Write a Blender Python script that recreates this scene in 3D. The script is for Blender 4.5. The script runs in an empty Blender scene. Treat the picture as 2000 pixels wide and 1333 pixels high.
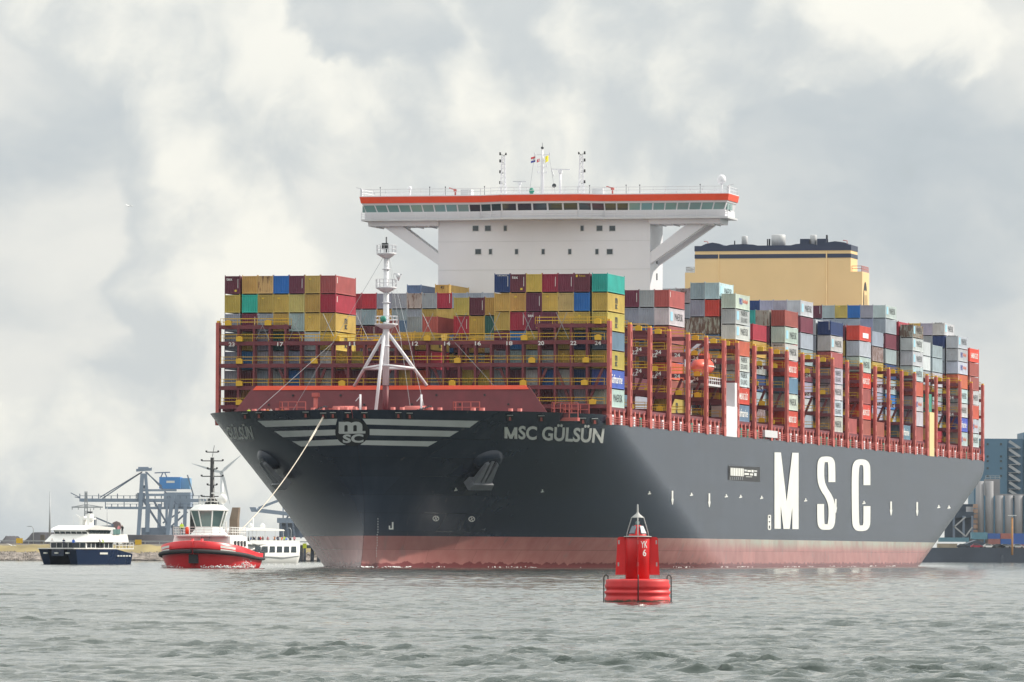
import bpy, bmesh, math, random
import numpy as np
from mathutils import Vector, Matrix
R = math.radians
random.seed(7)
rng = np.random.default_rng(11)
scene = bpy.context.scene
COL = scene.collection

# ------------------------------------------------------------------ camera
FPX = 12470.0            # focal length in pixels of the 2000 px wide photograph
CAM_H = 1.9
PITCH, ROLL = R(1.922), R(0.2)
cam_data = bpy.data.cameras.new('camera')
cam_data.sensor_width = 36.0
cam_data.lens = FPX / 2000.0 * 36.0
cam_data.clip_start = 1.0
cam_data.clip_end = 60000.0
cam = bpy.data.objects.new('camera', cam_data)
COL.objects.link(cam)
CAM_M = Matrix.Rotation(R(90) + PITCH, 4, 'X') @ Matrix.Rotation(ROLL, 4, 'Z')
cam.matrix_world = Matrix.Translation((0, 0, CAM_H)) @ CAM_M
scene.camera = cam
RM = np.array(CAM_M.to_3x3())

# ------------------------------------------------------------------ sun and sky
SUN_AZ, SUN_EL = R(14.9), R(36.0)      # azimuth from +X towards +Y
sun_dir = Vector((math.cos(SUN_AZ) * math.cos(SUN_EL), math.sin(SUN_AZ) * math.cos(SUN_EL), math.sin(SUN_EL)))
sl = bpy.data.lights.new('sun', 'SUN')
sl.energy = 4.8
sl.angle = R(0.6)
sl.color = (1.0, 0.93, 0.82)
so = bpy.data.objects.new('sun', sl)
COL.objects.link(so)
so.rotation_euler = sun_dir.to_track_quat('Z', 'Y').to_euler()
so.location = (300, 0, 300)

world = bpy.data.worlds.new('World')
scene.world = world
world.use_nodes = True
def build_world():
    nt = world.node_tree; N = nt.nodes; Lk = nt.links
    for n in list(N): N.remove(n)
    out = N.new('ShaderNodeOutputWorld'); bg = N.new('ShaderNodeBackground')
    bg.inputs['Strength'].default_value = 0.1
    Lk.new(bg.outputs[0], out.inputs[0])
    sky = N.new('ShaderNodeTexSky'); sky.sky_type = 'NISHITA'; sky.sun_disc = False
    sky.sun_elevation = SUN_EL; sky.sun_rotation = math.pi / 2 - SUN_AZ
    sky.air_density = 1.0; sky.dust_density = 2.0
    tc = N.new('ShaderNodeTexCoord')
    def vmath(op, a, b=None, scale=None):
        n = N.new('ShaderNodeVectorMath'); n.operation = op
        for i, v in enumerate((a, b)):
            if v is None: continue
            if isinstance(v, tuple): n.inputs[i].default_value = v
            else: Lk.new(v, n.inputs[i])
        if scale is not None: n.inputs['Scale'].default_value = scale
        return n.outputs[0]
    def math_(op, a, b=None, c=None):
        n = N.new('ShaderNodeMath'); n.operation = op
        for i, v in enumerate((a, b, c)):
            if v is None: continue
            if isinstance(v, (int, float)): n.inputs[i].default_value = v
            else: Lk.new(v, n.inputs[i])
        return n.outputs[0]
    def noise(vec, scale, detail, rough, dist=0.0, lac=2.0):
        n = N.new('ShaderNodeTexNoise'); n.noise_dimensions = '3D'
        Lk.new(vec, n.inputs['Vector'])
        n.inputs['Scale'].default_value = scale; n.inputs['Detail'].default_value = detail
        n.inputs['Roughness'].default_value = rough; n.inputs['Distortion'].default_value = dist
        n.inputs['Lacunarity'].default_value = lac
        return n.outputs['Fac']
    def ramp(fac, pts):
        n = N.new('ShaderNodeValToRGB'); Lk.new(fac, n.inputs[0])
        e = n.color_ramp.elements
        while len(e) < len(pts): e.new(0.5)
        for k, (p, c) in enumerate(pts):
            e[k].position = p; e[k].color = (c, c, c, 1) if isinstance(c, (int, float)) else (*c, 1)
        n.color_ramp.interpolation = 'EASE'
        return n.outputs[0]
    d0 = vmath('NORMALIZE', tc.outputs['Generated'])
    d = vmath('ADD', d0, SKY_OFFSET)
    def voro(vec, scale, detail, rough, smooth=0.6):
        n = N.new('ShaderNodeTexVoronoi'); n.feature = 'F1'; n.normalize = True
        Lk.new(vec, n.inputs['Vector']); n.inputs['Scale'].default_value = scale; n.inputs['Detail'].default_value = detail
        n.inputs['Roughness'].default_value = rough
        return n.outputs['Distance']
    # cumulus heaps: cauliflower lobes on the direction, lit on the side turned to the sun
    wn = N.new('ShaderNodeTexNoise'); wn.inputs['Scale'].default_value = 30.0; wn.inputs['Detail'].default_value = 5.0
    Lk.new(d, wn.inputs['Vector'])
    warp = vmath('SCALE', vmath('SUBTRACT', wn.outputs['Color'], (0.5, 0.5, 0.5)), None); warp.node.inputs['Scale'].default_value = 0.022
    dw = vmath('ADD', d, warp)
    sd = (0.0075, 0.0, 0.0060)
    def heaps(v):
        big = math_('SUBTRACT', noise(v, 11.0, 2.0, 0.5), 0.04)
        lob = math_('SUBTRACT', 1.0, voro(v, 34.0, 2.0, 0.5))
        puff = noise(v, 60.0, 7.0, 0.6)
        return math_('ADD', math_('ADD', math_('MULTIPLY', big, 0.95), math_('MULTIPLY', lob, 0.36)), math_('MULTIPLY', puff, 0.16))
    a = heaps(dw); b = heaps(vmath('ADD', dw, sd))
    cover = ramp(a, [(0.745, 0.0), (0.79, 1.0)])
    lit = ramp(math_('MULTIPLY_ADD', math_('SUBTRACT', a, b), 4.2, 0.5), [(0.22, 0.0), (0.80, 1.0)])
    wisps = noise(vmath('MULTIPLY', dw, (1.0, 1.0, 1.9)), 14.0, 7.0, 0.52, 0.2)
    def mixc(fac, A, B):
        n = N.new('ShaderNodeMix'); n.data_type = 'RGBA'
        if isinstance(fac, (int, float)): n.inputs[0].default_value = fac
        else: Lk.new(fac, n.inputs[0])
        for s, v in ((6, A), (7, B)):
            if isinstance(v, tuple): n.inputs[s].default_value = (*v, 1)
            else: Lk.new(v, n.inputs[s])
        return n.outputs[2]
    S = 10.9     # background strength is 0.1
    veil = mixc(ramp(wisps, [(0.34, 0.0), (0.66, 1.0)]), (0.46 * S, 0.505 * S, 0.53 * S), (0.72 * S, 0.72 * S, 0.68 * S))
    heap = mixc(lit, (0.52 * S, 0.555 * S, 0.565 * S), (0.86 * S, 0.845 * S, 0.765 * S))
    heap = mixc(0.22, heap, veil)
    cl = mixc(cover, veil, heap)
    # overcast skies are brighter towards the zenith
    sep = N.new('ShaderNodeSeparateXYZ'); Lk.new(d0, sep.inputs[0])
    up = math_('MAXIMUM', sep.outputs[2], 0.0)
    gain = math_('MULTIPLY_ADD', up, 1.25, 1.0)
    cl = vmath('SCALE', cl, None)
    Lk.new(gain, cl.node.inputs['Scale'])
    gap = ramp(wisps, [(0.26, 0.25), (0.38, 0.0)])
    col = mixc(gap, cl, sky.outputs[0])
    Lk.new(col, bg.inputs['Color'])
SKY_OFFSET = (3.36, 1.02, 0.172)
build_world()
world.cycles.sampling_method = 'MANUAL'
world.cycles.sample_map_resolution = 512
scene.view_settings.view_transform = 'Standard'
scene.view_settings.look = 'None'
scene.view_settings.exposure = 0.0
scene.view_settings.gamma = 1.0
scene.view_settings.use_curve_mapping = False

# ------------------------------------------------------------------ pixel helpers (2000 x 1333 photograph)
def rays(px, py):
    px = np.asarray(px, float); py = np.asarray(py, float)
    d = np.stack([(px - 1000) / FPX, (666.5 - py) / FPX, -np.ones_like(px)], -1)
    w = d @ RM.T
    return w / w[..., 1:2]          # per metre of Y
def at(px, py, Y):
    r = rays(px, py)
    return Vector((r[0] * Y, Y, CAM_H + r[2] * Y))
def gx(px, Y, py=1085): return float(rays(px, py)[0] * Y)

# ------------------------------------------------------------------ materials
MATS = {}
def nodes_of(m):
    nt = m.node_tree
    return nt, nt.nodes, nt.links, nt.nodes['Principled BSDF']
def paint(name, col, rough=0.5, var=0.12, scale=0.6, metallic=0.0, streak=0.0, streak_col=(0.12, 0.05, 0.025), spec=0.5, bump=0.0, coords='Object'):
    if name in MATS: return MATS[name]
    m = bpy.data.materials.new(name); m.use_nodes = True
    nt, N, L, P = nodes_of(m)
    P.inputs['Roughness'].default_value = rough; P.inputs['Metallic'].default_value = metallic
    P.inputs['Specular IOR Level'].default_value = spec
    tc = N.new('ShaderNodeTexCoord')
    no = N.new('ShaderNodeTexNoise'); no.inputs['Scale'].default_value = scale; no.inputs['Detail'].default_value = 6
    L.new(tc.outputs[coords], no.inputs['Vector'])
    mr = N.new('ShaderNodeMapRange'); mr.inputs[1].default_value = 0.3; mr.inputs[2].default_value = 0.7
    mr.inputs[3].default_value = 1 - var; mr.inputs[4].default_value = 1 + var
    L.new(no.outputs[0], mr.inputs[0])
    mx = N.new('ShaderNodeVectorMath'); mx.operation = 'SCALE'; mx.inputs[0].default_value = col
    L.new(mr.outputs[0], mx.inputs['Scale'])
    last = mx.outputs[0]
    if streak:
        mp = N.new('ShaderNodeMapping'); mp.inputs['Scale'].default_value = (2.2, 2.2, 0.18)
        L.new(tc.outputs[coords], mp.inputs[0])
        n2 = N.new('ShaderNodeTexNoise'); n2.inputs['Scale'].default_value = 1.0; n2.inputs['Detail'].default_value = 7
        n2.inputs['Roughness'].default_value = 0.65
        L.new(mp.outputs[0], n2.inputs['Vector'])
        r2 = N.new('ShaderNodeMapRange'); r2.inputs[1].default_value = 0.56; r2.inputs[2].default_value = 0.74
        r2.inputs[4].default_value = streak
        L.new(n2.outputs[0], r2.inputs[0])
        mc = N.new('ShaderNodeMix'); mc.data_type = 'RGBA'; mc.inputs[7].default_value = (*streak_col, 1)
        L.new(r2.outputs[0], mc.inputs[0]); L.new(last, mc.inputs[6]); last = mc.outputs[2]
    L.new(last, P.inputs['Base Color'])
    if bump:
        bp = N.new('ShaderNodeBump'); bp.inputs['Strength'].default_value = bump; bp.inputs['Distance'].default_value = 0.05
        L.new(no.outputs[0], bp.inputs['Height']); L.new(bp.outputs[0], P.inputs['Normal'])
    MATS[name] = m
    return m

# ------------------------------------------------------------------ mesh builder
class MB:
    def __init__(s): s.v = []; s.f = []; s.mi = []; s.sm = []
    def add(s, vs, fs, mi=0, smooth=False):
        o = len(s.v); s.v += [tuple(v) for v in vs]
        for f in fs: s.f.append([o + i for i in f]); s.mi.append(mi); s.sm.append(smooth)
        return s
    def box(s, a, b, mi=0):
        (x0, y0, z0), (x1, y1, z1) = a, b
        x0, x1 = min(x0, x1), max(x0, x1); y0, y1 = min(y0, y1), max(y0, y1); z0, z1 = min(z0, z1), max(z0, z1)
        return s.add([(x0, y0, z0), (x1, y0, z0), (x1, y1, z0), (x0, y1, z0), (x0, y0, z1), (x1, y0, z1), (x1, y1, z1), (x0, y1, z1)],
                     [(3, 2, 1, 0), (4, 5, 6, 7), (0, 1, 5, 4), (1, 2, 6, 5), (2, 3, 7, 6), (3, 0, 4, 7)], mi)
    def cbox(s, c, d, mi=0):
        return s.box([c[i] - d[i] / 2 for i in range(3)], [c[i] + d[i] / 2 for i in range(3)], mi)
    def beam(s, p, q, w, h=None, mi=0):
        """rectangular bar from p to q"""
        h = h or w; p = Vector(p); q = Vector(q); d = (q - p).normalized()
        u = d.cross(Vector((0, 0, 1)))
        if u.length < 1e-4: u = Vector((1, 0, 0))
        u.normalize(); v = u.cross(d).normalized()
        vs = []
        for e in (p, q):
            for (a, b) in ((-1, -1), (1, -1), (1, 1), (-1, 1)): vs.append(e + u * a * w / 2 + v * b * h / 2)
        return s.add(vs, [(0, 1, 2, 3), (7, 6, 5, 4), (1, 0, 4, 5), (2, 1, 5, 6), (3, 2, 6, 7), (0, 3, 7, 4)], mi)
    def tube(s, pts, r, n=8, mi=0, cap=True):
        pts = [Vector(p) for p in pts]; k = len(pts)
        rr = r if isinstance(r, (list, tuple)) else [r] * k
        o = len(s.v); ref = None
        for i in range(k):
            d = (pts[min(i + 1, k - 1)] - pts[max(i - 1, 0)]).normalized()
            if ref is None:
                ref = d.cross(Vector((0, 0, 1)))
                if ref.length < 1e-3: ref = Vector((1, 0, 0))
            u = (ref - d * ref.dot(d))
            if u.length < 1e-4: u = d.orthogonal()
            u.normalize(); ref = u; w = d.cross(u)
            for j in range(n):
                a = 2 * math.pi * j / n
                s.v.append(tuple(pts[i] + (u * math.cos(a) + w * math.sin(a)) * rr[i]))
        for i in range(k - 1):
            for j in range(n):
                s.f.append([o + i * n + j, o + i * n + (j + 1) % n, o + (i + 1) * n + (j + 1) % n, o + (i + 1) * n + j]); s.mi.append(mi); s.sm.append(n > 5)
        if cap:
            s.f.append([o + j for j in range(n)][::-1]); s.mi.append(mi); s.sm.append(False)
            s.f.append([o + (k - 1) * n + j for j in range(n)]); s.mi.append(mi); s.sm.append(False)
        return s
    def lathe(s, c, prof, n=20, mi=0, smooth=True):
        o = len(s.v); k = len(prof)
        for (r, z) in prof:
            for j in range(n):
                a = 2 * math.pi * j / n
                s.v.append((c[0] + r * math.cos(a), c[1] + r * math.sin(a), c[2] + z))
        for i in range(k - 1):
            for j in range(n):
                s.f.append([o + i * n + j, o + i * n + (j + 1) % n, o + (i + 1) * n + (j + 1) % n, o + (i + 1) * n + j]); s.mi.append(mi); s.sm.append(smooth)
        s.f.append([o + j for j in range(n)][::-1]); s.mi.append(mi); s.sm.append(False)
        s.f.append([o + (k - 1) * n + j for j in range(n)]); s.mi.append(mi); s.sm.append(False)
        return s
    def prism(s, poly, axis, a, b, mi=0):
        """closed 2-D polygon extruded along axis (0 x, 1 y, 2 z) from a to b"""
        n = len(poly)
        def P(p, h):
            return {0: (h, p[0], p[1]), 1: (p[0], h, p[1]), 2: (p[0], p[1], h)}[axis]
        vs = [P(p, a) for p in poly] + [P(p, b) for p in poly]
        fs = [tuple(range(n))[::-1], tuple(range(n, 2 * n))] + [(i, (i + 1) % n, n + (i + 1) % n, n + i) for i in range(n)]
        return s.add(vs, fs, mi)
    def loft(s, rings, mi=0, closed=True, cap=True, smooth=True):
        n = len(rings[0]); o = len(s.v)
        for r in rings: s.v += [tuple(p) for p in r]
        m = n if closed else n - 1
        for i in range(len(rings) - 1):
            for j in range(m):
                s.f.append([o + i * n + j, o + i * n + (j + 1) % n, o + (i + 1) * n + (j + 1) % n, o + (i + 1) * n + j]); s.mi.append(mi); s.sm.append(smooth)
        if cap:
            s.f.append([o + j for j in range(n)][::-1]); s.mi.append(mi); s.sm.append(False)
            e = o + (len(rings) - 1) * n
            s.f.append([e + j for j in range(n)]); s.mi.append(mi); s.sm.append(False)
        return s
    def mesh(s, name, mats):
        me = bpy.data.meshes.new(name)
        me.from_pydata(s.v, [], s.f)
        mats = mats if isinstance(mats, (list, tuple)) else [mats]
        for m in mats: me.materials.append(m)
        me.polygons.foreach_set('material_index', s.mi)
        me.polygons.foreach_set('use_smooth', s.sm)
        me.update()
        bm = bmesh.new(); bm.from_mesh(me); bmesh.ops.recalc_face_normals(bm, faces=bm.faces); bm.to_mesh(me); bm.free()
        return me
    def build(s, name, mats, parent=None):
        return link(name, s.mesh(name, mats), parent)
def link(name, data, parent=None):
    o = bpy.data.objects.new(name, data); COL.objects.link(o)
    if parent: o.parent = parent
    return o
def empty(name, loc=(0, 0, 0), rz=0.0, parent=None):
    o = bpy.data.objects.new(name, None); COL.objects.link(o)
    o.location = loc; o.rotation_euler = (0, 0, rz); o.empty_display_size = 1.0
    if parent: o.parent = parent
    return o
def tag(o, label=None, cat=None, group=None, kind=None):
    if label: o['label'] = label
    if cat: o['category'] = cat
    if group: o['group'] = group
    if kind: o['kind'] = kind
    return o
def copy_tree(o, parent=None):
    c = o.copy(); COL.objects.link(c); c.parent = parent
    for ch in [x for x in bpy.data.objects if x.parent == o]: copy_tree(ch, c)
    return c
def rail(mb, pts, h=1.1, post=1.5, bars=(1.1, 0.72, 0.36), r=0.03, mi=0, up=True):
    """handrail along a polyline"""
    pts = [Vector(p) for p in pts]
    for a, b in zip(pts[:-1], pts[1:]):
        for z in bars: mb.beam(a + Vector((0, 0, z)), b + Vector((0, 0, z)), r * 2, mi=mi)
        n = max(1, int((b - a).length / post))
        for i in range(n + 1):
            p = a.lerp(b, i / n); mb.beam(p, p + Vector((0, 0, h)), r * 2, mi=mi)
# text as mesh in its own plane (x right, y up), baseline left at 0
TEXT = {}
def text_bm(body, bold=0.0, cut=None, shear=0.0):
    cu = bpy.data.curves.new('text', 'FONT'); cu.body = body; cu.offset = bold; cu.shear = shear; cu.resolution_u = 4
    o = bpy.data.objects.new('text', cu); COL.objects.link(o)
    dg = bpy.context.evaluated_depsgraph_get()
    me = bpy.data.meshes.new_from_object(o.evaluated_get(dg))
    bpy.data.objects.remove(o); bpy.data.curves.remove(cu)
    bm = bmesh.new(); bm.from_mesh(me); bpy.data.meshes.remove(me)
    xs = [v.co.x for v in bm.verts]; ys = [v.co.y for v in bm.verts]
    x0, x1, y0, y1 = min(xs), max(xs), min(ys), max(ys)
    for v in bm.verts:          # unit box
        v.co.x = (v.co.x - x0) / (x1 - x0); v.co.y = (v.co.y - y0) / (y1 - y0); v.co.z = 0
    if cut:
        nx, ny = cut
        for i in range(1, nx):
            bmesh.ops.bisect_plane(bm, geom=bm.verts[:] + bm.edges[:] + bm.faces[:], plane_co=(i / nx, 0, 0), plane_no=(1, 0, 0))
        for i in range(1, ny):
            bmesh.ops.bisect_plane(bm, geom=bm.verts[:] + bm.edges[:] + bm.faces[:], plane_co=(0, i / ny, 0), plane_no=(0, 1, 0))
    return bm
def text_mesh(name, body, fn, mat, bold=0.0, cut=None, shear=0.0):
    """fn maps unit-box coordinates to a point"""
    bm = text_bm(body, bold, cut, shear)
    for v in bm.verts: v.co = Vector(fn(v.co.x, v.co.y))
    me = bpy.data.meshes.new(name); bm.to_mesh(me); bm.free(); me.materials.append(mat)
    return me

def mark_mesh(name, fn, mat, words=((0.0, 0.45), (0.52, 1.0)), n=6):
    """writing too small to read in the photograph: plain painted strips"""
    mb = MB()
    for a, b in words:
        for i in range(n):
            u0, u1 = a + (b - a) * i / n, a + (b - a) * (i + 1) / n
            mb.add([fn(u0, 0), fn(u1, 0), fn(u1, 1), fn(u0, 1)], [(0, 1, 2, 3)])
    me = bpy.data.meshes.new(name); me.from_pydata(mb.v, [], mb.f); me.materials.append(mat); me.update()
    return me
# ------------------------------------------------------------------ water
def build_water():
    ys = [-500.0, -200, -60, -10, 10, 25, 40]
    y = 55.0
    while y < 1500: ys.append(y); y += 0.0009 * (y + 60)
    while y < 5700: ys.append(y); y *= 1.02
    ys.append(5760.0)
    ys = np.array(ys)
    da = 0.0008
    core = np.arange(-0.096, 0.096 + 1e-9, da)
    side = 0.096 * (4.8 ** (np.arange(1, 25) / 24.0))
    a = np.concatenate([-side[::-1], core, side])
    base = np.maximum(ys, 0) + 60 + np.where(ys < 0, 400, 0)
    X = base[:, None] * a[None, :]
    Yg = np.repeat(ys[:, None], len(a), 1)
    dy = np.gradient(ys)
    dxa = np.gradient(a)
    sp = np.maximum(dy[:, None] * 0.8, base[:, None] * dxa[None, :])
    Z = np.zeros_like(X); DX = np.zeros_like(X); DY = np.zeros_like(X)
    lam = np.exp(np.linspace(math.log(0.30), math.log(4.2), 84))
    # gusts: patches of rougher and calmer water
    gust = np.zeros_like(X)
    for L_ in (7, 11, 17, 27, 43):
        th = rng.uniform(0, 6.28); gust += np.sin(2 * math.pi / L_ * (math.cos(th) * X + math.sin(th) * Yg * 0.6) + rng.uniform(0, 6.28))
    gust = 0.85 + 0.35 * np.clip(gust / 2.2, -1, 1.3)
    for L_ in lam:
        th = rng.normal(R(75), 0.5)          # crests run across the view, a little oblique
        k = 2 * math.pi / L_
        kx, ky = k * math.cos(th), k * math.sin(th)
        steep = 0.060 * (1.0 if L_ < 0.75 else (0.75 / L_) ** 1.45)
        amp = steep / k * rng.uniform(0.5, 1.4)
        ph = rng.uniform(0, 2 * math.pi)
        w = np.clip((L_ / sp - 2.0) / 1.6, 0, 1)
        th2 = rng.uniform(0, 6.28); kg = k / rng.uniform(4, 7)
        mod = np.clip(1 + 1.1 * np.sin(kg * (math.cos(th2) * X + math.sin(th2) * Yg) + rng.uniform(0, 6.28)), 0, 3)
        arg = kx * X + ky * Yg + ph
        A = amp * w * mod * gust
        Z += A * np.sin(arg)
        DX += 0.9 * A * math.cos(th) * np.cos(arg)
        DY += 0.9 * A * math.sin(th) * np.cos(arg)
    P = np.stack([X + DX, Yg + DY, Z], -1).reshape(-1, 3)
    nr, nc = X.shape
    idx = np.arange(nr * nc).reshape(nr, nc)
    q = np.stack([idx[:-1, :-1], idx[:-1, 1:], idx[1:, 1:], idx[1:, :-1]], -1).reshape(-1, 4)
    me = bpy.data.meshes.new('water')
    me.vertices.add(len(P)); me.vertices.foreach_set('co', P.ravel())
    me.loops.add(q.size); me.loops.foreach_set('vertex_index', q.ravel().astype(np.int32))
    me.polygons.add(len(q)); me.polygons.foreach_set('loop_start', np.arange(0, q.size, 4, dtype=np.int32))
    me.polygons.foreach_set('use_smooth', np.ones(len(q), bool))
    me.update(calc_edges=True)
    m = bpy.data.materials.new('river_water'); m.use_nodes = True
    nt, N, L, Pn = nodes_of(m)
    Pn.inputs['Base Color'].default_value = (0.035, 0.05, 0.044, 1)
    Pn.inputs['Roughness'].default_value = 0.05; Pn.inputs['IOR'].default_value = 1.333
    tc = N.new('ShaderNodeTexCoord')
    no = N.new('ShaderNodeTexNoise'); no.inputs['Scale'].default_value = 3.0; no.inputs['Detail'].default_value = 4
    no.inputs['Roughness'].default_value = 0.6
    L.new(tc.outputs['Object'], no.inputs['Vector'])
    bp = N.new('ShaderNodeBump'); bp.inputs['Strength'].default_value = 0.5; bp.inputs['Distance'].default_value = 0.10
    n2 = N.new('ShaderNodeTexNoise'); n2.inputs['Scale'].default_value = 0.11; n2.inputs['Detail'].default_value = 6; n2.inputs['Roughness'].default_value = 0.65
    L.new(tc.outputs['Object'], n2.inputs['Vector'])
    mr = N.new('ShaderNodeMapRange'); mr.inputs[1].default_value = 0.38; mr.inputs[2].default_value = 0.62; mr.inputs[3].default_value = 0.12; mr.inputs[4].default_value = 0.8
    L.new(n2.outputs[0], mr.inputs[0]); L.new(mr.outputs[0], bp.inputs['Strength'])
    L.new(no.outputs[0], bp.inputs['Height']); L.new(bp.outputs[0], Pn.inputs['Normal'])
    me.materials.append(m)
    return tag(link('water', me), 'choppy grey green harbour water', kind='structure')
build_water()

# ------------------------------------------------------------------ haze
def build_haze():
    mb = MB().box((-2900, -620, -3.0), (2900, 6000, 92))
    m = bpy.data.materials.new('haze_air'); m.use_nodes = True
    nt = m.node_tree
    for n in list(nt.nodes): nt.nodes.remove(n)
    out = nt.nodes.new('ShaderNodeOutputMaterial'); pv = nt.nodes.new('ShaderNodeVolumePrincipled')
    pv.inputs['Color'].default_value = (0.80, 0.89, 1.0, 1)
    pv.inputs['Density'].default_value = 0.00002
    pv.inputs['Anisotropy'].default_value = 0.2
    nt.links.new(pv.outputs[0], out.inputs['Volume'])
    o = mb.build('haze', m)
    tag(o, 'thin pale blue haze in the harbour air', kind='stuff')
HAZE = True
if HAZE: build_haze()

# ------------------------------------------------------------------ ship frame: x aft from first lashing bridge, y starboard, z above water
TH = 0.2292
P_BAY = 14.8; GAP_HOUSE = 11.36; GAP_FUNNEL = 10.73
SHIP_X = 14.60 - 30.5 * math.cos(TH); SHIP_Y = 962.7 + 30.5 * math.sin(TH)
POST = [0.0]
for i in range(1, 26): POST.append(POST[-1] + (GAP_HOUSE if i == 7 else GAP_FUNNEL if i == 21 else P_BAY))
S_END = POST[-1] + 1.6
SHIP = empty('container_ship', (SHIP_X, SHIP_Y, 0), math.pi / 2 - TH)
tag(SHIP, 'huge dark navy container ship with cream funnel and white bridge, loaded with containers', 'ship')
SHIP_MW = Matrix.Translation((SHIP_X, SHIP_Y, 0)) @ Matrix.Rotation(math.pi / 2 - TH, 4, 'Z')
def to_world(s, y, z): return SHIP_MW @ Vector((s, y, z))
HALF = 30.7
Z_DECK = 21.7; Z_BOW = 23.1
_sz = np.array([-3, 0, 1.2, 2.5, 4.0, 5.5, 8, 11, 15, 19, 23.2])
_ss = np.array([-32, -31.0, -30.4, -29.9, -29.5, -29.2, -29.0, -29.3, -31.2, -33.9, -36.8])
def stem(z): return np.interp(z, _sz, _ss)
def hb(s, z):
    """half breadth of the hull"""
    s = np.asarray(s, float); z = np.asarray(z, float)
    w = np.clip(z / 23.1, 0, 1)
    Le = 122 + (41 - 122) * w ** 0.85
    p = 1.75 + 0.35 * w
    q = 1.0 + 1.05 * w ** 1.6
    u = np.clip((s - stem(z)) / Le, 0, 1)
    b = HALF * (1 - (1 - u) ** p) ** (1 / q)
    b = np.minimum(b, HALF)
    # run to the stern
    sa = 276 + np.clip(z, 0, 30) * 4.35
    v = np.clip((s - sa) / 120.0, 0, 1)
    b = b * (1 - v ** 1.7 * 1.6).clip(0.0, 1)
    return b
def ship_local(Pw):
    d = np.asarray(Pw) - np.array([SHIP_X, SHIP_Y, 0])
    c, sn = math.cos(math.pi / 2 - TH), math.sin(math.pi / 2 - TH)
    return np.stack([d[..., 0] * c + d[..., 1] * sn, -d[..., 0] * sn + d[..., 1] * c, d[..., 2]], -1)
def hull_hit(px, py, lift=0.05):
    """points of the hull seen at photo pixels, in ship coordinates, lifted off the plating"""
    px = np.atleast_1d(np.asarray(px, float)); py = np.atleast_1d(np.asarray(py, float))
    r = rays(px, py)
    Ys = np.arange(905, 1345, 0.5)
    o = np.array([0, 0, CAM_H])
    L = ship_local(o + r[:, None, :] * Ys[None, :, None])
    f = np.abs(L[..., 1]) - hb(L[..., 0], L[..., 2])
    f = np.where((L[..., 0] < stem(L[..., 2])) | (L[..., 0] > S_END), 9.0, f)
    ins = f < 0
    i = np.argmax(ins, 1); i = np.where(ins.any(1), i, 1); i = np.maximum(i, 1)
    lo = Ys[i - 1]; hi = Ys[i]
    for _ in range(18):
        m = (lo + hi) / 2
        l = ship_local(o + r * m[:, None])
        g = (np.abs(l[:, 1]) - hb(l[:, 0], l[:, 2]) < 0) & (l[:, 0] > stem(l[:, 2]))
        hi = np.where(g, m, hi); lo = np.where(g, lo, m)
    l = ship_local(o + r * hi[:, None])
    s, y, z = l.T
    e = 0.2
    ds = (hb(s + e, z) - hb(s - e, z)) / (2 * e); dz = (hb(s, z + e) - hb(s, z - e)) / (2 * e)
    sg = np.sign(y)
    n = np.stack([-ds, sg, -dz], -1); n /= np.linalg.norm(n, axis=1)[:, None]
    return l + n * lift

# ---- materials of the ship
M_white = paint('ship_white', (0.69, 0.69, 0.725), 0.45, 0.03, 0.2, streak=0.06, streak_col=(0.45, 0.40, 0.34))
M_grey = paint('pale_grey', (0.55, 0.56, 0.58), 0.5, 0.06)
M_maroon = paint('oxide_red', (0.15, 0.024, 0.034), 0.55, 0.16, 0.5, streak=0.15, streak_col=(0.16, 0.06, 0.05))
M_red_lit = paint('post_red', (0.46, 0.105, 0.09), 0.55, 0.10, 0.5, streak=0.12, streak_col=(0.22, 0.08, 0.06))  # sunlit copy of the oxide red, its brightness put into the base colour
M_orange = paint('orange_red', (0.78, 0.075, 0.022), 0.45, 0.05)
M_yellow = paint('safety_yellow', (0.68, 0.42, 0.02), 0.5, 0.1)
M_cream = paint('funnel_cream', (0.76, 0.54, 0.27), 0.5, 0.04, 0.15, streak=0.05, streak_col=(0.4, 0.28, 0.14))
M_navy = paint('band_navy', (0.022, 0.035, 0.075), 0.45, 0.06)
M_black = paint('black_paint', (0.012, 0.013, 0.016), 0.5, 0.1)
M_dark = paint('dark_steel', (0.04, 0.045, 0.055), 0.45, 0.15)
M_steel = paint('galvanised', (0.36, 0.38, 0.40), 0.45, 0.12, metallic=0.3)
M_letter = paint('letter_white', (0.70, 0.71, 0.68), 0.5, 0.05, 0.4)
M_stripe = paint('bow_stripe', (0.60, 0.62, 0.62), 0.5, 0.06, 0.4)
M_green = paint('green_paint', (0.02, 0.24, 0.17), 0.45, 0.1)
M_glass = paint('window_glass', (0.02, 0.035, 0.045), 0.08, 0.05, spec=0.8)
M_glass_l = paint('tinted_glass', (0.17, 0.30, 0.29), 0.12, 0.08, 0.2, spec=0.7)
M_rope = paint('rope', (0.68, 0.60, 0.50), 0.8, 0.15)
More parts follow.
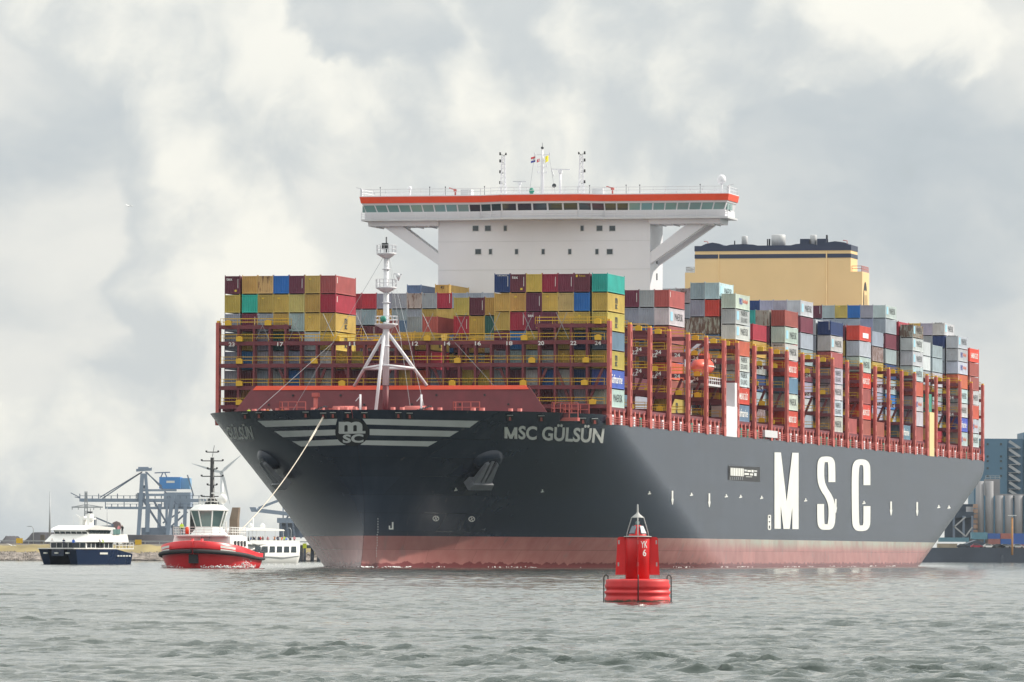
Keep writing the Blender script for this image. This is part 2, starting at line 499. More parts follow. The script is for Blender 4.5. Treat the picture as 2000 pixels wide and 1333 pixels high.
def hull_material():
    m = bpy.data.materials.new('hull_paint'); m.use_nodes = True
    nt, N, L, P = nodes_of(m)
    P.inputs['Roughness'].default_value = 0.2; P.inputs['Specular IOR Level'].default_value = 0.5
    tc = N.new('ShaderNodeTexCoord'); sep = N.new('ShaderNodeSeparateXYZ'); L.new(tc.outputs['Object'], sep.inputs[0])
    def noise(scale, detail=6, mapping=None, rough=0.55):
        n = N.new('ShaderNodeTexNoise'); n.inputs['Scale'].default_value = scale; n.inputs['Detail'].default_value = detail; n.inputs['Roughness'].default_value = rough
        if mapping:
            mp = N.new('ShaderNodeMapping'); mp.inputs['Scale'].default_value = mapping; L.new(tc.outputs['Object'], mp.inputs[0]); L.new(mp.outputs[0], n.inputs['Vector'])
        else: L.new(tc.outputs['Object'], n.inputs['Vector'])
        return n.outputs[0]
    def mr(v, a, b, c=0.0, d=1.0):
        n = N.new('ShaderNodeMapRange'); L.new(v, n.inputs[0])
        for i, x in enumerate((a, b, c, d)): n.inputs[i + 1].default_value = x
        return n.outputs[0]
    def mix(f, A, B):
        n = N.new('ShaderNodeMix'); n.data_type = 'RGBA'
        if isinstance(f, float): n.inputs[0].default_value = f
        else: L.new(f, n.inputs[0])
        for s, v in ((6, A), (7, B)):
            if isinstance(v, tuple): n.inputs[s].default_value = (*v, 1)
            else: L.new(v, n.inputs[s])
        return n.outputs[2]
    def mth(op, a, b):
        n = N.new('ShaderNodeMath'); n.operation = op
        for i, v in enumerate((a, b)):
            if isinstance(v, (int, float)): n.inputs[i].default_value = v
            else: L.new(v, n.inputs[i])
        return n.outputs[0]
    streaks = noise(1.0, 7, (0.35, 0.35, 0.04), 0.6)
    fine = noise(0.35, 6)
    navy = mix(mr(streaks, 0.42, 0.72, 0, 0.35), (0.014, 0.024, 0.047), (0.045, 0.06, 0.088))
    red = mix(mr(fine, 0.35, 0.65), (0.34, 0.125, 0.115), (0.40, 0.165, 0.15))
    red = mix(mr(noise(0.9, 8, (0.5, 0.5, 0.25)), 0.60, 0.70, 0, 0.6), red, (0.24, 0.16, 0.15))
    # weathered pale upper edge of the boot-top towards the stern
    pale = mth('MULTIPLY', mr(sep.outputs[2], 2.9, 4.2), mr(sep.outputs[0], 40, 120))
    red = mix(mth('MULTIPLY', pale, mr(fine, 0.3, 0.6, 0.5, 1.0)), red, (0.36, 0.37, 0.30))
    wet = mr(mth('ADD', sep.outputs[2], mth('MULTIPLY', noise(0.55, 5, (1, 1, 0.05)), -1.6)), -0.15, -0.05)
    red = mix(wet, (0.17, 0.035, 0.038), red)
    col = mix(mr(sep.outputs[2], 4.68, 4.72), red, navy)
    # light scuffs from tugs and fenders along the bow and shoulder
    sc = mr(noise(1.0, 8, (0.5, 0.5, 0.07), 0.7), 0.66, 0.80, 0, 0.16)
    sc = mth('MULTIPLY', sc, mr(sep.outputs[2], 4.8, 6.0))
    col = mix(sc, col, (0.16, 0.16, 0.16))
    P.inputs['Roughness'].default_value = 0.27
    br = N.new('ShaderNodeTexBrick'); br.inputs['Scale'].default_value = 1.0
    br.inputs['Mortar Size'].default_value = 0.05; br.inputs['Brick Width'].default_value = 11.0; br.inputs['Row Height'].default_value = 2.7
    br.inputs['Color1'].default_value = (1, 1, 1, 1); br.inputs['Color2'].default_value = (0.72, 0.72, 0.72, 1); br.inputs['Mortar'].default_value = (0.55, 0.55, 0.55, 1)
    cx = N.new('ShaderNodeCombineXYZ'); L.new(sep.outputs[0], cx.inputs[0]); L.new(sep.outputs[2], cx.inputs[1]); L.new(cx.outputs[0], br.inputs['Vector'])
    # plates differ a little in tone, seams collect dirt, thin runs below the scuppers
    tone = N.new('ShaderNodeVectorMath'); tone.operation = 'MULTIPLY'; L.new(col, tone.inputs[0])
    pl = N.new('ShaderNodeMix'); pl.data_type = 'RGBA'; pl.inputs[0].default_value = 0.75; pl.inputs[6].default_value = (1, 1, 1, 1); L.new(br.outputs[0], pl.inputs[7]); L.new(pl.outputs[2], tone.inputs[1])
    run = mr(noise(1.0, 3, (0.9, 0.9, 0.012), 0.5), 0.68, 0.76, 0, 0.22)
    L.new(mix(run, tone.outputs[0], (0.20, 0.17, 0.14)), P.inputs['Base Color'])
    bp = N.new('ShaderNodeBump'); bp.inputs['Strength'].default_value = 0.16; bp.inputs['Distance'].default_value = 0.05
    L.new(br.outputs[0], bp.inputs['Height']); L.new(bp.outputs[0], P.inputs['Normal'])
    return m
M_hull = hull_material()

def build_hull():
    nz, ns = 46, 190
    mb = MB()
    zz = np.concatenate([np.linspace(-2.5, 6, 16), np.linspace(6.5, 23.1, nz - 16)])
    uu = np.linspace(0, 1, ns)
    for sg in (-1, 1):
        grid = []
        for zj in zz:
            f = (zj + 2.5) / (23.1 + 2.5)
            row = []
            s0 = float(stem(zj))
            s = np.concatenate([s0 + 130 * np.linspace(0, 1, 130) ** 1.7, np.linspace(s0 + 130, S_END, 62)[1:]])
            top = np.interp(s, [-1, 2.5], [Z_BOW, Z_DECK + 0.05])
            z = -2.5 + f * (top + 2.5)
            b = hb(s, z)
            b[0] = 0.02
            row = [(s[k], sg * b[k], z[k]) for k in range(len(s))]
            grid.append(row)
        n = len(grid[0])
        o = len(mb.v)
        for r in grid: mb.v += r
        for j in range(len(grid) - 1):
            for k in range(n - 1):
                mb.f.append([o + j * n + k, o + j * n + k + 1, o + (j + 1) * n + k + 1, o + (j + 1) * n + k]); mb.mi.append(0); mb.sm.append(True)
        if sg == -1: edgeP = [g[-1] for g in grid]
        else: edgeS = [g[-1] for g in grid]
    # transom
    o = len(mb.v); k = len(edgeP)
    mb.v += edgeP + edgeS
    for j in range(k - 1): mb.f.append([o + j, o + j + 1, o + k + j + 1, o + k + j]); mb.mi.append(0); mb.sm.append(False)
    h = mb.build('hull', M_hull, SHIP)
    # deck plating, a little below the bulwark in the bow
    mb = MB()
    ss = np.concatenate([-36.0 + 38 * np.linspace(0, 1, 40) ** 1.8, np.linspace(4, S_END - 0.05, 50)])
    zd = np.where(ss < 0, 21.9, Z_DECK - 0.05)
    b = hb(ss, zd) - 0.12
    n = len(ss)
    mb.v += [(ss[i], -b[i], zd[i]) for i in range(n)] + [(ss[i], b[i], zd[i]) for i in range(n)]
    for i in range(n - 1): mb.f.append([i, i + 1, n + i + 1, n + i]); mb.mi.append(0); mb.sm.append(False)
    mb.build('deck', M_maroon, SHIP)
build_hull()

# ---- hull markings seen in the photograph
def decal(name, poly, mat, nx=24, ny=4, parent=SHIP, lift=0.05):
    """four-sided pixel patch [TL, TR, BR, BL] laid on the plating"""
    TL, TR, BR, BL = [np.array(p, float) for p in poly]
    u = np.linspace(0, 1, nx + 1); v = np.linspace(0, 1, ny + 1)
    U, V = np.meshgrid(u, v)
    P = (TL * (1 - U[..., None]) + TR * U[..., None]) * (1 - V[..., None]) + (BL * (1 - U[..., None]) + BR * U[..., None]) * V[..., None]
    H = hull_hit(P[..., 0].ravel(), P[..., 1].ravel(), lift)
    mb = MB(); mb.v += [tuple(p) for p in H]
    for j in range(ny):
        for i in range(nx):
            a = j * (nx + 1) + i; mb.f.append([a, a + 1, a + nx + 2, a + nx + 1]); mb.mi.append(0); mb.sm.append(True)
    return mb.build(name, mat, parent)
def hull_text(name, body, quad, mat, bold=0.02, cut=(10, 4), parent=SHIP, lift=0.05):
    TL, TR, BR, BL = [np.array(p, float) for p in quad]
    bm = text_bm(body, bold, cut)
    U = np.array([v.co.x for v in bm.verts]); V = 1 - np.array([v.co.y for v in bm.verts])
    P = (TL * (1 - U[:, None]) + TR * U[:, None]) * (1 - V[:, None]) + (BL * (1 - U[:, None]) + BR * U[:, None]) * V[:, None]
    H = hull_hit(P[:, 0], P[:, 1], lift)
    for v, h in zip(bm.verts, H): v.co = Vector(h)
    me = bpy.data.meshes.new(name); bm.to_mesh(me); bm.free(); me.materials.append(mat)
    return link(name, me, parent)
def disc_decal(name, c, rx, ry, mat, rin=0.0, parent=SHIP, lift=0.04, n=40, a0=0.0, a1=2 * math.pi):
    rr = np.linspace(rin, 1, 8 if rin == 0 else 3); an = np.linspace(a0, a1, n + 1)
    Rr, A = np.meshgrid(rr, an)
    H = hull_hit((c[0] + rx * Rr * np.cos(A)).ravel(), (c[1] + ry * Rr * np.sin(A)).ravel(), lift)
    k = len(rr); mb = MB(); mb.v += [tuple(p) for p in H]
    for i in range(n):
        for j in range(k - 1):
            a = i * k + j; mb.f.append([a, a + 1, a + k + 1, a + k]); mb.mi.append(0); mb.sm.append(True)
    return mb.build(name, mat, parent)
def hull_M(name, quad, w=0.23, parent=SHIP, lift=0.06):
    TL, TR, BR, BL = [np.array(p, float) for p in quad]
    polys = [[(0, 0), (w, 0), (w, 1), (0, 1)], [(1 - w, 0), (1, 0), (1, 1), (1 - w, 1)],
             [(0, 1), (w * 1.02, 1), (0.5 + w * 0.52, 0), (0.5 - w * 0.5, 0)], [(1 - w * 1.02, 1), (1, 1), (0.5 + w * 0.5, 0), (0.5 - w * 0.52, 0)]]
    mb = MB()
    for k, q in enumerate(polys):
        q = np.array(q); n = 8
        for i in range(n):
            a = [q[0] + (q[3] - q[0]) * i / n, q[1] + (q[2] - q[1]) * i / n, q[1] + (q[2] - q[1]) * (i + 1) / n, q[0] + (q[3] - q[0]) * (i + 1) / n]
            P = []
            for (u, v) in a:
                v = 1 - v
                P.append((TL * (1 - u) + TR * u) * (1 - v) + (BL * (1 - u) + BR * u) * v)
            P = np.array(P)
            H = hull_hit(P[:, 0], P[:, 1], lift + k * 0.006)
            mb.add(H, [(0, 1, 2, 3)])
    return mb.build(name, M_letter, parent)
def build_markings():
    # winged stripes either side of the roundel
    for q in ([(503, 822), (659, 818), (656, 830), (519, 834)], [(536, 842), (655, 839), (658, 850), (553, 854)], [(571, 862), (666, 858), (682, 869), (588, 872)],
              [(708, 818), (935, 822), (917, 835), (716, 829)], [(722, 838), (896, 842), (878, 853), (722, 850)], [(712, 860), (854, 862), (836, 872), (704, 869)]):
        decal('bow_stripe', q, M_stripe, 30, 3)
    disc_decal('roundel', (688, 844), 33, 27, M_black, lift=0.06)
    hull_text('roundel_lettering', 'm', [(662, 823), (708, 823), (708, 845), (662, 845)], M_stripe, 0.045, lift=0.12)
    decal('roundel_rule', [(661, 843), (714, 841), (714, 846), (663, 847)], M_stripe, 8, 1, lift=0.13)
    hull_text('roundel_lettering', 'SC', [(670, 848), (710, 847), (710, 864), (670, 865)], M_stripe, 0.04, lift=0.12)
    hull_M('name_lettering', [(985, 834), (1010, 834.5), (1010, 857), (985, 856)])
    hull_text('name_lettering', 'SC GÜLSÜN', [(1013, 826), (1181, 831), (1177, 866), (1012, 858)], M_letter, 0.03, (24, 4))
    hull_text('name_lettering', 'GÜLSÜN', [(439, 829), (489, 827), (496, 858), (447, 858)], M_letter, 0.02, (14, 4))
    hull_M('large_letter', [(1512, 884), (1559, 885), (1559, 1034), (1512, 1033)], 0.26)
    def stroke(name, path, wid, lift=0.07):
        path = np.array(path, float); pts = [path[0]]
        for _ in range(3):      # smooth the path
            q = [path[0]]
            for i in range(len(path) - 1): q += [path[i] * 0.75 + path[i + 1] * 0.25, path[i] * 0.25 + path[i + 1] * 0.75]
            q.append(path[-1]); path = np.array(q)
        d = np.gradient(path, axis=0); d /= np.linalg.norm(d, axis=1)[:, None]
        n = np.stack([-d[:, 1], d[:, 0]], -1)
        # strokes are broad where they run upright and thinner over the bowls
        hw = (wid * (0.80 + 0.20 * np.abs(d[:, 1])))[:, None] / 2
        A = path + n * hw; B = path - n * hw
        HA = hull_hit(A[:, 0], A[:, 1], lift); HB = hull_hit(B[:, 0], B[:, 1], lift); HM = hull_hit(path[:, 0], path[:, 1], lift)
        k = len(path); mb = MB(); mb.v += [tuple(p) for p in HA] + [tuple(p) for p in HM] + [tuple(p) for p in HB]
        for i in range(k - 1):
            for o in (0, k): mb.f.append([o + i, o + i + 1, o + k + i + 1, o + k + i]); mb.mi.append(0); mb.sm.append(True)
        return mb.build(name, M_letter, SHIP)
    stroke('large_letter', [(1624, 942), (1624, 920), (1623, 899), (1613, 897), (1603, 899), (1602, 922), (1603, 942), (1609, 957), (1617, 968), (1624, 985), (1624.5, 1010), (1622, 1029), (1613, 1030), (1603, 1029), (1602, 1006), (1602, 985)], 13.5)
    stroke('large_letter', [(1692.5, 948), (1692.5, 926), (1692, 906), (1681, 902), (1671, 906), (1669.5, 930), (1669.5, 968), (1670, 1006), (1671, 1030), (1681, 1033), (1692, 1030), (1692.5, 1008), (1692.5, 989)], 13.5)
    # bow thruster marks, bulb mark, tug push arrows, draught marks
    for c in ((851, 1013), (921, 1014)):
        disc_decal('thruster_mark', c, 6.3, 5.4, M_letter, 0.74)
        decal('thruster_mark', [(c[0] - 4.4, c[1] + 2.6), (c[0] + 4.4, c[1] - 3.8), (c[0] + 4.8, c[1] - 2.8), (c[0] - 4.0, c[1] + 3.6)], M_letter, 2, 1)
        decal('thruster_mark', [(c[0] - 2.2, c[1] - 4.2), (c[0] - 1.0, c[1] - 4.4), (c[0] + 2.2, c[1] + 4.2), (c[0] + 1.0, c[1] + 4.4)], M_letter, 2, 1)
    for q in ([(765, 1020), (768, 1020), (768, 1034), (765, 1034)], [(760, 1032), (768, 1032), (768, 1034.5), (760, 1034.5)], [(759, 1027), (761.5, 1027), (761.5, 1034), (759, 1034)]):
        decal('bulb_mark', q, M_letter, 1, 2)
    for i in range(15):
        y = 1013 + i * 5.2
        x = 737 - (i > 5) * 1.5 - (i > 10) * 1.5
        decal('draught_mark', [(x, y), (x + 1.5, y), (x + 1.5, y + 1.7), (x, y + 1.7)], M_stripe, 1, 1)
    for x, y in ((1313, 971), (1385, 976), (1632, 987), (1740, 992), (1791, 993)):
        decal('push_arrow', [(x - 1.6, y - 12), (x + 1.4, y - 12), (x + 1.4, y + 5), (x - 1.6, y + 5)], M_letter, 1, 3)
        decal('push_arrow', [(x - 2.6, y + 4), (x + 2.4, y + 4), (x + 0.5, y + 15), (x - 0.7, y + 15)], M_letter, 1, 3)
    for x, y in ((890, 957), (1059, 960), (1268, 964), (1350, 967), (1418, 970), (1446, 971), (1487, 973), (1573, 978), (1687, 983), (1833, 991), (1853, 992)):
        decal('tug_mark', [(x - 3, y), (x + 3, y - 1), (x + 3, y + 1.2), (x - 3, y + 2.2)], M_letter, 1, 1)
        decal('tug_mark', [(x - 1, y - 4), (x + 1.2, y - 4.2), (x + 1.2, y), (x - 1, y)], M_letter, 1, 1)
    for q in ([(1499, 1007), (1501, 1006), (1501, 1035), (1499, 1034)], [(1503.5, 1006), (1505.5, 1007), (1505.5, 1034), (1503.5, 1035)], [(1500, 1006), (1505, 1006), (1505, 1008.5), (1500, 1008.5)], [(1500, 1033), (1505, 1033), (1505, 1035.5), (1500, 1035.5)],
              [(1501, 1012), (1503.5, 1012), (1503.5, 1018), (1501, 1018)], [(1501, 1021), (1503.5, 1021), (1503.5, 1027), (1501, 1027)]):
        decal('load_line_mark', q, M_letter, 1, 3)
    # side opening with white gear
    r = decal('side_opening', [(1422, 910), (1484, 913), (1484, 942), (1422, 938)], M_black, 3, 2, lift=0.06)
    for k in range(8): decal('stowed_gear', [(1425 + k * 3.3, 914 + k * 0.2), (1427.6 + k * 3.3, 914.2 + k * 0.2), (1427.6 + k * 3.3, 929.5 + k * 0.2), (1425 + k * 3.3, 929.3 + k * 0.2)], M_letter, 1, 2, r, 0.16)
    for k, (x, w, h0, h1) in enumerate(((1452, 5, 917.5, 921), (1458, 7, 918.5, 922), (1466, 4, 918, 923), (1471, 6, 919, 921.5), (1452, 9, 924, 928), (1463, 6, 925, 929), (1471, 5, 924, 930), (1455, 12, 931, 932))):
        decal('stowed_gear', [(x, h0), (x + w, h0 + 0.4), (x + w, h1 + 0.4), (x, h1)], M_letter if k % 3 else M_stripe, 1, 1, r, 0.16)
    for k in range(7):
        decal('stowed_gear', [(1424 + k * 4, 932), (1425 + k * 4, 932), (1425 + k * 4, 938), (1424 + k * 4, 938)], M_steel, 1, 1, r, 0.14)
    # panama fairleads cut in the bow bulwark
    for x, y in ((480, 812), (507, 811), (598, 810), (632, 812), (651, 811), (680, 811), (712, 811), (778, 811), (800, 812), (995, 816), (1056, 817), (1137, 822), (1160, 823)):
        f = decal('fairlead', [(x - 7, y - 6), (x + 5, y - 6), (x + 8, y + 6), (x - 5, y + 6)], M_black, 2, 2, lift=0.08)
        decal('fairlead_roller', [(x - 2, y - 3), (x + 1.5, y - 3), (x + 2.5, y + 4), (x - 2, y + 4)], M_red_lit, 1, 1, f, 0.2)
        decal('fairlead_lip', [(x - 6, y - 7), (x + 6, y - 7), (x + 6, y - 5.8), (x - 6, y - 5.8)], M_stripe, 1, 1, f, 0.2)
build_markings()

def build_anchors():
    for (px, py, sg) in ((948, 905, -1), (533, 905, 1)):
        c = Vector(hull_hit([px], [py], 0.0)[0])
        c2 = Vector(hull_hit([px], [py + 18], 0.0)[0])
        e = 0.3
        ds = float(hb(c.x + e, c.z) - hb(c.x - e, c.z)) / (2 * e); dz = float(hb(c.x, c.z + e) - hb(c.x, c.z - e)) / (2 * e)
        n = Vector((-ds, sg, -dz)).normalized()
        up = (Vector((0, 0, 1)) - n * n.z).normalized(); side = n.cross(up).normalized()
        def P(a, b, h): return c + side * a + up * b + n * h
        root = empty('anchor', parent=SHIP); M_anc = paint('anchor_grey', (0.15, 0.16, 0.18), 0.4, 0.2)
        # bolster: a flared pocket standing off the flare
        mb = MB(); rings = []
        for (h, ra, rb, ob) in ((-1.2, 2.9, 2.4, 0.8), (0.2, 2.6, 2.0, 0.8), (0.75, 2.1, 1.5, 0.8), (0.9, 1.6, 1.1, 0.8)):
            rings.append([P(ra * math.cos(a), ob + rb * math.sin(a), h) for a in np.linspace(0, 2 * math.pi, 25)[:-1]])
        mb.loft(rings)
        mb.build('bolster', M_hull, root)
        mb = MB().beam(P(0, 1.4, 0.8), P(0, -2.6, 1.7), 0.55, 0.5)
        mb.build('shank', M_anc, root)
        mb = MB()
        for a in (-1, 1):
            pts = [(a * 0.5, -2.9), (a * 1.7, -2.5), (a * 1.25, 1.0), (a * 0.75, 1.3)]
            vs = [P(x, y, 1.1 if y < 0 else 0.9) for x, y in pts] + [P(x, y, 1.9 if y < 0 else 1.3) for x, y in pts]
            mb.add(vs, [(0, 1, 2, 3), (7, 6, 5, 4), (0, 1, 5, 4), (1, 2, 6, 5), (2, 3, 7, 6), (3, 0, 4, 7)])
        mb.build('fluke', M_anc, root)
        mb = MB(); vs = [P(x, y, h) for h in (0.6, 2.2) for x, y in ((-2.3, -3.6), (2.3, -3.6), (2.0, -2.4), (-2.0, -2.4))]
        mb.add(vs, [(0, 1, 2, 3), (7, 6, 5, 4), (0, 1, 5, 4), (1, 2, 6, 5), (2, 3, 7, 6), (3, 0, 4, 7)])
        mb.build('crown', M_anc, root)
build_anchors()
# ------------------------------------------------------------------ forecastle
def build_forecastle():
    # breakwater: sloping plate with a bright cap, stiffeners behind
    s0 = -14.5
    pts = [(-25.2, 21.85), (25.2, 21.85), (21.3, 27.1), (-21.3, 27.1)]
    mb = MB()
    vs = [(s0 + (z - 21.85) * 0.16, y, z) for y, z in pts] + [(s0 + 0.25 + (z - 21.85) * 0.16, y, z) for y, z in pts]
    mb.add(vs, [(0, 1, 2, 3), (7, 6, 5, 4), (0, 4, 5, 1), (1, 5, 6, 2), (2, 6, 7, 3), (3, 7, 4, 0)])
    bw = mb.build('breakwater', M_maroon, SHIP)
    x1 = s0 + 5.25 * 0.16
    mb = MB().add([(x1 - 0.22, -21.35, 26.65), (x1 - 0.22, 21.35, 26.6), (x1 - 0.02, 20.8, 27.25), (x1 - 0.02, -20.8, 27.25),
                   (x1 + 0.5, -21.35, 26.6), (x1 + 0.5, 21.35, 26.6), (x1 + 0.5, 20.8, 27.25), (x1 + 0.5, -20.8, 27.25)],
                  [(0, 1, 2, 3), (7, 6, 5, 4), (0, 4, 5, 1), (1, 5, 6, 2), (2, 6, 7, 3), (3, 7, 4, 0)])
    mb.build('cap', M_orange, bw)
    for i in range(13):
        y = -22 + i * 3.7
        for z in (22.9, 24.4, 25.8):
            if abs(y) < 24.5 - (z - 22) * 0.85 and (i + int(z)) % 2:
                MB().lathe((0, 0, 0), [(0.17, 0), (0.17, 0.12)], 10).build('drain_hole', M_black, bw).matrix_local = Matrix.Translation((s0 - 0.08 + (z - 21.85) * 0.16, y, z)) @ Matrix.Rotation(R(-90), 4, 'Y')
    for i in range(11):
        y = -20 + i * 4
        MB().add([(s0 + 0.3, y - 0.1, 21.9), (s0 + 4.0, y - 0.1, 21.9), (s0 + 1.2, y - 0.1, 26.6), (s0 + 0.3, y + 0.1, 21.9), (s0 + 4.0, y + 0.1, 21.9), (s0 + 1.2, y + 0.1, 26.6)],
                 [(0, 1, 2), (5, 4, 3), (0, 3, 4, 1), (1, 4, 5, 2), (2, 5, 3, 0)]).build('stiffener', M_maroon, bw)
    # foremast
    root = empty('foremast', parent=SHIP)
    sm = -16.4
    MB().tube([(sm, 0, 27.2), (sm, 0, 36.3), (sm, 0, 36.4), (sm, 0, 46.8)], [0.52, 0.49, 0.46, 0.38], 16).build('mast_column', M_white, root)
    MB().tube([(sm, 0, 21.9), (sm, 0, 27.3)], 0.5, 12).build('mast_trunk', M_maroon, root)
    for a, b in (((sm, 0, 35.4), (sm + 2.8, -5.6, 27.2)), ((sm, 0, 35.4), (sm + 2.8, 5.6, 27.2)), ((sm - 0.3, 0.2, 35.0), (sm - 4.2, 0.6, 22.0))):
        MB().tube([a, b], 0.25, 10).build('mast_leg', M_white, root)
    for a, b in (((sm - 1.6, 0, 30.2), (sm + 1.9, -3.9, 29.8)), ((sm - 1.6, 0, 30.2), (sm + 1.9, 3.9, 29.8)), ((sm + 1.9, -3.9, 29.75), (sm + 1.9, 3.9, 29.75)), ((sm - 4.1, -4.1, 23.2), (sm - 4.1, 4.1, 23.2))):
        MB().tube([a, b], 0.2, 8).build('mast_brace', M_white, root)
    for z, r in ((36.4, 1.75), (41.9, 1.6), (47.0, 1.5)):
        p = MB().lathe((sm, 0, z), [(0.5, -0.8), (r, -0.15), (r, 0.0)], 18).build('platform', M_white, root)
        mb = MB(); n = 14
        ring = [(sm + r * 0.96 * math.cos(2 * math.pi * i / n), r * 0.96 * math.sin(2 * math.pi * i / n), z) for i in range(n + 1)]
        rail(mb, ring, 1.15, 9, (1.15, 0.6), 0.035)
        mb.build('platform_rail', M_white, p)
    for z in (33, 39.5, 44.5):
        MB().lathe((sm, 0, z), [(0.5, 0), (0.64, 0.02), (0.64, 0.14), (0.5, 0.16)], 16).build('band', M_white, root)
    MB().cbox((sm - 0.8, 0, 48.0), (0.5, 0.9, 0.9)).build('signal_lamp', M_black, root)
    MB().tube([(sm, 0, 47), (sm, 0, 49.4)], 0.12, 6).build('lamp_post', M_dark, root)
    MB().lathe((sm - 1.75, 0, 36.6), [(0.1, 0), (0.45, 0.1), (0.45, 0.75), (0.2, 0.9)], 12).build('horn', M_green, root)
    g = MB().lathe((sm - 0.5, -2.0, 43.3), [(0.05, -0.5), (0.3, 0), (0.4, 0.3), (0.15, 0.6)], 10).build('anemometer', M_white, root)
    MB().beam((sm - 0.5, -2.6, 43.75), (sm - 0.5, -1.3, 43.85), 0.16).build('vane', M_white, g)
    # stays
    for a, b in (((sm, 0.4, 46.5), (-20.5, 13.5, 23)), ((sm, -0.4, 46.5), (-20, -4.8, 23)), ((sm, -0.4, 46.5), (-22, -7.5, 23)), ((0.0, 11.8, 34.8), (-24.5, 17.8, 23.2)), ((0.0, -6, 34.8), (-12, -19.5, 23))):
        MB().tube([a, b], 0.028, 5).build('stay_wire', M_steel, root)
    # deck gear behind the bulwark
    gear = [(-24, 8.5), (-24, -9.5), (-27, 4), (-27, -4.5), (-30, 0.5), (-22, -15.5), (-22, 14.5), (-17, 19.5), (-17, -20)]
    for i, (s, y) in enumerate(gear):
        b = MB()
        for d in (-0.7, 0.7): b.tube([(s, y + d, 21.9), (s, y + d, 23.7)], 0.36, 10)
        b.cbox((s, y, 22.1), (1.2, 2.6, 0.4))
        b.build('bollard', M_red_lit, SHIP)
    for s, y in ((-22, 5), (-22, -6)):
        w = MB().tube([(s, y - 1.6, 23.0), (s, y + 1.6, 23.0)], 1.0, 16).cbox((s, y - 1.9, 22.7), (1.8, 0.4, 1.9)).cbox((s, y + 1.9, 22.7), (1.8, 0.4, 1.9)).cbox((s + 1.4, y, 22.5), (1.2, 3, 1.3))
        w.build('windlass', M_red_lit, SHIP)
        ch = MB()
        for k in range(12):
            ch.cbox((s - 1 - k * 0.45, y + (2.5 if y > 0 else -2.5) + k * 0.1, 23.9 - k * 0.08 + (k % 2) * 0.08), (0.42, 0.28, 0.2))
        ch.build('anchor_chain', M_dark, SHIP)
    for s, y in ((-23.5, 12.5), (-21, -13.5), (-14.5, -27.0), (-6, -26.8)):
        mb = MB(); rail(mb, [(s, y - 2, 22.4), (s, y + 2, 22.4), (s + 1.5, y + 2, 22.4)], 2.2, 1.3, (2.2, 1.4, 0.7), 0.06)
        mb.cbox((s + 0.5, y, 22.15), (1.6, 4, 0.5))
        mb.build('work_platform', M_red_lit, SHIP)
    for s, y in ((-27, 1.2), (-25, -7.6)):
        MB().tube([(s, y, 21.9), (s, y, 25.6)], 0.16, 8).beam((s, y, 25.4), (s, y + 0.7, 24.6), 0.1).build('vent_post', M_white, SHIP)
    mb = MB().tube([(-21, 9.6, 21.9), (-21, 9.6, 25.5)], 0.35, 8).cbox((-21, 9.6, 25.7), (0.9, 1.0, 0.6))
    mb.build('roller_stand', M_red_lit, SHIP)
build_forecastle()

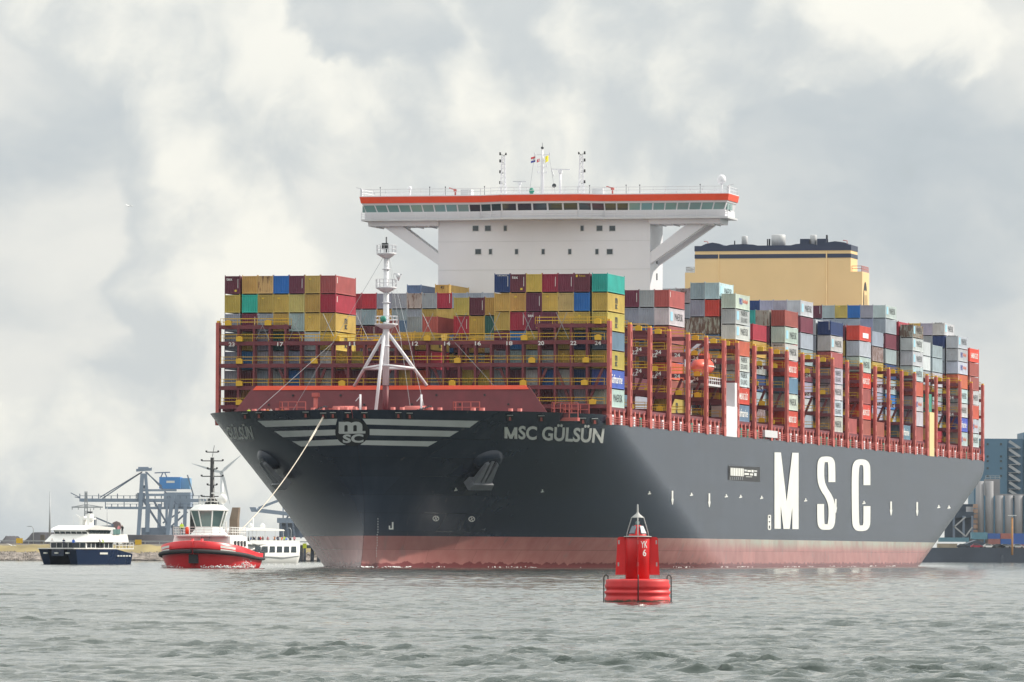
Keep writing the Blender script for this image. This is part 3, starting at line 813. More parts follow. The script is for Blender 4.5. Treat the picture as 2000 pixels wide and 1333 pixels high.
# ------------------------------------------------------------------ lashing bridges
TIER = 2.9; Z_BASE = 24.5
LEVELS = (24.7, 27.6, 31.0, 34.4)
def lashing_bridge_meshes():
    D = 0.75
    me = {}
    # legs at every second row
    for nm, hi in (('leg_low', 34.4), ('leg_high', 37.0)):
        me[nm] = MB().box((-D, -0.17, 21.65), (-D + 0.34, 0.17, hi)).box((D - 0.34, -0.17, 21.65), (D, 0.17, hi)).mesh('leg', M_maroon)
    for sg in (-1, 1):     # outer posts with slots
        mb = MB().box((-0.7, sg * 30.35, 23.2), (-0.28, sg * 30.85, 37.3)).box((0.28, sg * 30.35, 23.2), (0.7, sg * 30.85, 37.3))
        for z in (23.4, 25.2, 27.3, 29.5, 31.7, 33.9, 36.2): mb.box((-0.30, sg * 30.37, z), (0.30, sg * 30.83, z + 1.1))
        mb.prism([(-0.7, 23.2), (0.7, 23.2), (1.05, 22.6), (0.75, 21.6), (-0.75, 21.6), (-1.05, 22.6)], 1, sg * 30.3, sg * 30.86)
        mb.box((-0.4, sg * 30.4, 37.3), (0.4, sg * 30.8, 37.6), 1)
        me['post%d' % sg] = mb.mesh('outer_post', [M_red_lit, M_yellow])
    for i, z in enumerate(LEVELS):
        mb = MB().box((-D + 0.02, -30.3, z - 0.6), (-D + 0.2, 30.3, z)).box((D - 0.2, -30.3, z - 0.6), (D - 0.02, 30.3, z)).box((-D + 0.2, -30.15, z - 0.2), (D - 0.2, 30.15, z - 0.06))
        me['deck%d' % i] = mb.mesh('walkway', M_maroon)
        mb = MB()
        for x in (-D - 0.04, D + 0.04): rail(mb, [(x, -30.0, z), (x, 30.0, z)], 1.05, 2.5, (1.05, 0.55), 0.03)
        me['rail%d' % i] = mb.mesh('walkway_rail', M_yellow)
    for sg in (-1, 1):
        mb = MB()
        y0, y1 = sg * 19.3, sg * 30.1
        mb.box((-D, y0, 36.3), (-D + 0.2, y1, 36.9)).box((D - 0.2, y0, 36.3), (D, y1, 36.9)).box((-D + 0.2, y0, 36.6), (D - 0.2, y1, 36.8))
        me['top%d' % sg] = mb.mesh('upper_walkway', M_maroon)
        mb = MB()
        for x in (-D - 0.04, D + 0.04): rail(mb, [(x, y0, 36.85), (x, y1, 36.85)], 1.05, 2.5, (1.05, 0.55), 0.03)
        me['toprail%d' % sg] = mb.mesh('walkway_rail', M_yellow)
    for sg in (-1, 1): me['brace%d' % sg] = MB().beam((0, 0, 21.7), (0, sg * 3.6, 30.2), 0.36, 0.4).mesh('brace', M_maroon)
    me['box'] = MB().cbox((0, 0, 0.36), (0.5, 1.0, 0.72)).cbox((0, 0, 0.76), (0.3, 0.5, 0.12)).mesh('lashing_gear_box', M_yellow)
    rods = MB()
    for k in range(10):
        y = -24.5 + k * 5.2
        rods.tube([(-1.0, y, 34.6), (-1.15, y + 1.9, 38.6)], 0.04, 4).tube([(-1.0, y + 2.1, 34.6), (-1.15, y + 0.2, 38.6)], 0.04, 4)
    me['rods'] = rods.mesh('lashing_rods', M_steel)
    return me
LB = lashing_bridge_meshes()
LEG_Y = [(k - 11) * 2.48 for k in range(23)]
def build_lashing_bridges():
    for i, s in enumerate(POST):
        root = empty('lashing_bridge', (s, 0, 0), parent=SHIP)
        def part(k, nm, loc=(0, 0, 0)):
            o = link(nm, LB[k], root); o.location = loc; return o
        # only what can be seen: port posts of all, the whole first bridge
        part('post-1', 'outer_post'); part('post1', 'outer_post')
        for y in LEG_Y:
            if (i > 1 and y > -2) or (i > 0 and round(y / 2.48) % 2): continue
            part('leg_high' if abs(y) > 19 else 'leg_low', 'leg', (0, y, 0))
        for j in range(len(LEVELS)): part('deck%d' % j, 'walkway'); part('rail%d' % j, 'walkway_rail')
        for sg in (-1, 1): part('top%d' % sg, 'upper_walkway'); part('toprail%d' % sg, 'walkway_rail')
        for y in (-26, -17.3, -7, 7, 17.3):
            if i > 1 and y > -10: continue
            for sg in (-1, 1): part('brace%d' % sg, 'brace', (0, y, 0))
        if i == 0: part('rods', 'lashing_rods')
        random.seed(40 + i)
        for z in LEVELS + (36.85,):
            for y in ((-29.0, 22.5, 28.8) if z > 35 else (-28.9 + random.uniform(-0.5, 2), -18.5 + random.uniform(-3, 3), -3.5 + random.uniform(-4, 4), 12 + random.uniform(-4, 4), 27.0)):
                if i > 1 and (y > -20 or random.random() < 0.35): continue
                part('box', 'lashing_gear_box', (-1.0, y, z))
    # row numbers stencilled on the first bridges
    rows = [(22, -25.2), (20, -20.2), (18, -15.3), (16, -10.4), (14, -5.6), (12, -0.6), (9, 4.4), (11, 9.3), (17, 20.6), (23, 28.3), (24, -29.0)]
    for i in (0, 1, 2, 3, 4, 5, 6, 8, 9, 11, 12, 14, 16, 17, 18, 22, 23):
        for n, y in (rows if i == 0 else [(24, -29.0), (22, -25.2)]):
            for z in ((33.75,) if i == 0 else (33.75, 30.4)):
                w = 0.95
                me = text_mesh('row_number', str(n), lambda u, v: (POST[i] - 0.80, y + w / 2 - u * w, z - 0.1 + v * 0.62), M_letter, 0.02)
                link('row_number', me, SHIP)
build_lashing_bridges()

# ------------------------------------------------------------------ hatch coamings, stanchions and deck edge
def build_deck_edge():
    cm = MB().box((0, -28.6, 21.6), (12.3, 28.6, 24.1)).mesh('hatch_coaming', M_maroon)
    random.seed(3)
    for i in range(25):
        if i in (6, 20): continue
        o = link('hatch_coaming', cm, SHIP); o.location = (POST[i] + 1.25, 0, 0)
    # pedestals and fittings under the outer stacks on the port side
    fit = MB()
    for k in range(4):
        x = 1.3 + k * 3.3
        fit.box((x, -30.4, 21.65), (x + 0.8, -29.2, 24.0)).prism([(x + 0.9, 21.65), (x + 1.9, 21.65), (x + 1.5, 23.4), (x + 1.1, 23.4)], 1, -30.3, -29.4)
    fit.box((0.9, -30.3, 23.75), (13.6, -28.8, 24.35), 1)
    fitm = fit.mesh('stack_pedestal', [M_red_lit, M_maroon])
    for i in range(25):
        if i in (6, 20): continue
        o = link('stack_pedestal', fitm, SHIP); o.location = (POST[i], 0, 0)
        o2 = link('stack_pedestal', fitm, SHIP); o2.location = (POST[i] + 14.9, 0, 0); o2.rotation_euler = (0, 0, math.pi)
    # side rail, one length per bay
    for i in range(25):
        mb = MB(); L_ = POST[i + 1] - POST[i]
        rail(mb, [(1.2, -30.55, Z_DECK), (L_ - 1.2, -30.55, Z_DECK)], 1.15, 1.6, (1.15, 0.8, 0.45), 0.035)
        o = mb.build('side_rail', M_red_lit, SHIP); o.location = (POST[i], 0, 0)
        for q in range(2):
            x = POST[i] + 3 + q * 6 + random.uniform(-1, 1)
            MB().box((x, -30.5, Z_DECK), (x + 1.3, -30.25, Z_DECK + 1.5)).build('fire_locker', M_white if random.random() < 0.75 else M_green, SHIP)
    # white stair casing by the house, cream one by the funnel
    b = MB().box((POST[6] + 1.4, -30.75, 21.6), (POST[7] - 0.6, -28.2, 26.6)).box((POST[7] - 2.6, -30.7, 26.6), (POST[7] - 0.6, -28.6, 30.6))
    b.build('ladder_casing', M_white, SHIP)
    MB().box((POST[20] + 2.2, -30.75, 21.6), (POST[21] - 3.0, -28.6, 30.2)).build('ladder_casing', M_cream, SHIP)
    MB().box((POST[20] + 3.6, -30.3, 30.2), (POST[21] - 3.4, -28.9, 33.8)).build('ladder_casing_top', M_green, SHIP)
    MB().box((POST[9] - 6.6, -30.9, 22.1), (POST[9] + 4.8, -30.3, 23.3)).build('gangway', M_grey, SHIP)
    # stern mooring lines gear
    for k in range(3):
        p = Vector(hull_hit([1905 + k * 5], [946], 0.1)[0]) if k == 0 else None
build_deck_edge()

# ------------------------------------------------------------------ deckhouse and bridge
H0, H1 = POST[6] + 0.6, POST[7] - 0.6
def build_house():
    root = empty('deckhouse', parent=SHIP)
    MB().box((H0, -18.0, 21.6), (H1, 18.0, 58.9)).build('house_wall', M_white, root)
    for z in (29, 33, 37, 41, 45, 49.2, 53.9):
        MB().box((H0 - 0.03, -18.02, z), (H0 + 0.05, 18.02, z + 0.06)).build('weld_seam', M_grey, root)
    # windows on the front, from their places in the photograph
    for xs, py in (((929, 953, 987, 1137, 1171, 1196), 446.5), ((934, 958, 1009, 1061, 1113, 1166, 1191), 492)):
        for x in xs:
            r = rays(x, py); l0 = ship_local(np.array([0, 0, CAM_H])); d = ship_local(np.array([0, 0, CAM_H]) + r) - l0
            t = (H0 - l0[0]) / d[0]; p = l0 + d * t
            w = 0.95 if x in (929, 953, 1171, 1196, 934, 1191) else 0.5
            f = MB().box((H0 - 0.06, p[1] - w / 2 - 0.1, p[2] - 0.52), (H0 + 0.1, p[1] + w / 2 + 0.1, p[2] + 0.52)).build('window_frame', M_grey, root)
            MB().box((H0 - 0.09, p[1] - w / 2, p[2] - 0.42), (H0, p[1] + w / 2, p[2] + 0.42)).build('window_pane', M_glass, f)
    for z in (47.6, 50.3): MB().box((H0 + 5, -18.08, z), (H0 + 5.8, -17.95, z + 1.1)).build('side_window', M_glass, root)
    # plan of the bridge: wings with a centre bay pushed forward
    F = H0 - 0.7
    def plan(off):
        f = F - off
        return [(f, -30.6 - off), (f, -10.5), (f - 2.0, -6.5), (f - 2.0, 6.5), (f, 10.5), (f, 30.2 + off), (H1 - 3.0, 30.2 + off), (H1 + 1.5, 20), (H1 + 1.5, -20), (H1 - 3.0, -30.6 - off)]
    wh = empty('wheelhouse', parent=SHIP)
    def slab(z0, o0, z1, o1, nm, mat):
        a = [(x, y, z0) for x, y in plan(o0)]; b = [(x, y, z1) for x, y in plan(o1)]
        n = len(a)
        return MB().add(a + b, [tuple(range(n))[::-1], tuple(range(n, 2 * n))] + [(i, (i + 1) % n, n + (i + 1) % n, n + i) for i in range(n)]).build(nm, mat, wh)
    slab(57.75, 0.2, 58.85, 0.2, 'wheelhouse_base', M_white)
    slab(57.45, 0.7, 57.75, 0.7, 'wing_deck', M_grey)
    slab(58.85, 0.05, 60.1, 0.45, 'wheelhouse_core', M_white)
    slab(60.1, 0.55, 60.4, 0.6, 'eave', M_white)
    slab(60.4, 0.75, 61.45, 0.95, 'roof_band', M_orange)
    slab(61.45, 0.9, 61.6, 0.9, 'roof', M_white)
    # panes
    front = plan(0.05)[:6]; top = plan(0.45)[:6]
    for k in range(5):
        a0, a1 = Vector((*front[k], 58.93)), Vector((*front[k + 1], 58.93)); b0, b1 = Vector((*top[k], 60.02)), Vector((*top[k + 1], 60.02))
        n = {0: 10, 1: 2, 2: 5, 3: 2, 4: 10}[k]
        for i in range(n):
            u0, u1 = (i + 0.06) / n, (i + 0.94) / n
            q = [a0.lerp(a1, u0), a0.lerp(a1, u1), b0.lerp(b1, u1), b0.lerp(b1, u0)]
            nrm = (q[1] - q[0]).cross(q[3] - q[0]).normalized()
            if nrm.x > 0: nrm = -nrm
            vs = [p + nrm * 0.05 for p in q] + [p - nrm * 0.04 for p in q]
            pane = MB().add(vs, [(0, 1, 2, 3), (7, 6, 5, 4), (0, 1, 5, 4), (1, 2, 6, 5), (2, 3, 7, 6), (3, 0, 4, 7)])
            pane.build('bridge_pane', M_glass if k in (1, 2, 3) or (k == 0 and i > 7) or (k == 4 and i < 1) else M_glass_l, wh)
    for sg in (-1, 1):
        MB().box((F + 0.6, sg * 30.5, 58.93), (F + 2.4, sg * 31.02, 60.0)).build('bridge_pane', M_glass_l, wh)
        MB().box((F + 2.9, sg * 30.5, 58.93), (F + 4.8, sg * 31.02, 60.0)).build('bridge_pane', M_glass_l, wh)
    # walkway rail in front of the windows
    mb = MB(); pl = plan(0.65)
    rail(mb, [(x, y, 57.75) for x, y in pl[:6]], 1.1, 1.7, (1.1, 0.75, 0.4), 0.04); mb.build('walkway_rail', M_white, wh)
    mb = MB(); pl = plan(0.6)
    rail(mb, [(x, y, 61.6) for x, y in pl] + [(pl[0][0], pl[0][1], 61.6)], 1.1, 2.0, (1.1, 0.6), 0.035); mb.build('roof_rail', M_white, wh)
    # wing girders and struts
    for sg in (-1, 1):
        w = empty('bridge_wing_support', parent=SHIP)
        MB().prism([(H0 - 0.5, 56.6), (H0 + 5.8, 56.6), (H0 + 6.4, 57.45), (H0 - 0.7, 57.45)], 1, sg * 17.9, sg * 29.9).build('wing_girder', M_white, w)
        a = [(sg * 27.6, 56.65), (sg * 24.2, 56.65), (sg * 17.9, 51.9), (sg * 17.9, 50.0)]
        MB().prism(a, 0, H0 + 0.1, H0 + 1.9).build('wing_strut', M_white, w)
        MB().prism([(sg * 27.6, 56.65), (sg * 24.9, 56.65), (sg * 17.9, 51.4), (sg * 17.9, 50.0)], 0, H0 + 6.5, H0 + 7.6).build('wing_strut', M_white, w)
        for k in range(5):
            MB().box((H0 - 0.4, sg * (19.5 + k * 2.3), 56.4), (H0 + 5.5, sg * (19.6 + k * 2.3), 56.62)).build('girder_rib', M_white, w)
build_house()

def build_bridge_top():
    F = H0 + 2
    root = empty('radar_mast', parent=SHIP)
    def lattice(s, y, z0, z1, w, nm):
        mb = MB()
        for a, b in ((-1, -1), (1, -1), (1, 1), (-1, 1)): mb.tube([(s + a * w, y + b * w, z0), (s + a * w * 0.55, y + b * w * 0.55, z1)], 0.07, 5)
        n = 9
        for k in range(n):
            z = z0 + (z1 - z0) * k / n; zz = z0 + (z1 - z0) * (k + 1) / n
            f = w * (1 - 0.45 * k / n); g = w * (1 - 0.45 * (k + 1) / n)
            mb.beam((s - f, y - f, z), (s - g, y + g, zz), 0.07).beam((s + f, y + f, z), (s + g, y - g, zz), 0.07).beam((s - f, y - f, z), (s - f, y + f, z), 0.07).beam((s - f, y - f, z), (s + g, y - g, zz), 0.07)
        return mb.build(nm, M_white, root)
    for y, yy in ((7.4, 1), (-5.9, -1)):
        lattice(F, y, 61.6, 68.3, 0.42, 'signal_mast')
        for k, z in enumerate((63.6, 65.4, 67.2, 68.4)):
            MB().tube([(F, y, z), (F, y + yy * 0.55, z + 0.1)], 0.05, 5).lathe((F, y + yy * 0.55, z), [(0.15, 0), (0.15, 0.5)], 8).build('navigation_light', M_black, root)
        MB().tube([(F, y, 68.2), (F, y - yy * 0.4, 68.6)], 0.05, 5).lathe((F, y - yy * 0.45, 68.4), [(0.13, 0), (0.13, 0.4)], 8).build('navigation_light', M_black, root)
        mb = MB(); 
        for a in (-1.4, 1.4): mb.beam((F, y + a, 61.6), (F, y, 64.2), 0.06)
        mb.build('mast_stay', M_white, root)
    # main mast
    y = 0.75
    MB().tube([(F, y, 61.6), (F, y, 66.5), (F, y, 69.6)], [0.32, 0.26, 0.12], 8).build('mast_pole', M_white, root)
    for z, w in ((68.4, 1.35), (67.4, 0.8), (66.4, 0.8), (65.4, 0.8)):
        MB().beam((F, y - w, z), (F, y + w, z), 0.09).box((F - 0.08, y - w, z - 0.1), (F + 0.08, y - w + 0.16, z + 0.35)).box((F - 0.08, y + w - 0.16, z - 0.1), (F + 0.08, y + w, z + 0.35)).build('yard', M_white, root)
    MB().lathe((F, y, 69.4), [(0.22, 0), (0.25, 0.25), (0.05, 0.4), (0.03, 1.0)], 10).build('masthead_light', M_dark, root)
    # flags on halyards
    def flag(y0, z0, w, h, mats, ph):
        mb = MB(); nx = 8
        for r in range(len(mats)):
            za = z0 - h * r / len(mats); zb = z0 - h * (r + 1) / len(mats)
            for k in range(nx):
                def Pt(u, z): return (F + 0.15 * math.sin(u * 6 + ph), y0 + u * w, z - u * 0.25)
                mb.add([Pt(k / nx, za), Pt((k + 1) / nx, za), Pt((k + 1) / nx, zb), Pt(k / nx, zb)], [(0, 1, 2, 3)], r)
        return mb
    mR = paint('flag_red', (0.6, 0.03, 0.05), 0.8, 0.05); mW = paint('flag_white', (0.8, 0.8, 0.8), 0.8, 0.03); mB = paint('flag_blue', (0.02, 0.04, 0.35), 0.8, 0.05); mY = paint('flag_yellow', (0.85, 0.72, 0.03), 0.8, 0.05)
    flag(1.95, 68.2, 0.75, 0.95, [mR, mW, mB], 0).build('flag', [mR, mW, mB], root)
    flag(1.25, 67.8, 0.45, 0.5, [mR], 1).build('flag', [mR], root)
    flag(-0.25, 68.3, 0.55, 1.0, [mY], 2).build('flag', [mY], root)
    MB().tube([(F, 2.1, 68.3), (F, 3.0, 61.7)], 0.03, 4).tube([(F, -0.4, 68.3), (F, -1.5, 61.7)], 0.03, 4).build('halyard', M_steel, root)
    # radars
    MB().tube([(F, 4.6, 61.6), (F, 4.6, 63.6)], 0.12, 6).cbox((F, 4.6, 63.7), (0.5, 0.5, 0.35)).build('radar_stand', M_white, root)
    MB().cbox((F, 4.6, 63.98), (0.25, 2.3, 0.18)).build('radar_scanner', M_grey, root)
    MB().tube([(F, -2.3, 61.6), (F, -2.3, 65.4)], 0.2, 8).cbox((F, -2.3, 65.6), (0.6, 0.6, 0.5)).build('radar_stand', M_white, root)
    MB().beam((F, -4.0, 65.88), (F, -0.8, 66.0), 0.16).build('radar_scanner', M_white, root)
    MB().beam((F, -0.85, 66.0), (F, -1.25, 64.8), 0.5, 0.1).build('radar_screen', M_grey, root)
    mb = MB(); mb.lathe((0, 0, 0), [(0.12, 0), (0.36, 0.25), (0.36, 0.3)], 14)
    o = mb.build('horn', M_dark, root); o.location = (F - 0.5, -1.45, 63.2); o.rotation_euler = (0, R(-90), 0)
    MB().lathe((F, 2.55, 61.6), [(0.3, 0), (0.3, 0.5), (0.45, 0.6), (0.42, 1.0), (0.2, 1.3)], 12).build('magnetic_compass', M_green, root)
    # satellite domes
    for y, z, r, st in ((-29.6, 63.3, 0.72, 1.7), (23.4, 62.7, 0.33, 1.1)):
        d = MB().lathe((F, y, z), [(r * 0.55, 0), (r * 0.95, r * 0.35), (r, r * 0.9), (r * 0.9, r * 1.5), (r * 0.55, r * 1.95), (0.02, r * 2.1)], 20).build('satellite_dome', M_white, root)
        MB().tube([(F, y, 61.6), (F, y, z + 0.05)], 0.16, 8).build('dome_post', M_white, d)
    for y in (13.6, -8.8):
        MB().box((F - 0.8, y - 0.9, 61.6), (F + 1.0, y + 0.9, 62.7)).build('roof_locker', M_grey, root)
    for y in (15.6, -11.2):
        c = MB().tube([(F, y, 61.6), (F, y, 62.8)], 0.14, 6).beam((F, y, 62.75), (F - 0.3, y + 1.0, 63.0), 0.2).cbox((F, y, 62.6), (0.5, 0.5, 0.4))
        c.build('searchlight_stand', M_red_lit, root)
    for y in (28.5, 20.0, 17.3, 10.6, -7.3, -13.5, -15.8, -26):
        MB().tube([(F, y, 61.6), (F, y, 63.1)], 0.04, 4).lathe((F, y, 63.1), [(0.1, 0), (0.1, 0.18)], 6).build('aerial', M_dark, root)
    for sg in (-1, 1):
        mb = MB(); y = sg * 31.2
        mb.box((H0 - 0.4, y - 0.15, 61.6), (H0 + 0.4, y + 0.15, 62.9)).beam((H0, y, 62.9), (H0, y + sg * 0.9, 63.1), 0.1)
        mb.build('wing_light', M_white, root)
build_bridge_top()

# ------------------------------------------------------------------ funnel casing
def build_funnel():
    s0, s1 = POST[20] + 1.2, POST[21] - 1.6
    root = empty('funnel_casing', parent=SHIP)
    MB().box((s0, -17.5, 21.6), (s1, 18.0, 57.8)).build('casing_wall', M_cream, root)
    MB().box((s0 + 0.02, -15.2, 57.8), (s1 - 0.4, 16.0, 62.0)).build('casing_wall', M_cream, root)
    MB().box((s0 - 0.06, -15.26, 60.55), (s1 - 0.34, 16.06, 61.35)).build('funnel_band', M_navy, root)
    MB().box((s0 - 0.08, -15.28, 62.0), (s1 - 0.32, 16.08, 63.05)).build('funnel_band', M_navy, root)
    for y0, y1, h in ((14.8, 10.2, 0.45), (9.9, 3.4, 0.22), (-3.2, -8.6, 0.25), (-9.2, -14.9, 0.5)):
        MB().prism([(y0, 63.05), (y1, 63.05), (y1 + 1, 63.05 + h), ((y0 + y1) / 2, 63.05 + h * 1.5), (y0 - 1, 63.05 + h)], 0, s0 + 0.2, s1 - 1).build('casing_hood', M_navy, root)
    for y, r, h in ((6.6, 0.6, 2.1), (-0.2, 1.4, 2.3), (-7.2, 0.65, 2.2), (-9.9, 0.2, 2.2), (8.6, 0.12, 1.2), (2.0, 0.12, 1.5), (1.6, 0.18, 1.5)):
        MB().lathe((s0 + 3, y, 63.0), [(r, 0), (r, h - 0.1), (r * 0.92, h), (r * 0.85, h - 0.25)], 18).build('exhaust_pipe', paint('pipe_grey', (0.5, 0.51, 0.52), 0.5, 0.15, 0.6, streak=0.3, streak_col=(0.2, 0.17, 0.14)) if r > 0.3 else M_dark, root)
    for y in (-5.6, -9.0): MB().box((s0 + 2, y - 0.9, 63.0), (s0 + 4.5, y + 0.9, 64.4)).build('casing_vent', M_navy, root)
    for y in (13.6, -14.3): MB().tube([(s0 + 1, y, 63.1), (s0 + 1, y, 63.9), (s0 + 1, y + 0.8, 64.0)], 0.09, 6).build('davit', M_red_lit, root)
    mb = MB(); rail(mb, [(s0 + 0.3, 16.2, 57.8), (s0 + 0.3, 17.8, 57.8), (s1, 17.8, 57.8)], 1.1, 1.2, (1.1, 0.6), 0.05); mb.build('casing_rail', M_steel, root)
    mb = MB(); rail(mb, [(s0 + 0.3, -15.4, 57.8), (s0 + 0.3, -17.3, 57.8), (s1, -17.3, 57.8)], 1.1, 1.2, (1.1, 0.6), 0.05); mb.build('casing_rail', M_red_lit, root)
    MB().tube([(s0 - 0.1, -10.4, 30), (s0 - 0.1, -10.4, 61.9)], 0.14, 6).build('vent_pipe', M_cream, root)
    MB().tube([(s0 - 0.06, 11.2, 30), (s0 - 0.06, 11.2, 61.9)], 0.10, 6).build('vent_pipe', M_cream, root)
    # emblem on the port side
    def E(u, v): return (s0 + 1.0 + u * 4.6, -17.56, 46.5 + v * 9.4)
    mb = MB(); n = 28
    for k in range(n):
        a, b = 2 * math.pi * k / n, 2 * math.pi * (k + 1) / n
        mb.add([E(0.5 + 0.5 * math.cos(a), 0.5 + 0.5 * math.sin(a)), E(0.5 + 0.5 * math.cos(b), 0.5 + 0.5 * math.sin(b)), E(0.5, 0.5)], [(0, 1, 2)])
    em = mb.build('emblem', M_black, root)
    def E2(o, s): return lambda u, v: (s0 + 1.0 + (o[0] + u * s[0]) * 4.6, -17.60, 46.5 + (o[1] + v * s[1]) * 9.4)
    link('emblem_lettering', text_mesh('emblem_lettering', 'm', E2((0.16, 0.48), (0.68, 0.34)), M_cream, 0.03), em)
    link('emblem_lettering', text_mesh('emblem_lettering', 'SC', E2((0.2, 0.12), (0.6, 0.28)), M_cream, 0.03), em)
build_funnel()

def build_lifeboat():
    # orange enclosed lifeboat in white davits on the port side of the house
    root = empty('lifeboat', to_world(POST[6] - 3.0, -27.6, 32.6), math.pi / 2 - TH)
    tag(root, 'orange red enclosed lifeboat hanging in white davits beside the white deckhouse', 'lifeboat')
    rings = []
    for u in np.linspace(-1, 1, 15):
        w = max(0.02, (1 - abs(u) ** 2.6)) ** 0.5
        rings.append([(u * 4.6, 1.7 * w * math.cos(a), 0.3 + (1.5 if math.sin(a) > 0 else 1.3) * w * math.sin(a)) for a in np.linspace(0, 2 * math.pi, 19)[:-1]])
    mo = paint('lifeboat_orange', (0.72, 0.10, 0.06), 0.4, 0.06)
    MB().loft(rings).build('lifeboat_hull', mo, root)
    MB().box((0.6, -0.95, 1.2), (3.0, 0.95, 2.5)).build('conning_tower', mo, root)
    MB().tube([(-4.5, -1.2, 0.35), (0, -1.78, 0.35), (4.5, -1.2, 0.35)], 0.12, 6).build('fender_strip', M_letter, root)
    MB().tube([(-3.2, 0, 1.4), (-3.2, 0, 4.3)], 0.07, 5).tube([(3.2, 0, 1.6), (3.2, 0, 4.3)], 0.07, 5).build('fall_wire', M_steel, root)
    d = empty('davit', parent=SHIP)
    for s in (POST[6] - 6.2, POST[6] + 0.2):
        MB().beam((s, -24.8, 24.5), (s, -25.2, 34.6), 0.5).beam((s, -25.0, 34.3), (s, -28.2, 37.0), 0.45).beam((s, -25.0, 29.5), (s, -28.0, 31.8), 0.4).build('davit_arm', M_white, d)
    MB().box((POST[5] + 1.6, -30.2, 29.6), (POST[6] + 0.6, -25.2, 29.95)).build('boat_deck', M_grey, d)
    mb = MB(); rail(mb, [(POST[5] + 1.6, -30.1, 29.95), (POST[6] + 0.6, -30.1, 29.95)], 1.1, 1.6, (1.1, 0.6), 0.05); mb.build('boat_deck_rail', M_white, d)
    MB().box((POST[5] + 5.5, -24.6, 29.95), (POST[6] - 3.5, -22.0, 35.2)).build('boat_deck_house', M_white, d)
build_lifeboat()
# ------------------------------------------------------------------ containers
CC = {  # base colour, rust amount
    'mustard yellow': ((0.50, 0.36, 0.095), 0.06), 'tan yellow': ((0.54, 0.40, 0.17), 0.3), 'maroon': ((0.155, 0.035, 0.062), 0.04), 'brick red': ((0.36, 0.10, 0.09), 0.08),
    'crimson': ((0.36, 0.03, 0.055), 0.03), 'blue': ((0.025, 0.15, 0.42), 0.05), 'navy blue': ((0.022, 0.05, 0.16), 0.06), 'steel blue': ((0.14, 0.22, 0.33), 0.1),
    'teal': ((0.03, 0.36, 0.33), 0.03), 'light grey': ((0.50, 0.54, 0.57), 0.05), 'grey': ((0.33, 0.37, 0.43), 0.12), 'rusty grey': ((0.40, 0.38, 0.36), 0.85),
    'bright red': ((0.62, 0.075, 0.05), 0.03), 'orange red': ((0.55, 0.13, 0.075), 0.06), 'dark green': ((0.03, 0.13, 0.12), 0.05), 'violet blue': ((0.08, 0.13, 0.46), 0.03),
}
def container_material(attr):
    m = bpy.data.materials.new('container_paint_' + attr); m.use_nodes = True
    nt, N, L, P = nodes_of(m)
    P.inputs['Roughness'].default_value = 0.55; P.inputs['Specular IOR Level'].default_value = 0.35
    tc = N.new('ShaderNodeTexCoord')
    if attr == 'object':
        oi = N.new('ShaderNodeObjectInfo'); col = oi.outputs['Color']; rust = oi.outputs['Alpha']; rnd = oi.outputs['Random']
    else:
        at_ = N.new('ShaderNodeAttribute'); at_.attribute_name = 'Col'; col = at_.outputs['Color']; rust = at_.outputs['Alpha']; rnd = None
    ad = N.new('ShaderNodeVectorMath'); ad.operation = 'ADD'; L.new(tc.outputs['Object'], ad.inputs[0])
    if rnd:
        sc = N.new('ShaderNodeMath'); sc.operation = 'MULTIPLY'; sc.inputs[1].default_value = 300; L.new(rnd, sc.inputs[0]); L.new(sc.outputs[0], ad.inputs[1])
    mp = N.new('ShaderNodeMapping'); mp.inputs['Scale'].default_value = (1.5, 1.5, 0.35); L.new(ad.outputs[0], mp.inputs[0])
    no = N.new('ShaderNodeTexNoise'); no.inputs['Scale'].default_value = 1.6; no.inputs['Detail'].default_value = 8; no.inputs['Roughness'].default_value = 0.65; L.new(mp.outputs[0], no.inputs['Vector'])
    n2 = N.new('ShaderNodeTexNoise'); n2.inputs['Scale'].default_value = 0.5; n2.inputs['Detail'].default_value = 4; L.new(ad.outputs[0], n2.inputs['Vector'])
    th = N.new('ShaderNodeMath'); th.operation = 'MULTIPLY_ADD'; th.inputs[1].default_value = -0.26; th.inputs[2].default_value = 0.69; L.new(rust, th.inputs[0])
    su = N.new('ShaderNodeMath'); su.operation = 'SUBTRACT'; L.new(no.outputs[0], su.inputs[0]); L.new(th.outputs[0], su.inputs[1])
    mr = N.new('ShaderNodeMapRange'); mr.inputs[1].default_value = 0.0; mr.inputs[2].default_value = 0.07; mr.inputs[4].default_value = 0.85; L.new(su.outputs[0], mr.inputs[0])
    v = N.new('ShaderNodeMapRange'); v.inputs[1].default_value = 0.3; v.inputs[2].default_value = 0.7; v.inputs[3].default_value = 0.86; v.inputs[4].default_value = 1.12; L.new(n2.outputs[0], v.inputs[0])
    s2 = N.new('ShaderNodeVectorMath'); s2.operation = 'SCALE'; L.new(col, s2.inputs[0]); L.new(v.outputs[0], s2.inputs['Scale'])
    mx = N.new('ShaderNodeMix'); mx.data_type = 'RGBA'; mx.inputs[7].default_value = (0.13, 0.055, 0.03, 1)
    L.new(mr.outputs[0], mx.inputs[0]); L.new(s2.outputs[0], mx.inputs[6]); L.new(mx.outputs[2], P.inputs['Base Color'])
    return m
M_cont = container_material('object'); M_cont_v = container_material('attribute')
CW = 2.438
def corrugated(n, L_, d):
    """profile points (along, depth) of a ribbed panel"""
    pts = []
    st = L_ / n
    for i in range(n):
        a = i * st
        pts += [(a, 0), (a + st * 0.28, 0), (a + st * 0.5, d), (a + st * 0.78, d)]
    pts.append((L_, 0))
    return pts
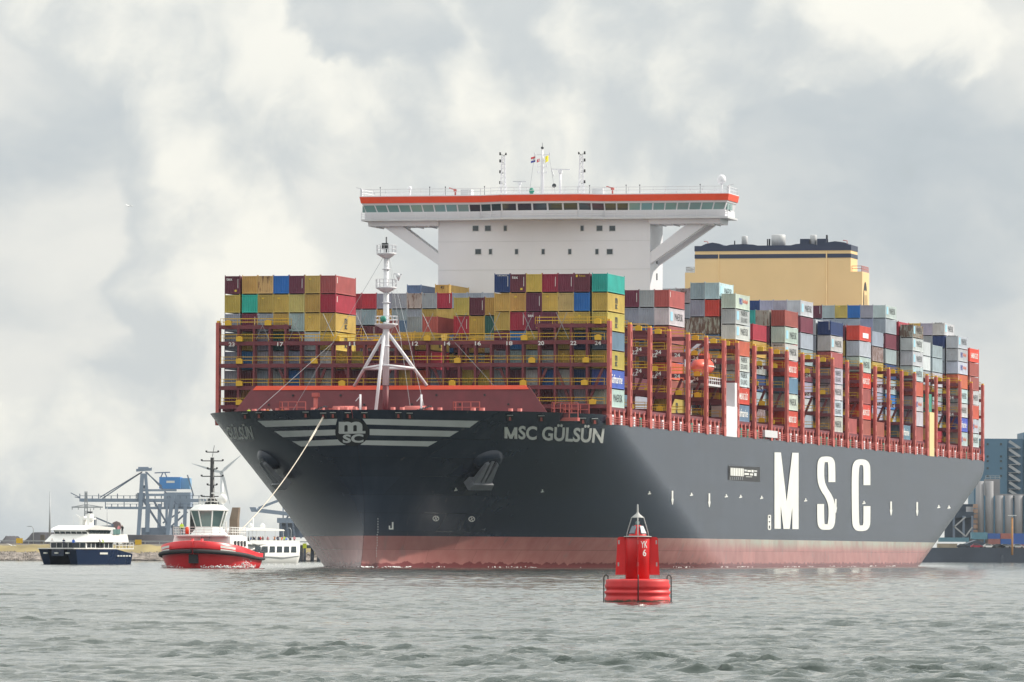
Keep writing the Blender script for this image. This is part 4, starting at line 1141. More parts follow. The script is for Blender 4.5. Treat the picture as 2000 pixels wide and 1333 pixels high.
def container_mb(Lc, H, simple=False):
    """local x aft 0..Lc, y -CW/2..CW/2 (port is negative), z 0..H+gap"""
    pitch = {2.75: 2.90, 2.44: 2.59}[H]
    mb = MB(); e = 0.11; w = CW / 2
    # corner posts with castings, top and bottom rails
    for x in (0, Lc - e):
        for y in (-w, w - e): mb.box((x, y, 0), (x + e, y + e, pitch))
    for x in (0, Lc - e):
        mb.box((x, -w + e, H - 0.12), (x + e, w - e, H)).box((x, -w + e, 0.06), (x + e, w - e, 0.22))
    for y in (-w, w - e):
        mb.box((e, y, H - 0.11), (Lc - e, y + e, H)).box((e, y, 0.06), (Lc - e, y + e, 0.22))
    # panels
    z0, z1 = 0.2, H - 0.1
    ns = 1 if simple else int(Lc / 0.36)
    for y, sg in ((-w, 1), (w, -1)):
        pr = corrugated(ns, Lc - 2 * e, 0.0 if simple else 0.05)
        vs = [(e + a, y + sg * (0.012 + d), z) for z in (z0, z1) for a, d in pr]; n = len(pr)
        mb.add(vs, [(i, i + 1, n + i + 1, n + i) for i in range(n - 1)])
    for x, sg in ((0.0, 1), (Lc, -1)):
        pr = corrugated(8, CW - 2 * e, 0.10)
        vs = [(x + sg * (0.015 + d), -w + e + a, z) for z in (z0, z1) for a, d in pr]; n = len(pr)
        mb.add(vs, [(i, i + 1, n + i + 1, n + i) for i in range(n - 1)])
    mb.add([(e, -w + e, H - 0.03), (Lc - e, -w + e, H - 0.03), (Lc - e, w - e, H - 0.03), (e, w - e, H - 0.03)], [(0, 1, 2, 3)])
    mb.add([(e, -w + e, 0.16), (Lc - e, -w + e, 0.16), (Lc - e, w - e, 0.16), (e, w - e, 0.16)], [(3, 2, 1, 0)])
    return mb
CM = {(L_, H): container_mb(L_, H).mesh('container', M_cont) for L_ in (12.19, 13.72) for H in (2.75, 2.44)}
# lettering, shared between containers of a kind; port side panel faces -y, text runs aft
M_ink = paint('ink_black', (0.03, 0.035, 0.04), 0.6, 0.05); M_sky = paint('ink_sky_blue', (0.30, 0.55, 0.68), 0.6, 0.05); M_ink_w = paint('ink_white', (0.78, 0.78, 0.76), 0.6, 0.05)
M_ink_y = paint('ink_yellow', (0.7, 0.5, 0.05), 0.6, 0.05); M_ink_o = paint('ink_orange', (0.6, 0.13, 0.07), 0.6, 0.05); M_ink_b = paint('ink_blue', (0.04, 0.06, 0.3), 0.6, 0.05)
LET = {}
def side_text(key, parts):
    mb = MB(); mats = []
    for (body, x0, z0, w, h, mat, bold, shear) in parts:
        if mat not in mats: mats.append(mat)
        k = mats.index(mat)
        if body == '#':
            mb.add([(x0, -CW / 2 - 0.02, z0), (x0 + w, -CW / 2 - 0.02, z0), (x0 + w, -CW / 2 - 0.02, z0 + h), (x0, -CW / 2 - 0.02, z0 + h)], [(0, 1, 2, 3)], k); continue
        bm = text_bm(body, bold, None, shear)
        bm.verts.index_update()
        mb.add([(x0 + v.co.x * w, -CW / 2 - 0.022, z0 + v.co.y * h) for v in bm.verts], [[v.index for v in f.verts] for f in bm.faces], k); bm.free()
    LET[key] = mb.mesh('lettering', mats)
def front_text(key, parts):
    mb = MB(); mats = []
    for (body, y0, z0, w, h, mat) in parts:
        if mat not in mats: mats.append(mat)
        k = mats.index(mat)
        if body == '#':
            mb.add([(-0.02, y0, z0), (-0.02, y0 - w, z0), (-0.02, y0 - w, z0 + h), (-0.02, y0, z0 + h)], [(0, 1, 2, 3)], k); continue
        bm = text_bm(body, 0.01); bm.verts.index_update()
        mb.add([(-0.022, y0 - v.co.x * w, z0 + v.co.y * h) for v in bm.verts], [[v.index for v in f.verts] for f in bm.faces], k); bm.free()
    LET[key] = mb.mesh('lettering', mats)
side_text('MAERSK', [('MAERSK', 4.2, 0.9, 6.6, 1.15, M_ink, 0.0, 0), ('#', 0.9, 0.75, 1.9, 1.45, M_sky, 0, 0)])
side_text('SEALAND', [('MAERSK', 4.6, 1.55, 5.6, 0.85, M_ink, 0.0, 0), ('SEALAND', 4.6, 0.45, 5.6, 0.8, M_ink, 0.0, 0), ('#', 0.9, 0.75, 1.9, 1.45, M_sky, 0, 0)])
side_text('HAMBURG', [('HAMBURG SÜD', 1.4, 0.8, 9.2, 1.3, M_ink_w, 0.01, 0.3)])
side_text('SAFMARINE', [('Safmarine', 2.4, 0.8, 8.2, 1.35, M_ink_w, 0.01, 0.3), ('#', 0.7, 2.2, 1.0, 0.25, M_ink_w, 0, 0)])
side_text('PO', [('P&O', 3.2, 0.8, 2.6, 1.1, M_ink_b, 0.02, 0), ('Nedlloyd', 6.0, 0.9, 4.4, 0.9, M_ink_o, 0.02, 0)])
side_text('msc', [('m', 5.3, 1.35, 1.7, 0.85, M_ink, 0.03, 0), ('sc', 5.4, 0.5, 1.5, 0.75, M_ink, 0.03, 0)])
side_text('code', [('#', 0.6, 1.6, 0.28, 0.9, M_ink_w, 0, 0)])
side_text('panel', [('#', 3.4, 0.6, 6.0, 0.9, M_ink_w, 0.02, 0)])
front_text('tex', [('tex', 0.95, 2.05, 0.95, 0.4, M_ink_w), ('#', -0.85, 0.9, 0.07, 1.4, M_ink_w), ('#', -0.35, 0.35, 0.35, 0.3, M_ink_y)])
front_text('f_code', [('#', -0.80, 0.85, 0.07, 1.45, M_ink_w)])
front_text('f_mark', [('#', 0.55, 2.1, 0.35, 0.22, M_ink_y)])
front_text('45', [('45', 0.3, 1.75, 0.62, 0.5, M_ink)])
front_text('cronos', [('CRONOS', 0.75, 2.45, 1.5, 0.2, M_ink_w), ('#', -0.85, 0.9, 0.07, 1.6, M_ink_w)])
front_text('triton', [('Triton', 0.5, 2.3, 1.0, 0.28, M_ink_y), ('#', 0.95, 2.25, 0.3, 0.35, M_ink_y)])
front_text('f_maersk', [('MAERSK', 0.8, 2.35, 1.6, 0.26, M_ink)])

def row_t(r): return (r - 12.5) * 2.48 + (0.3 if r == 24 else -0.3 if r == 1 else 0)
# stacks: bay -> list of (rows, number of tiers, how many of the upper tiers are of standard height)
ST = {
    1: [(1, 7, 7, 0), (8, 11, 3, 0), (12, 13, 4, 0), (14, 17, 2, 0), (18, 24, 7, 0)],
    2: [(1, 7, 3, 0), (8, 10, 4, 0), (11, 12, 5, 0), (13, 13, 4, 0), (14, 17, 6, 0), (18, 20, 5, 0), (21, 22, 2, 0)],
    3: [(1, 7, 4, 0), (8, 13, 5, 0), (14, 19, 6, 0), (20, 22, 2, 0)],
    4: [(1, 13, 7, 3), (14, 19, 6, 0), (20, 22, 2, 0)],
    5: [(1, 5, 6, 0), (6, 9, 6, 0), (10, 19, 6, 0), (20, 23, 7, 0)],
    6: [(1, 4, 7, 2), (5, 5, 8, 4), (6, 6, 7, 0), (7, 7, 8, 4), (8, 20, 5, 0), (21, 22, 4, 0)],
    7: [(1, 19, 7, 0), (20, 21, 8, 3), (22, 23, 8, 0), (24, 24, 8, 6)],
    8: [(1, 23, 6, 0)], 9: [(1, 23, 6, 0)], 10: [(1, 23, 7, 0), (24, 24, 7, 0)], 11: [(1, 23, 7, 0)], 12: [(1, 23, 8, 0)],
    13: [(1, 23, 7, 0), (24, 24, 7, 1)], 14: [(1, 23, 7, 0), (24, 24, 1, 0)], 15: [(1, 23, 7, 0), (24, 24, 7, 0)], 16: [(1, 23, 7, 1), (24, 24, 1, 0)],
    17: [(1, 23, 7, 0)], 18: [(1, 15, 8, 0), (16, 23, 9, 1), (24, 24, 1, 0)], 19: [(1, 23, 8, 0), (24, 24, 8, 2)], 20: [(1, 23, 7, 0)], 21: [(1, 23, 7, 1)],
    22: [(1, 18, 8, 0), (19, 23, 9, 4), (24, 24, 8, 3)], 23: [(1, 23, 6, 0), (24, 24, 7, 0)],
}
W = 'light grey'
EXPL = {}   # (bay, row) -> colours from the top down, with optional side lettering
def ex(b, r, *cols): EXPL[(b, r)] = cols
for r, c in enumerate((('maroon:tex', 'mustard yellow', 'grey', 'grey', 'grey', 'grey'), ('mustard yellow', 'teal', 'maroon:f_code', 'mustard yellow', 'blue', 'maroon'), ('tan yellow', 'mustard yellow', 'grey', 'grey', 'grey', 'grey'),
                       ('blue', 'mustard yellow', 'mustard yellow', 'dark green', 'grey', 'grey'), ('maroon:f_code', 'tan yellow', 'grey', 'maroon', 'grey', 'blue'), ('mustard yellow', 'mustard yellow', 'mustard yellow', 'light grey', 'grey', 'grey'),
                       ('brick red:code', 'crimson:code', 'mustard yellow:msc', 'mustard yellow:msc', W + ':SEALAND', W + ':MAERSK', W)), 1): ex(1, r, *c)
for r, c in zip(range(18, 25), (('navy blue:cronos', 'mustard yellow', 'mustard yellow', 'maroon', 'grey', 'grey', 'grey'), ('maroon:tex', 'mustard yellow', 'crimson:f_code', 'blue', 'grey', 'maroon', 'grey'),
                                ('mustard yellow', 'maroon:f_code', 'maroon:tex', 'mustard yellow', 'grey', 'light grey', 'grey'), ('crimson:f_code', 'mustard yellow', 'maroon', 'maroon', 'grey', 'blue', 'maroon'),
                                ('maroon', 'tan yellow', 'mustard yellow', 'mustard yellow', 'mustard yellow', 'light grey', 'grey'), ('maroon:triton', 'blue', 'mustard yellow', 'navy blue', 'mustard yellow', 'navy blue', 'grey'),
                                ('teal', 'mustard yellow:msc', 'mustard yellow:msc', 'steel blue:code', 'mustard yellow:msc', 'violet blue:SAFMARINE', W + ':MAERSK'))): ex(1, r, *c)
ex(1, 12, 'mustard yellow'); ex(1, 13, 'mustard yellow:msc', 'crimson:code', 'orange red')
ex(2, 12, 'brick red', 'maroon'); ex(2, 14, 'mustard yellow', 'crimson:f_code', 'maroon'); ex(2, 15, 'maroon:f_code', 'mustard yellow'); ex(2, 16, 'mustard yellow', 'dark green')
for r, c in zip(range(4, 11), (('crimson:f_code', 'grey', 'maroon'), ('crimson', 'grey', 'maroon'), ('grey', 'mustard yellow', 'maroon'), ('grey', 'grey', 'maroon'), ('rusty grey', 'grey', 'crimson'), ('grey', 'mustard yellow', 'maroon'), ('crimson:f_code', 'mustard yellow', 'maroon'))): ex(4, r, *c)
ex(6, 5, 'steel blue', 'steel blue'); ex(6, 6, 'orange red:f_code', 'mustard yellow:45', 'mustard yellow'); ex(6, 7, 'mustard yellow:45', 'mustard yellow:45', 'mustard yellow')
ex(5, 20, 'crimson', 'mustard yellow'); ex(5, 21, 'maroon:f_code', 'grey'); ex(5, 22, 'grey', 'grey'); ex(5, 23, 'brick red:code', W + ':MAERSK', 'brick red', 'brick red', 'orange red', 'brick red', 'mustard yellow:msc')
ex(7, 20, 'light grey', 'grey'); ex(7, 21, 'rusty grey', 'grey'); ex(7, 22, 'grey', 'grey', 'rusty grey'); ex(7, 23, W + ':MAERSK', 'bright red', 'rusty grey')
ex(7, 24, W + ':PO', W + ':SEALAND', W + ':MAERSK', 'orange red', W + ':SEALAND', W + ':SEALAND', 'bright red:HAMBURG', 'steel blue:SAFMARINE')
ex(10, 22, 'teal', 'maroon'); ex(10, 23, 'rusty grey', 'maroon:tex'); ex(10, 24, 'brick red', W + ':MAERSK', W + ':MAERSK', 'bright red:HAMBURG', 'steel blue:code', W + ':MAERSK', 'bright red:HAMBURG')
ex(12, 20, 'navy blue'); ex(12, 21, 'grey', 'maroon'); ex(12, 22, 'grey', 'grey'); ex(12, 23, W + ':MAERSK', 'maroon', 'grey')
ex(13, 22, 'maroon', 'maroon'); ex(13, 23, W, 'grey'); ex(13, 24, 'navy blue:cronos', W + ':MAERSK', 'brick red:code', W + ':SEALAND', W + ':MAERSK', W + ':SEALAND', W + ':MAERSK')
ex(14, 24, 'brick red'); ex(16, 24, 'brick red'); ex(15, 24, 'bright red:panel', W, W + ':MAERSK', 'bright red:HAMBURG', 'brick red:code', 'bright red:HAMBURG', 'brick red:code')
for r, c in zip(range(16, 24), ('rusty grey', 'rusty grey', 'maroon:f_code', 'grey', 'mustard yellow', 'blue', 'grey', W + ':MAERSK')): ex(18, r, c, 'grey')
ex(18, 24, 'steel blue:SAFMARINE'); ex(19, 22, 'grey', 'grey'); ex(19, 23, 'crimson:code', 'maroon'); ex(19, 24, 'rusty grey:MAERSK', W + ':MAERSK', W + ':MAERSK', W + ':MAERSK', 'orange red:code', W + ':PO', W, 'brick red:code')
ex(22, 22, 'grey', 'grey', 'grey'); ex(22, 23, W + ':MAERSK', 'navy blue', 'grey'); ex(22, 24, W + ':MAERSK', W + ':PO', W + ':PO', 'orange red:code', W + ':MAERSK', W + ':MAERSK', 'violet blue:SAFMARINE', W + ':PO')
ex(23, 24, 'bright red:HAMBURG', 'brick red', 'brick red:code', W + ':MAERSK', 'orange red', W + ':PO', W + ':MAERSK')
ORD = ['', 'first', 'second', 'third', 'fourth', 'fifth', 'sixth', 'seventh', 'eighth', 'ninth', 'tenth', 'eleventh', 'twelfth', 'thirteenth', 'fourteenth', 'fifteenth', 'sixteenth', 'seventeenth', 'eighteenth', 'nineteenth', 'twentieth', 'twenty-first', 'twenty-second', 'twenty-third', 'twenty-fourth']
def build_containers():
    random.seed(5)
    fwd = ['mustard yellow'] * 6 + ['maroon'] * 4 + ['grey'] * 4 + ['crimson', 'blue', 'tan yellow', 'brick red', 'steel blue']
    aft = ['grey'] * 9 + ['light grey'] * 3 + ['rusty grey'] * 3 + ['maroon'] * 4 + ['navy blue', 'blue', 'mustard yellow', 'crimson', 'brick red', 'steel blue']
    items = []
    for bay, blocks in ST.items():
        k = bay - 1
        idx = k if bay <= 6 else k + 1 if bay <= 19 else k + 2
        s0 = POST[idx] + 1.3
        for (ra, rb, n, nstd) in blocks:
            for r in range(ra, rb + 1):
                z = Z_BASE - 0.15
                exp = EXPL.get((bay, r), ())
                for t in range(n):
                    H = 2.44 if t >= n - nstd else 2.75
                    down = n - 1 - t
                    c = exp[down] if down < len(exp) else random.choice(fwd if bay <= 6 else aft)
                    let = None
                    if ':' in c: c, let = c.split(':')
                    elif c == 'maroon' and random.random() < 0.6: let = 'f_code'
                    elif c == 'mustard yellow' and random.random() < 0.4: let = 'f_mark'
                    Lc = 13.72 if (bay == 6 and r in (6, 7) and let == '45') else 12.19
                    items.append(dict(bay=bay, row=r, tier=t, down=down, n=n, s=s0 + (0.0 if Lc < 13 else -0.8), y=-row_t(r), z=z, H=H, L=Lc, col=c, let=let))
                    z += 2.90 if H > 2.6 else 2.59
    # which ones does the photograph show: paint the boxes far to near into a small id picture
    Wp, Hp = 1000, 667
    ids = -np.ones((Hp, Wp), int)
    def project(P):
        d = (np.array(P) - np.array([0, 0, CAM_H])) @ RM
        return np.stack([(1000 + FPX * d[:, 0] / -d[:, 2]) / 2, (666.5 - FPX * d[:, 1] / -d[:, 2]) / 2], -1)
    c_, s_ = math.cos(math.pi / 2 - TH), math.sin(math.pi / 2 - TH)
    def wld(L): L = np.array(L, float); return np.stack([SHIP_X + L[:, 0] * c_ - L[:, 1] * s_, SHIP_Y + L[:, 0] * s_ + L[:, 1] * c_, L[:, 2]], -1)
    def fill(quad, k):
        q = project(wld(quad))
        x0, y0 = np.floor(q.min(0)).astype(int); x1, y1 = np.ceil(q.max(0)).astype(int)
        x0, y0 = max(x0, 0), max(y0, 0); x1, y1 = min(x1, Wp - 1), min(y1, Hp - 1)
        if x1 < x0 or y1 < y0: return
        gx_, gy_ = np.meshgrid(np.arange(x0, x1 + 1) + 0.5, np.arange(y0, y1 + 1) + 0.5)
        ins = np.ones(gx_.shape, bool); sgn = 0
        for i in range(4):
            a, b = q[i], q[(i + 1) % 4]
            cr = (b[0] - a[0]) * (gy_ - a[1]) - (b[1] - a[1]) * (gx_ - a[0])
            if sgn == 0: sgn = np.sign((q[1][0] - q[0][0]) * (q[2][1] - q[0][1]) - (q[1][1] - q[0][1]) * (q[2][0] - q[0][0]))
            ins &= cr * sgn >= 0
        ids[y0:y1 + 1, x0:x1 + 1][ins] = k
    order = sorted(range(len(items)), key=lambda i: (-items[i]['bay'], items[i]['row'], items[i]['tier']))
    blocks_done = set()
    for i in order:
        it = items[i]
        for lim, (sa, sb, hw, ht) in ((19, (POST[20] + 1, POST[21] - 1, 17.6, 57.8)), (6, (H0, H1, 18.0, 61))):
            if it['bay'] <= lim and lim not in blocks_done:
                blocks_done.add(lim)
                fill([(sa, -hw, 22), (sa, hw, 22), (sa, hw, ht), (sa, -hw, ht)], -2); fill([(sa, -hw, 22), (sb, -hw, 22), (sb, -hw, ht), (sa, -hw, ht)], -2)
        y0, y1, z0, z1, sa, sb = it['y'] - CW / 2, it['y'] + CW / 2, it['z'], it['z'] + it['H'] + 0.08, it['s'], it['s'] + it['L']
        fill([(sa, y0, z0), (sb, y0, z0), (sb, y0, z1), (sa, y0, z1)], i)
        fill([(sa, y0, z0), (sa, y1, z0), (sa, y1, z1), (sa, y0, z1)], i)
    cnt = np.bincount(ids[ids >= 0], minlength=len(items))
    rank = np.argsort(-cnt)
    single = set(int(i) for i in rank[:300] if cnt[i] > 0)
    rest_vis = [i for i in range(len(items)) if i not in single and cnt[i] > 0]
    hidden = [i for i in range(len(items)) if i not in single and cnt[i] == 0]
    print('CONTAINERS', len(items), 'visible', int((cnt > 0).sum()))
    for i in sorted(single):
        it = items[i]
        o = link('shipping_container', CM[(it['L'], it['H'])])
        base, rust = CC[it['col']]
        j = [random.uniform(0.9, 1.1) for _ in range(3)]; g = random.uniform(0.88, 1.12)
        o.color = (base[0] * g * j[0], base[1] * g * j[1], base[2] * g * j[2], min(1, rust * random.uniform(0.5, 1.8)))
        o.location = to_world(it['s'], it['y'], it['z']); o.rotation_euler = (0, 0, math.pi / 2 - TH)
        side = 'port' if it['row'] > 12 else 'starboard'
        rr = 25 - it['row'] if it['row'] > 12 else it['row']
        tier = 'top tier' if it['down'] == 0 else ORD[it['down'] + 1] + ' tier down'
        tag(o, '%s container, %s in %s row from %s side, %s bay from bow' % (it['col'], tier, ORD[rr], side, ORD[it['bay']]), 'container', 'containers stacked on the ship')
        if it['let']:
            link('lettering', LET[it['let']], o)
            if it['let'] in ('MAERSK', 'SEALAND') and random.random() < 0.25: link('lettering', LET['f_maersk'], o)
    # those left over: ribbed where they show, plain inside the stacks
    sm = {H: container_mb(12.19, H, True) for H in (2.75, 2.44)}
    v, f, colr = [], [], []
    for i in rest_vis + hidden:
        it = items[i]
        if cnt[i] > 0: src = sm[it['H']]; V = np.array(src.v); F = src.f
        else:
            b = MB().box((0, -CW / 2, 0), (12.19, CW / 2, it['H'])); V = np.array(b.v); F = b.f
        o = len(v); v += [tuple(p) for p in (V + np.array([it['s'], it['y'], it['z']]))]
        f += [[o + a for a in q] for q in F]
        base, rust = CC[it['col']]; g = random.uniform(0.85, 1.1)
        colr += [(base[0] * g, base[1] * g, base[2] * g, rust)] * len(V)
    me = bpy.data.meshes.new('stacked_containers'); me.from_pydata(v, [], f); me.update()
    ca = me.color_attributes.new('Col', 'FLOAT_COLOR', 'POINT'); ca.data.foreach_set('color', np.array(colr, dtype=np.float32).ravel())
    me.materials.append(M_cont_v)
    o = link('stacked_containers', me); o.matrix_world = SHIP_MW
    tag(o, 'remaining stacked containers deep inside the load, mostly hidden', 'containers', kind='stuff')
build_containers()
# ------------------------------------------------------------------ people: one continuous body each, clothes by height
def person_mesh(name, pose):
    """1.75 m tall, facing -y; pose moves hands"""
    J = {'pelvis': ((0, 0, 0.95), 0.15), 'waist': ((0, 0, 1.1), 0.135), 'chest': ((0, 0.01, 1.32), 0.165), 'neck': ((0, 0, 1.49), 0.06), 'head': ((0, -0.02, 1.60), 0.10), 'crown': ((0, -0.01, 1.70), 0.085)}
    E_ = [('pelvis', 'waist'), ('waist', 'chest'), ('chest', 'neck'), ('neck', 'head'), ('head', 'crown')]
    for sg, n in ((-1, 'l'), (1, 'r')):
        hx = {'stand': (0.27, 0.0, 0.82), 'rail': (0.2, -0.34, 1.05), 'photo': (0.12, -0.28, 1.52)}[pose]
        ex_ = {'stand': (0.27, 0.05, 1.1), 'rail': (0.28, -0.05, 1.1), 'photo': (0.28, -0.14, 1.25)}[pose]
        J['sh' + n] = ((sg * 0.19, 0, 1.40), 0.075); J['el' + n] = ((sg * ex_[0], ex_[1], ex_[2]), 0.052); J['ha' + n] = ((sg * hx[0], hx[1], hx[2]), 0.042)
        J['hip' + n] = ((sg * 0.1, 0, 0.88), 0.1); J['kn' + n] = ((sg * 0.11, -0.02, 0.48), 0.07); J['an' + n] = ((sg * 0.12, 0.02, 0.08), 0.05); J['to' + n] = ((sg * 0.13, -0.14, 0.04), 0.045)
        E_ += [('chest', 'sh' + n), ('sh' + n, 'el' + n), ('el' + n, 'ha' + n), ('pelvis', 'hip' + n), ('hip' + n, 'kn' + n), ('kn' + n, 'an' + n), ('an' + n, 'to' + n)]
    names = list(J)
    me = bpy.data.meshes.new(name); me.from_pydata([J[k][0] for k in names], [(names.index(a), names.index(b)) for a, b in E_], [])
    o = bpy.data.objects.new(name, me); COL.objects.link(o)
    md = o.modifiers.new('skin', 'SKIN'); md.use_smooth_shade = True
    for i, k in enumerate(names):
        me.skin_vertices[0].data[i].radius = (J[k][1], J[k][1])
    me.skin_vertices[0].data[0].use_root = True
    sb = o.modifiers.new('sub', 'SUBSURF'); sb.levels = 1; sb.render_levels = 1
    dg = bpy.context.evaluated_depsgraph_get()
    out = bpy.data.meshes.new_from_object(o.evaluated_get(dg))
    bpy.data.objects.remove(o)
    return out
def person_material():
    m = bpy.data.materials.new('person_clothes'); m.use_nodes = True
    nt, N, L, P = nodes_of(m); P.inputs['Roughness'].default_value = 0.8
    tc = N.new('ShaderNodeTexCoord'); sp = N.new('ShaderNodeSeparateXYZ'); L.new(tc.outputs['Object'], sp.inputs[0])
    oi = N.new('ShaderNodeObjectInfo')
    def step(z):
        n = N.new('ShaderNodeMath'); n.operation = 'GREATER_THAN'; n.inputs[1].default_value = z; L.new(sp.outputs[2], n.inputs[0]); return n.outputs[0]
    def mix(f, A, B):
        n = N.new('ShaderNodeMix'); n.data_type = 'RGBA'; L.new(f, n.inputs[0])
        for s, v in ((6, A), (7, B)):
            if isinstance(v, tuple): n.inputs[s].default_value = (*v, 1)
            else: L.new(v, n.inputs[s])
        return n.outputs[2]
    c = mix(step(0.95), (0.025, 0.03, 0.045), oi.outputs['Color'])
    c = mix(step(1.49), c, (0.50, 0.30, 0.22)); c = mix(step(1.66), c, (0.05, 0.035, 0.025))
    L.new(c, P.inputs['Base Color'])
    return m
M_person = person_material()
PM = {}
for pose in ('stand', 'rail', 'photo'):
    PM[pose] = person_mesh('person', pose); PM[pose].materials.append(M_person)
CLOTH = {'dark blue': (0.02, 0.035, 0.09), 'black': (0.015, 0.015, 0.018), 'red': (0.5, 0.04, 0.04), 'white': (0.7, 0.7, 0.7), 'bright blue': (0.03, 0.12, 0.5), 'lime yellow': (0.55, 0.75, 0.05), 'grey': (0.25, 0.26, 0.28), 'orange': (0.75, 0.25, 0.04), 'pink': (0.65, 0.25, 0.28), 'brown': (0.16, 0.08, 0.05)}
def person(loc, colour, where, rz=0.0, pose='stand', scale=1.0, group=None):
    o = link('person', PM[pose]); o.location = loc; o.rotation_euler = (0, 0, rz); o.scale = (scale,) * 3
    o.color = (*CLOTH[colour], 1)
    return tag(o, 'person in %s top %s' % (colour, where), 'person', group)

# ------------------------------------------------------------------ generic boat hull
def boat_hull(L_, B, z_bow, z_stern, fl=0.75, n=26, bow_round=2.2, zk=-0.6, stern_w=0.9):
    """x forward from -L/2 to L/2; returns rings (stations), each from port gunwale over keel to starboard"""
    rings = []
    for u in np.linspace(0, 1, n):
        x = -L_ / 2 + u * L_
        w = B / 2 * min(1.0, (1 - max(0.0, (u - 0.45) / 0.55) ** bow_round)) * (stern_w + (1 - stern_w) * min(1, u / 0.25))
        w = max(w, 0.03)
        zt = z_stern + (z_bow - z_stern) * max(0, (u - 0.2) / 0.8) ** 1.8
        wl = w * (fl + (1 - fl) * (1 - max(0, (u - 0.4) / 0.6)))
        xx = x
        ring = [(xx, w, zt), (xx - 0.25 * max(0, u - 0.7) * 3, (w + wl) / 2, zt * 0.5), (xx - 0.9 * max(0, u - 0.7) * 3, wl, 0.0), (xx - 1.1 * max(0, u - 0.7) * 3, wl * 0.8, zk),
                (xx - 1.1 * max(0, u - 0.7) * 3, -wl * 0.8, zk), (xx - 0.9 * max(0, u - 0.7) * 3, -wl, 0.0), (xx - 0.25 * max(0, u - 0.7) * 3, -(w + wl) / 2, zt * 0.5), (xx, -w, zt)]
        rings.append(ring)
    return rings
def face_to(dx, dy): return math.atan2(dy, dx)

M_tugred = paint('tug_red', (0.74, 0.028, 0.038), 0.35, 0.06, 0.4)
M_bwhite = paint('boat_white', (0.82, 0.82, 0.80), 0.4, 0.03, 0.4)
M_rubber = paint('black_rubber', (0.02, 0.02, 0.022), 0.75, 0.1)
M_bnavy = paint('boat_navy', (0.012, 0.028, 0.075), 0.22, 0.06, 0.4)

def house(mb, x0, x1, b0, b1, z0, z1, taper=0.0, front=0.0, back=0.0, mi=0):
    """tapered deckhouse block: front edge raked by 'front', sides by 'taper'"""
    vs = [(x0, -b0, z0), (x1, -b0, z0), (x1, b0, z0), (x0, b0, z0), (x0 + back, -b1, z1), (x1 - front, -b1, z1), (x1 - front, b1, z1), (x0 + back, b1, z1)]
    return mb.add(vs, [(3, 2, 1, 0), (4, 5, 6, 7), (0, 1, 5, 4), (1, 2, 6, 5), (2, 3, 7, 6), (3, 0, 4, 7)], mi)
def pane_strip(root, name, a, b, z0, z1, n, mat, rake=0.0, gap=0.12, out=0.04):
    """row of separate panes along a wall from a to b (2-D points), leaning by rake outward at the top"""
    a = Vector((*a, 0)); b = Vector((*b, 0)); d = (b - a); nrm = Vector((d.y, -d.x, 0)).normalized()
    for i in range(n):
        u0 = (i + gap / 2) / n; u1 = (i + 1 - gap / 2) / n
        q = []
        for u, z in ((u0, z0), (u1, z0), (u1, z1), (u0, z1)):
            p = a + d * u; p.z = z; q.append(p + nrm * (out + rake * (z - z0)))
        vs = q + [p - nrm * (out + 0.03) for p in q]
        MB().add(vs, [(0, 1, 2, 3), (7, 6, 5, 4), (0, 1, 5, 4), (1, 2, 6, 5), (2, 3, 7, 6), (3, 0, 4, 7)]).build(name, mat, root)

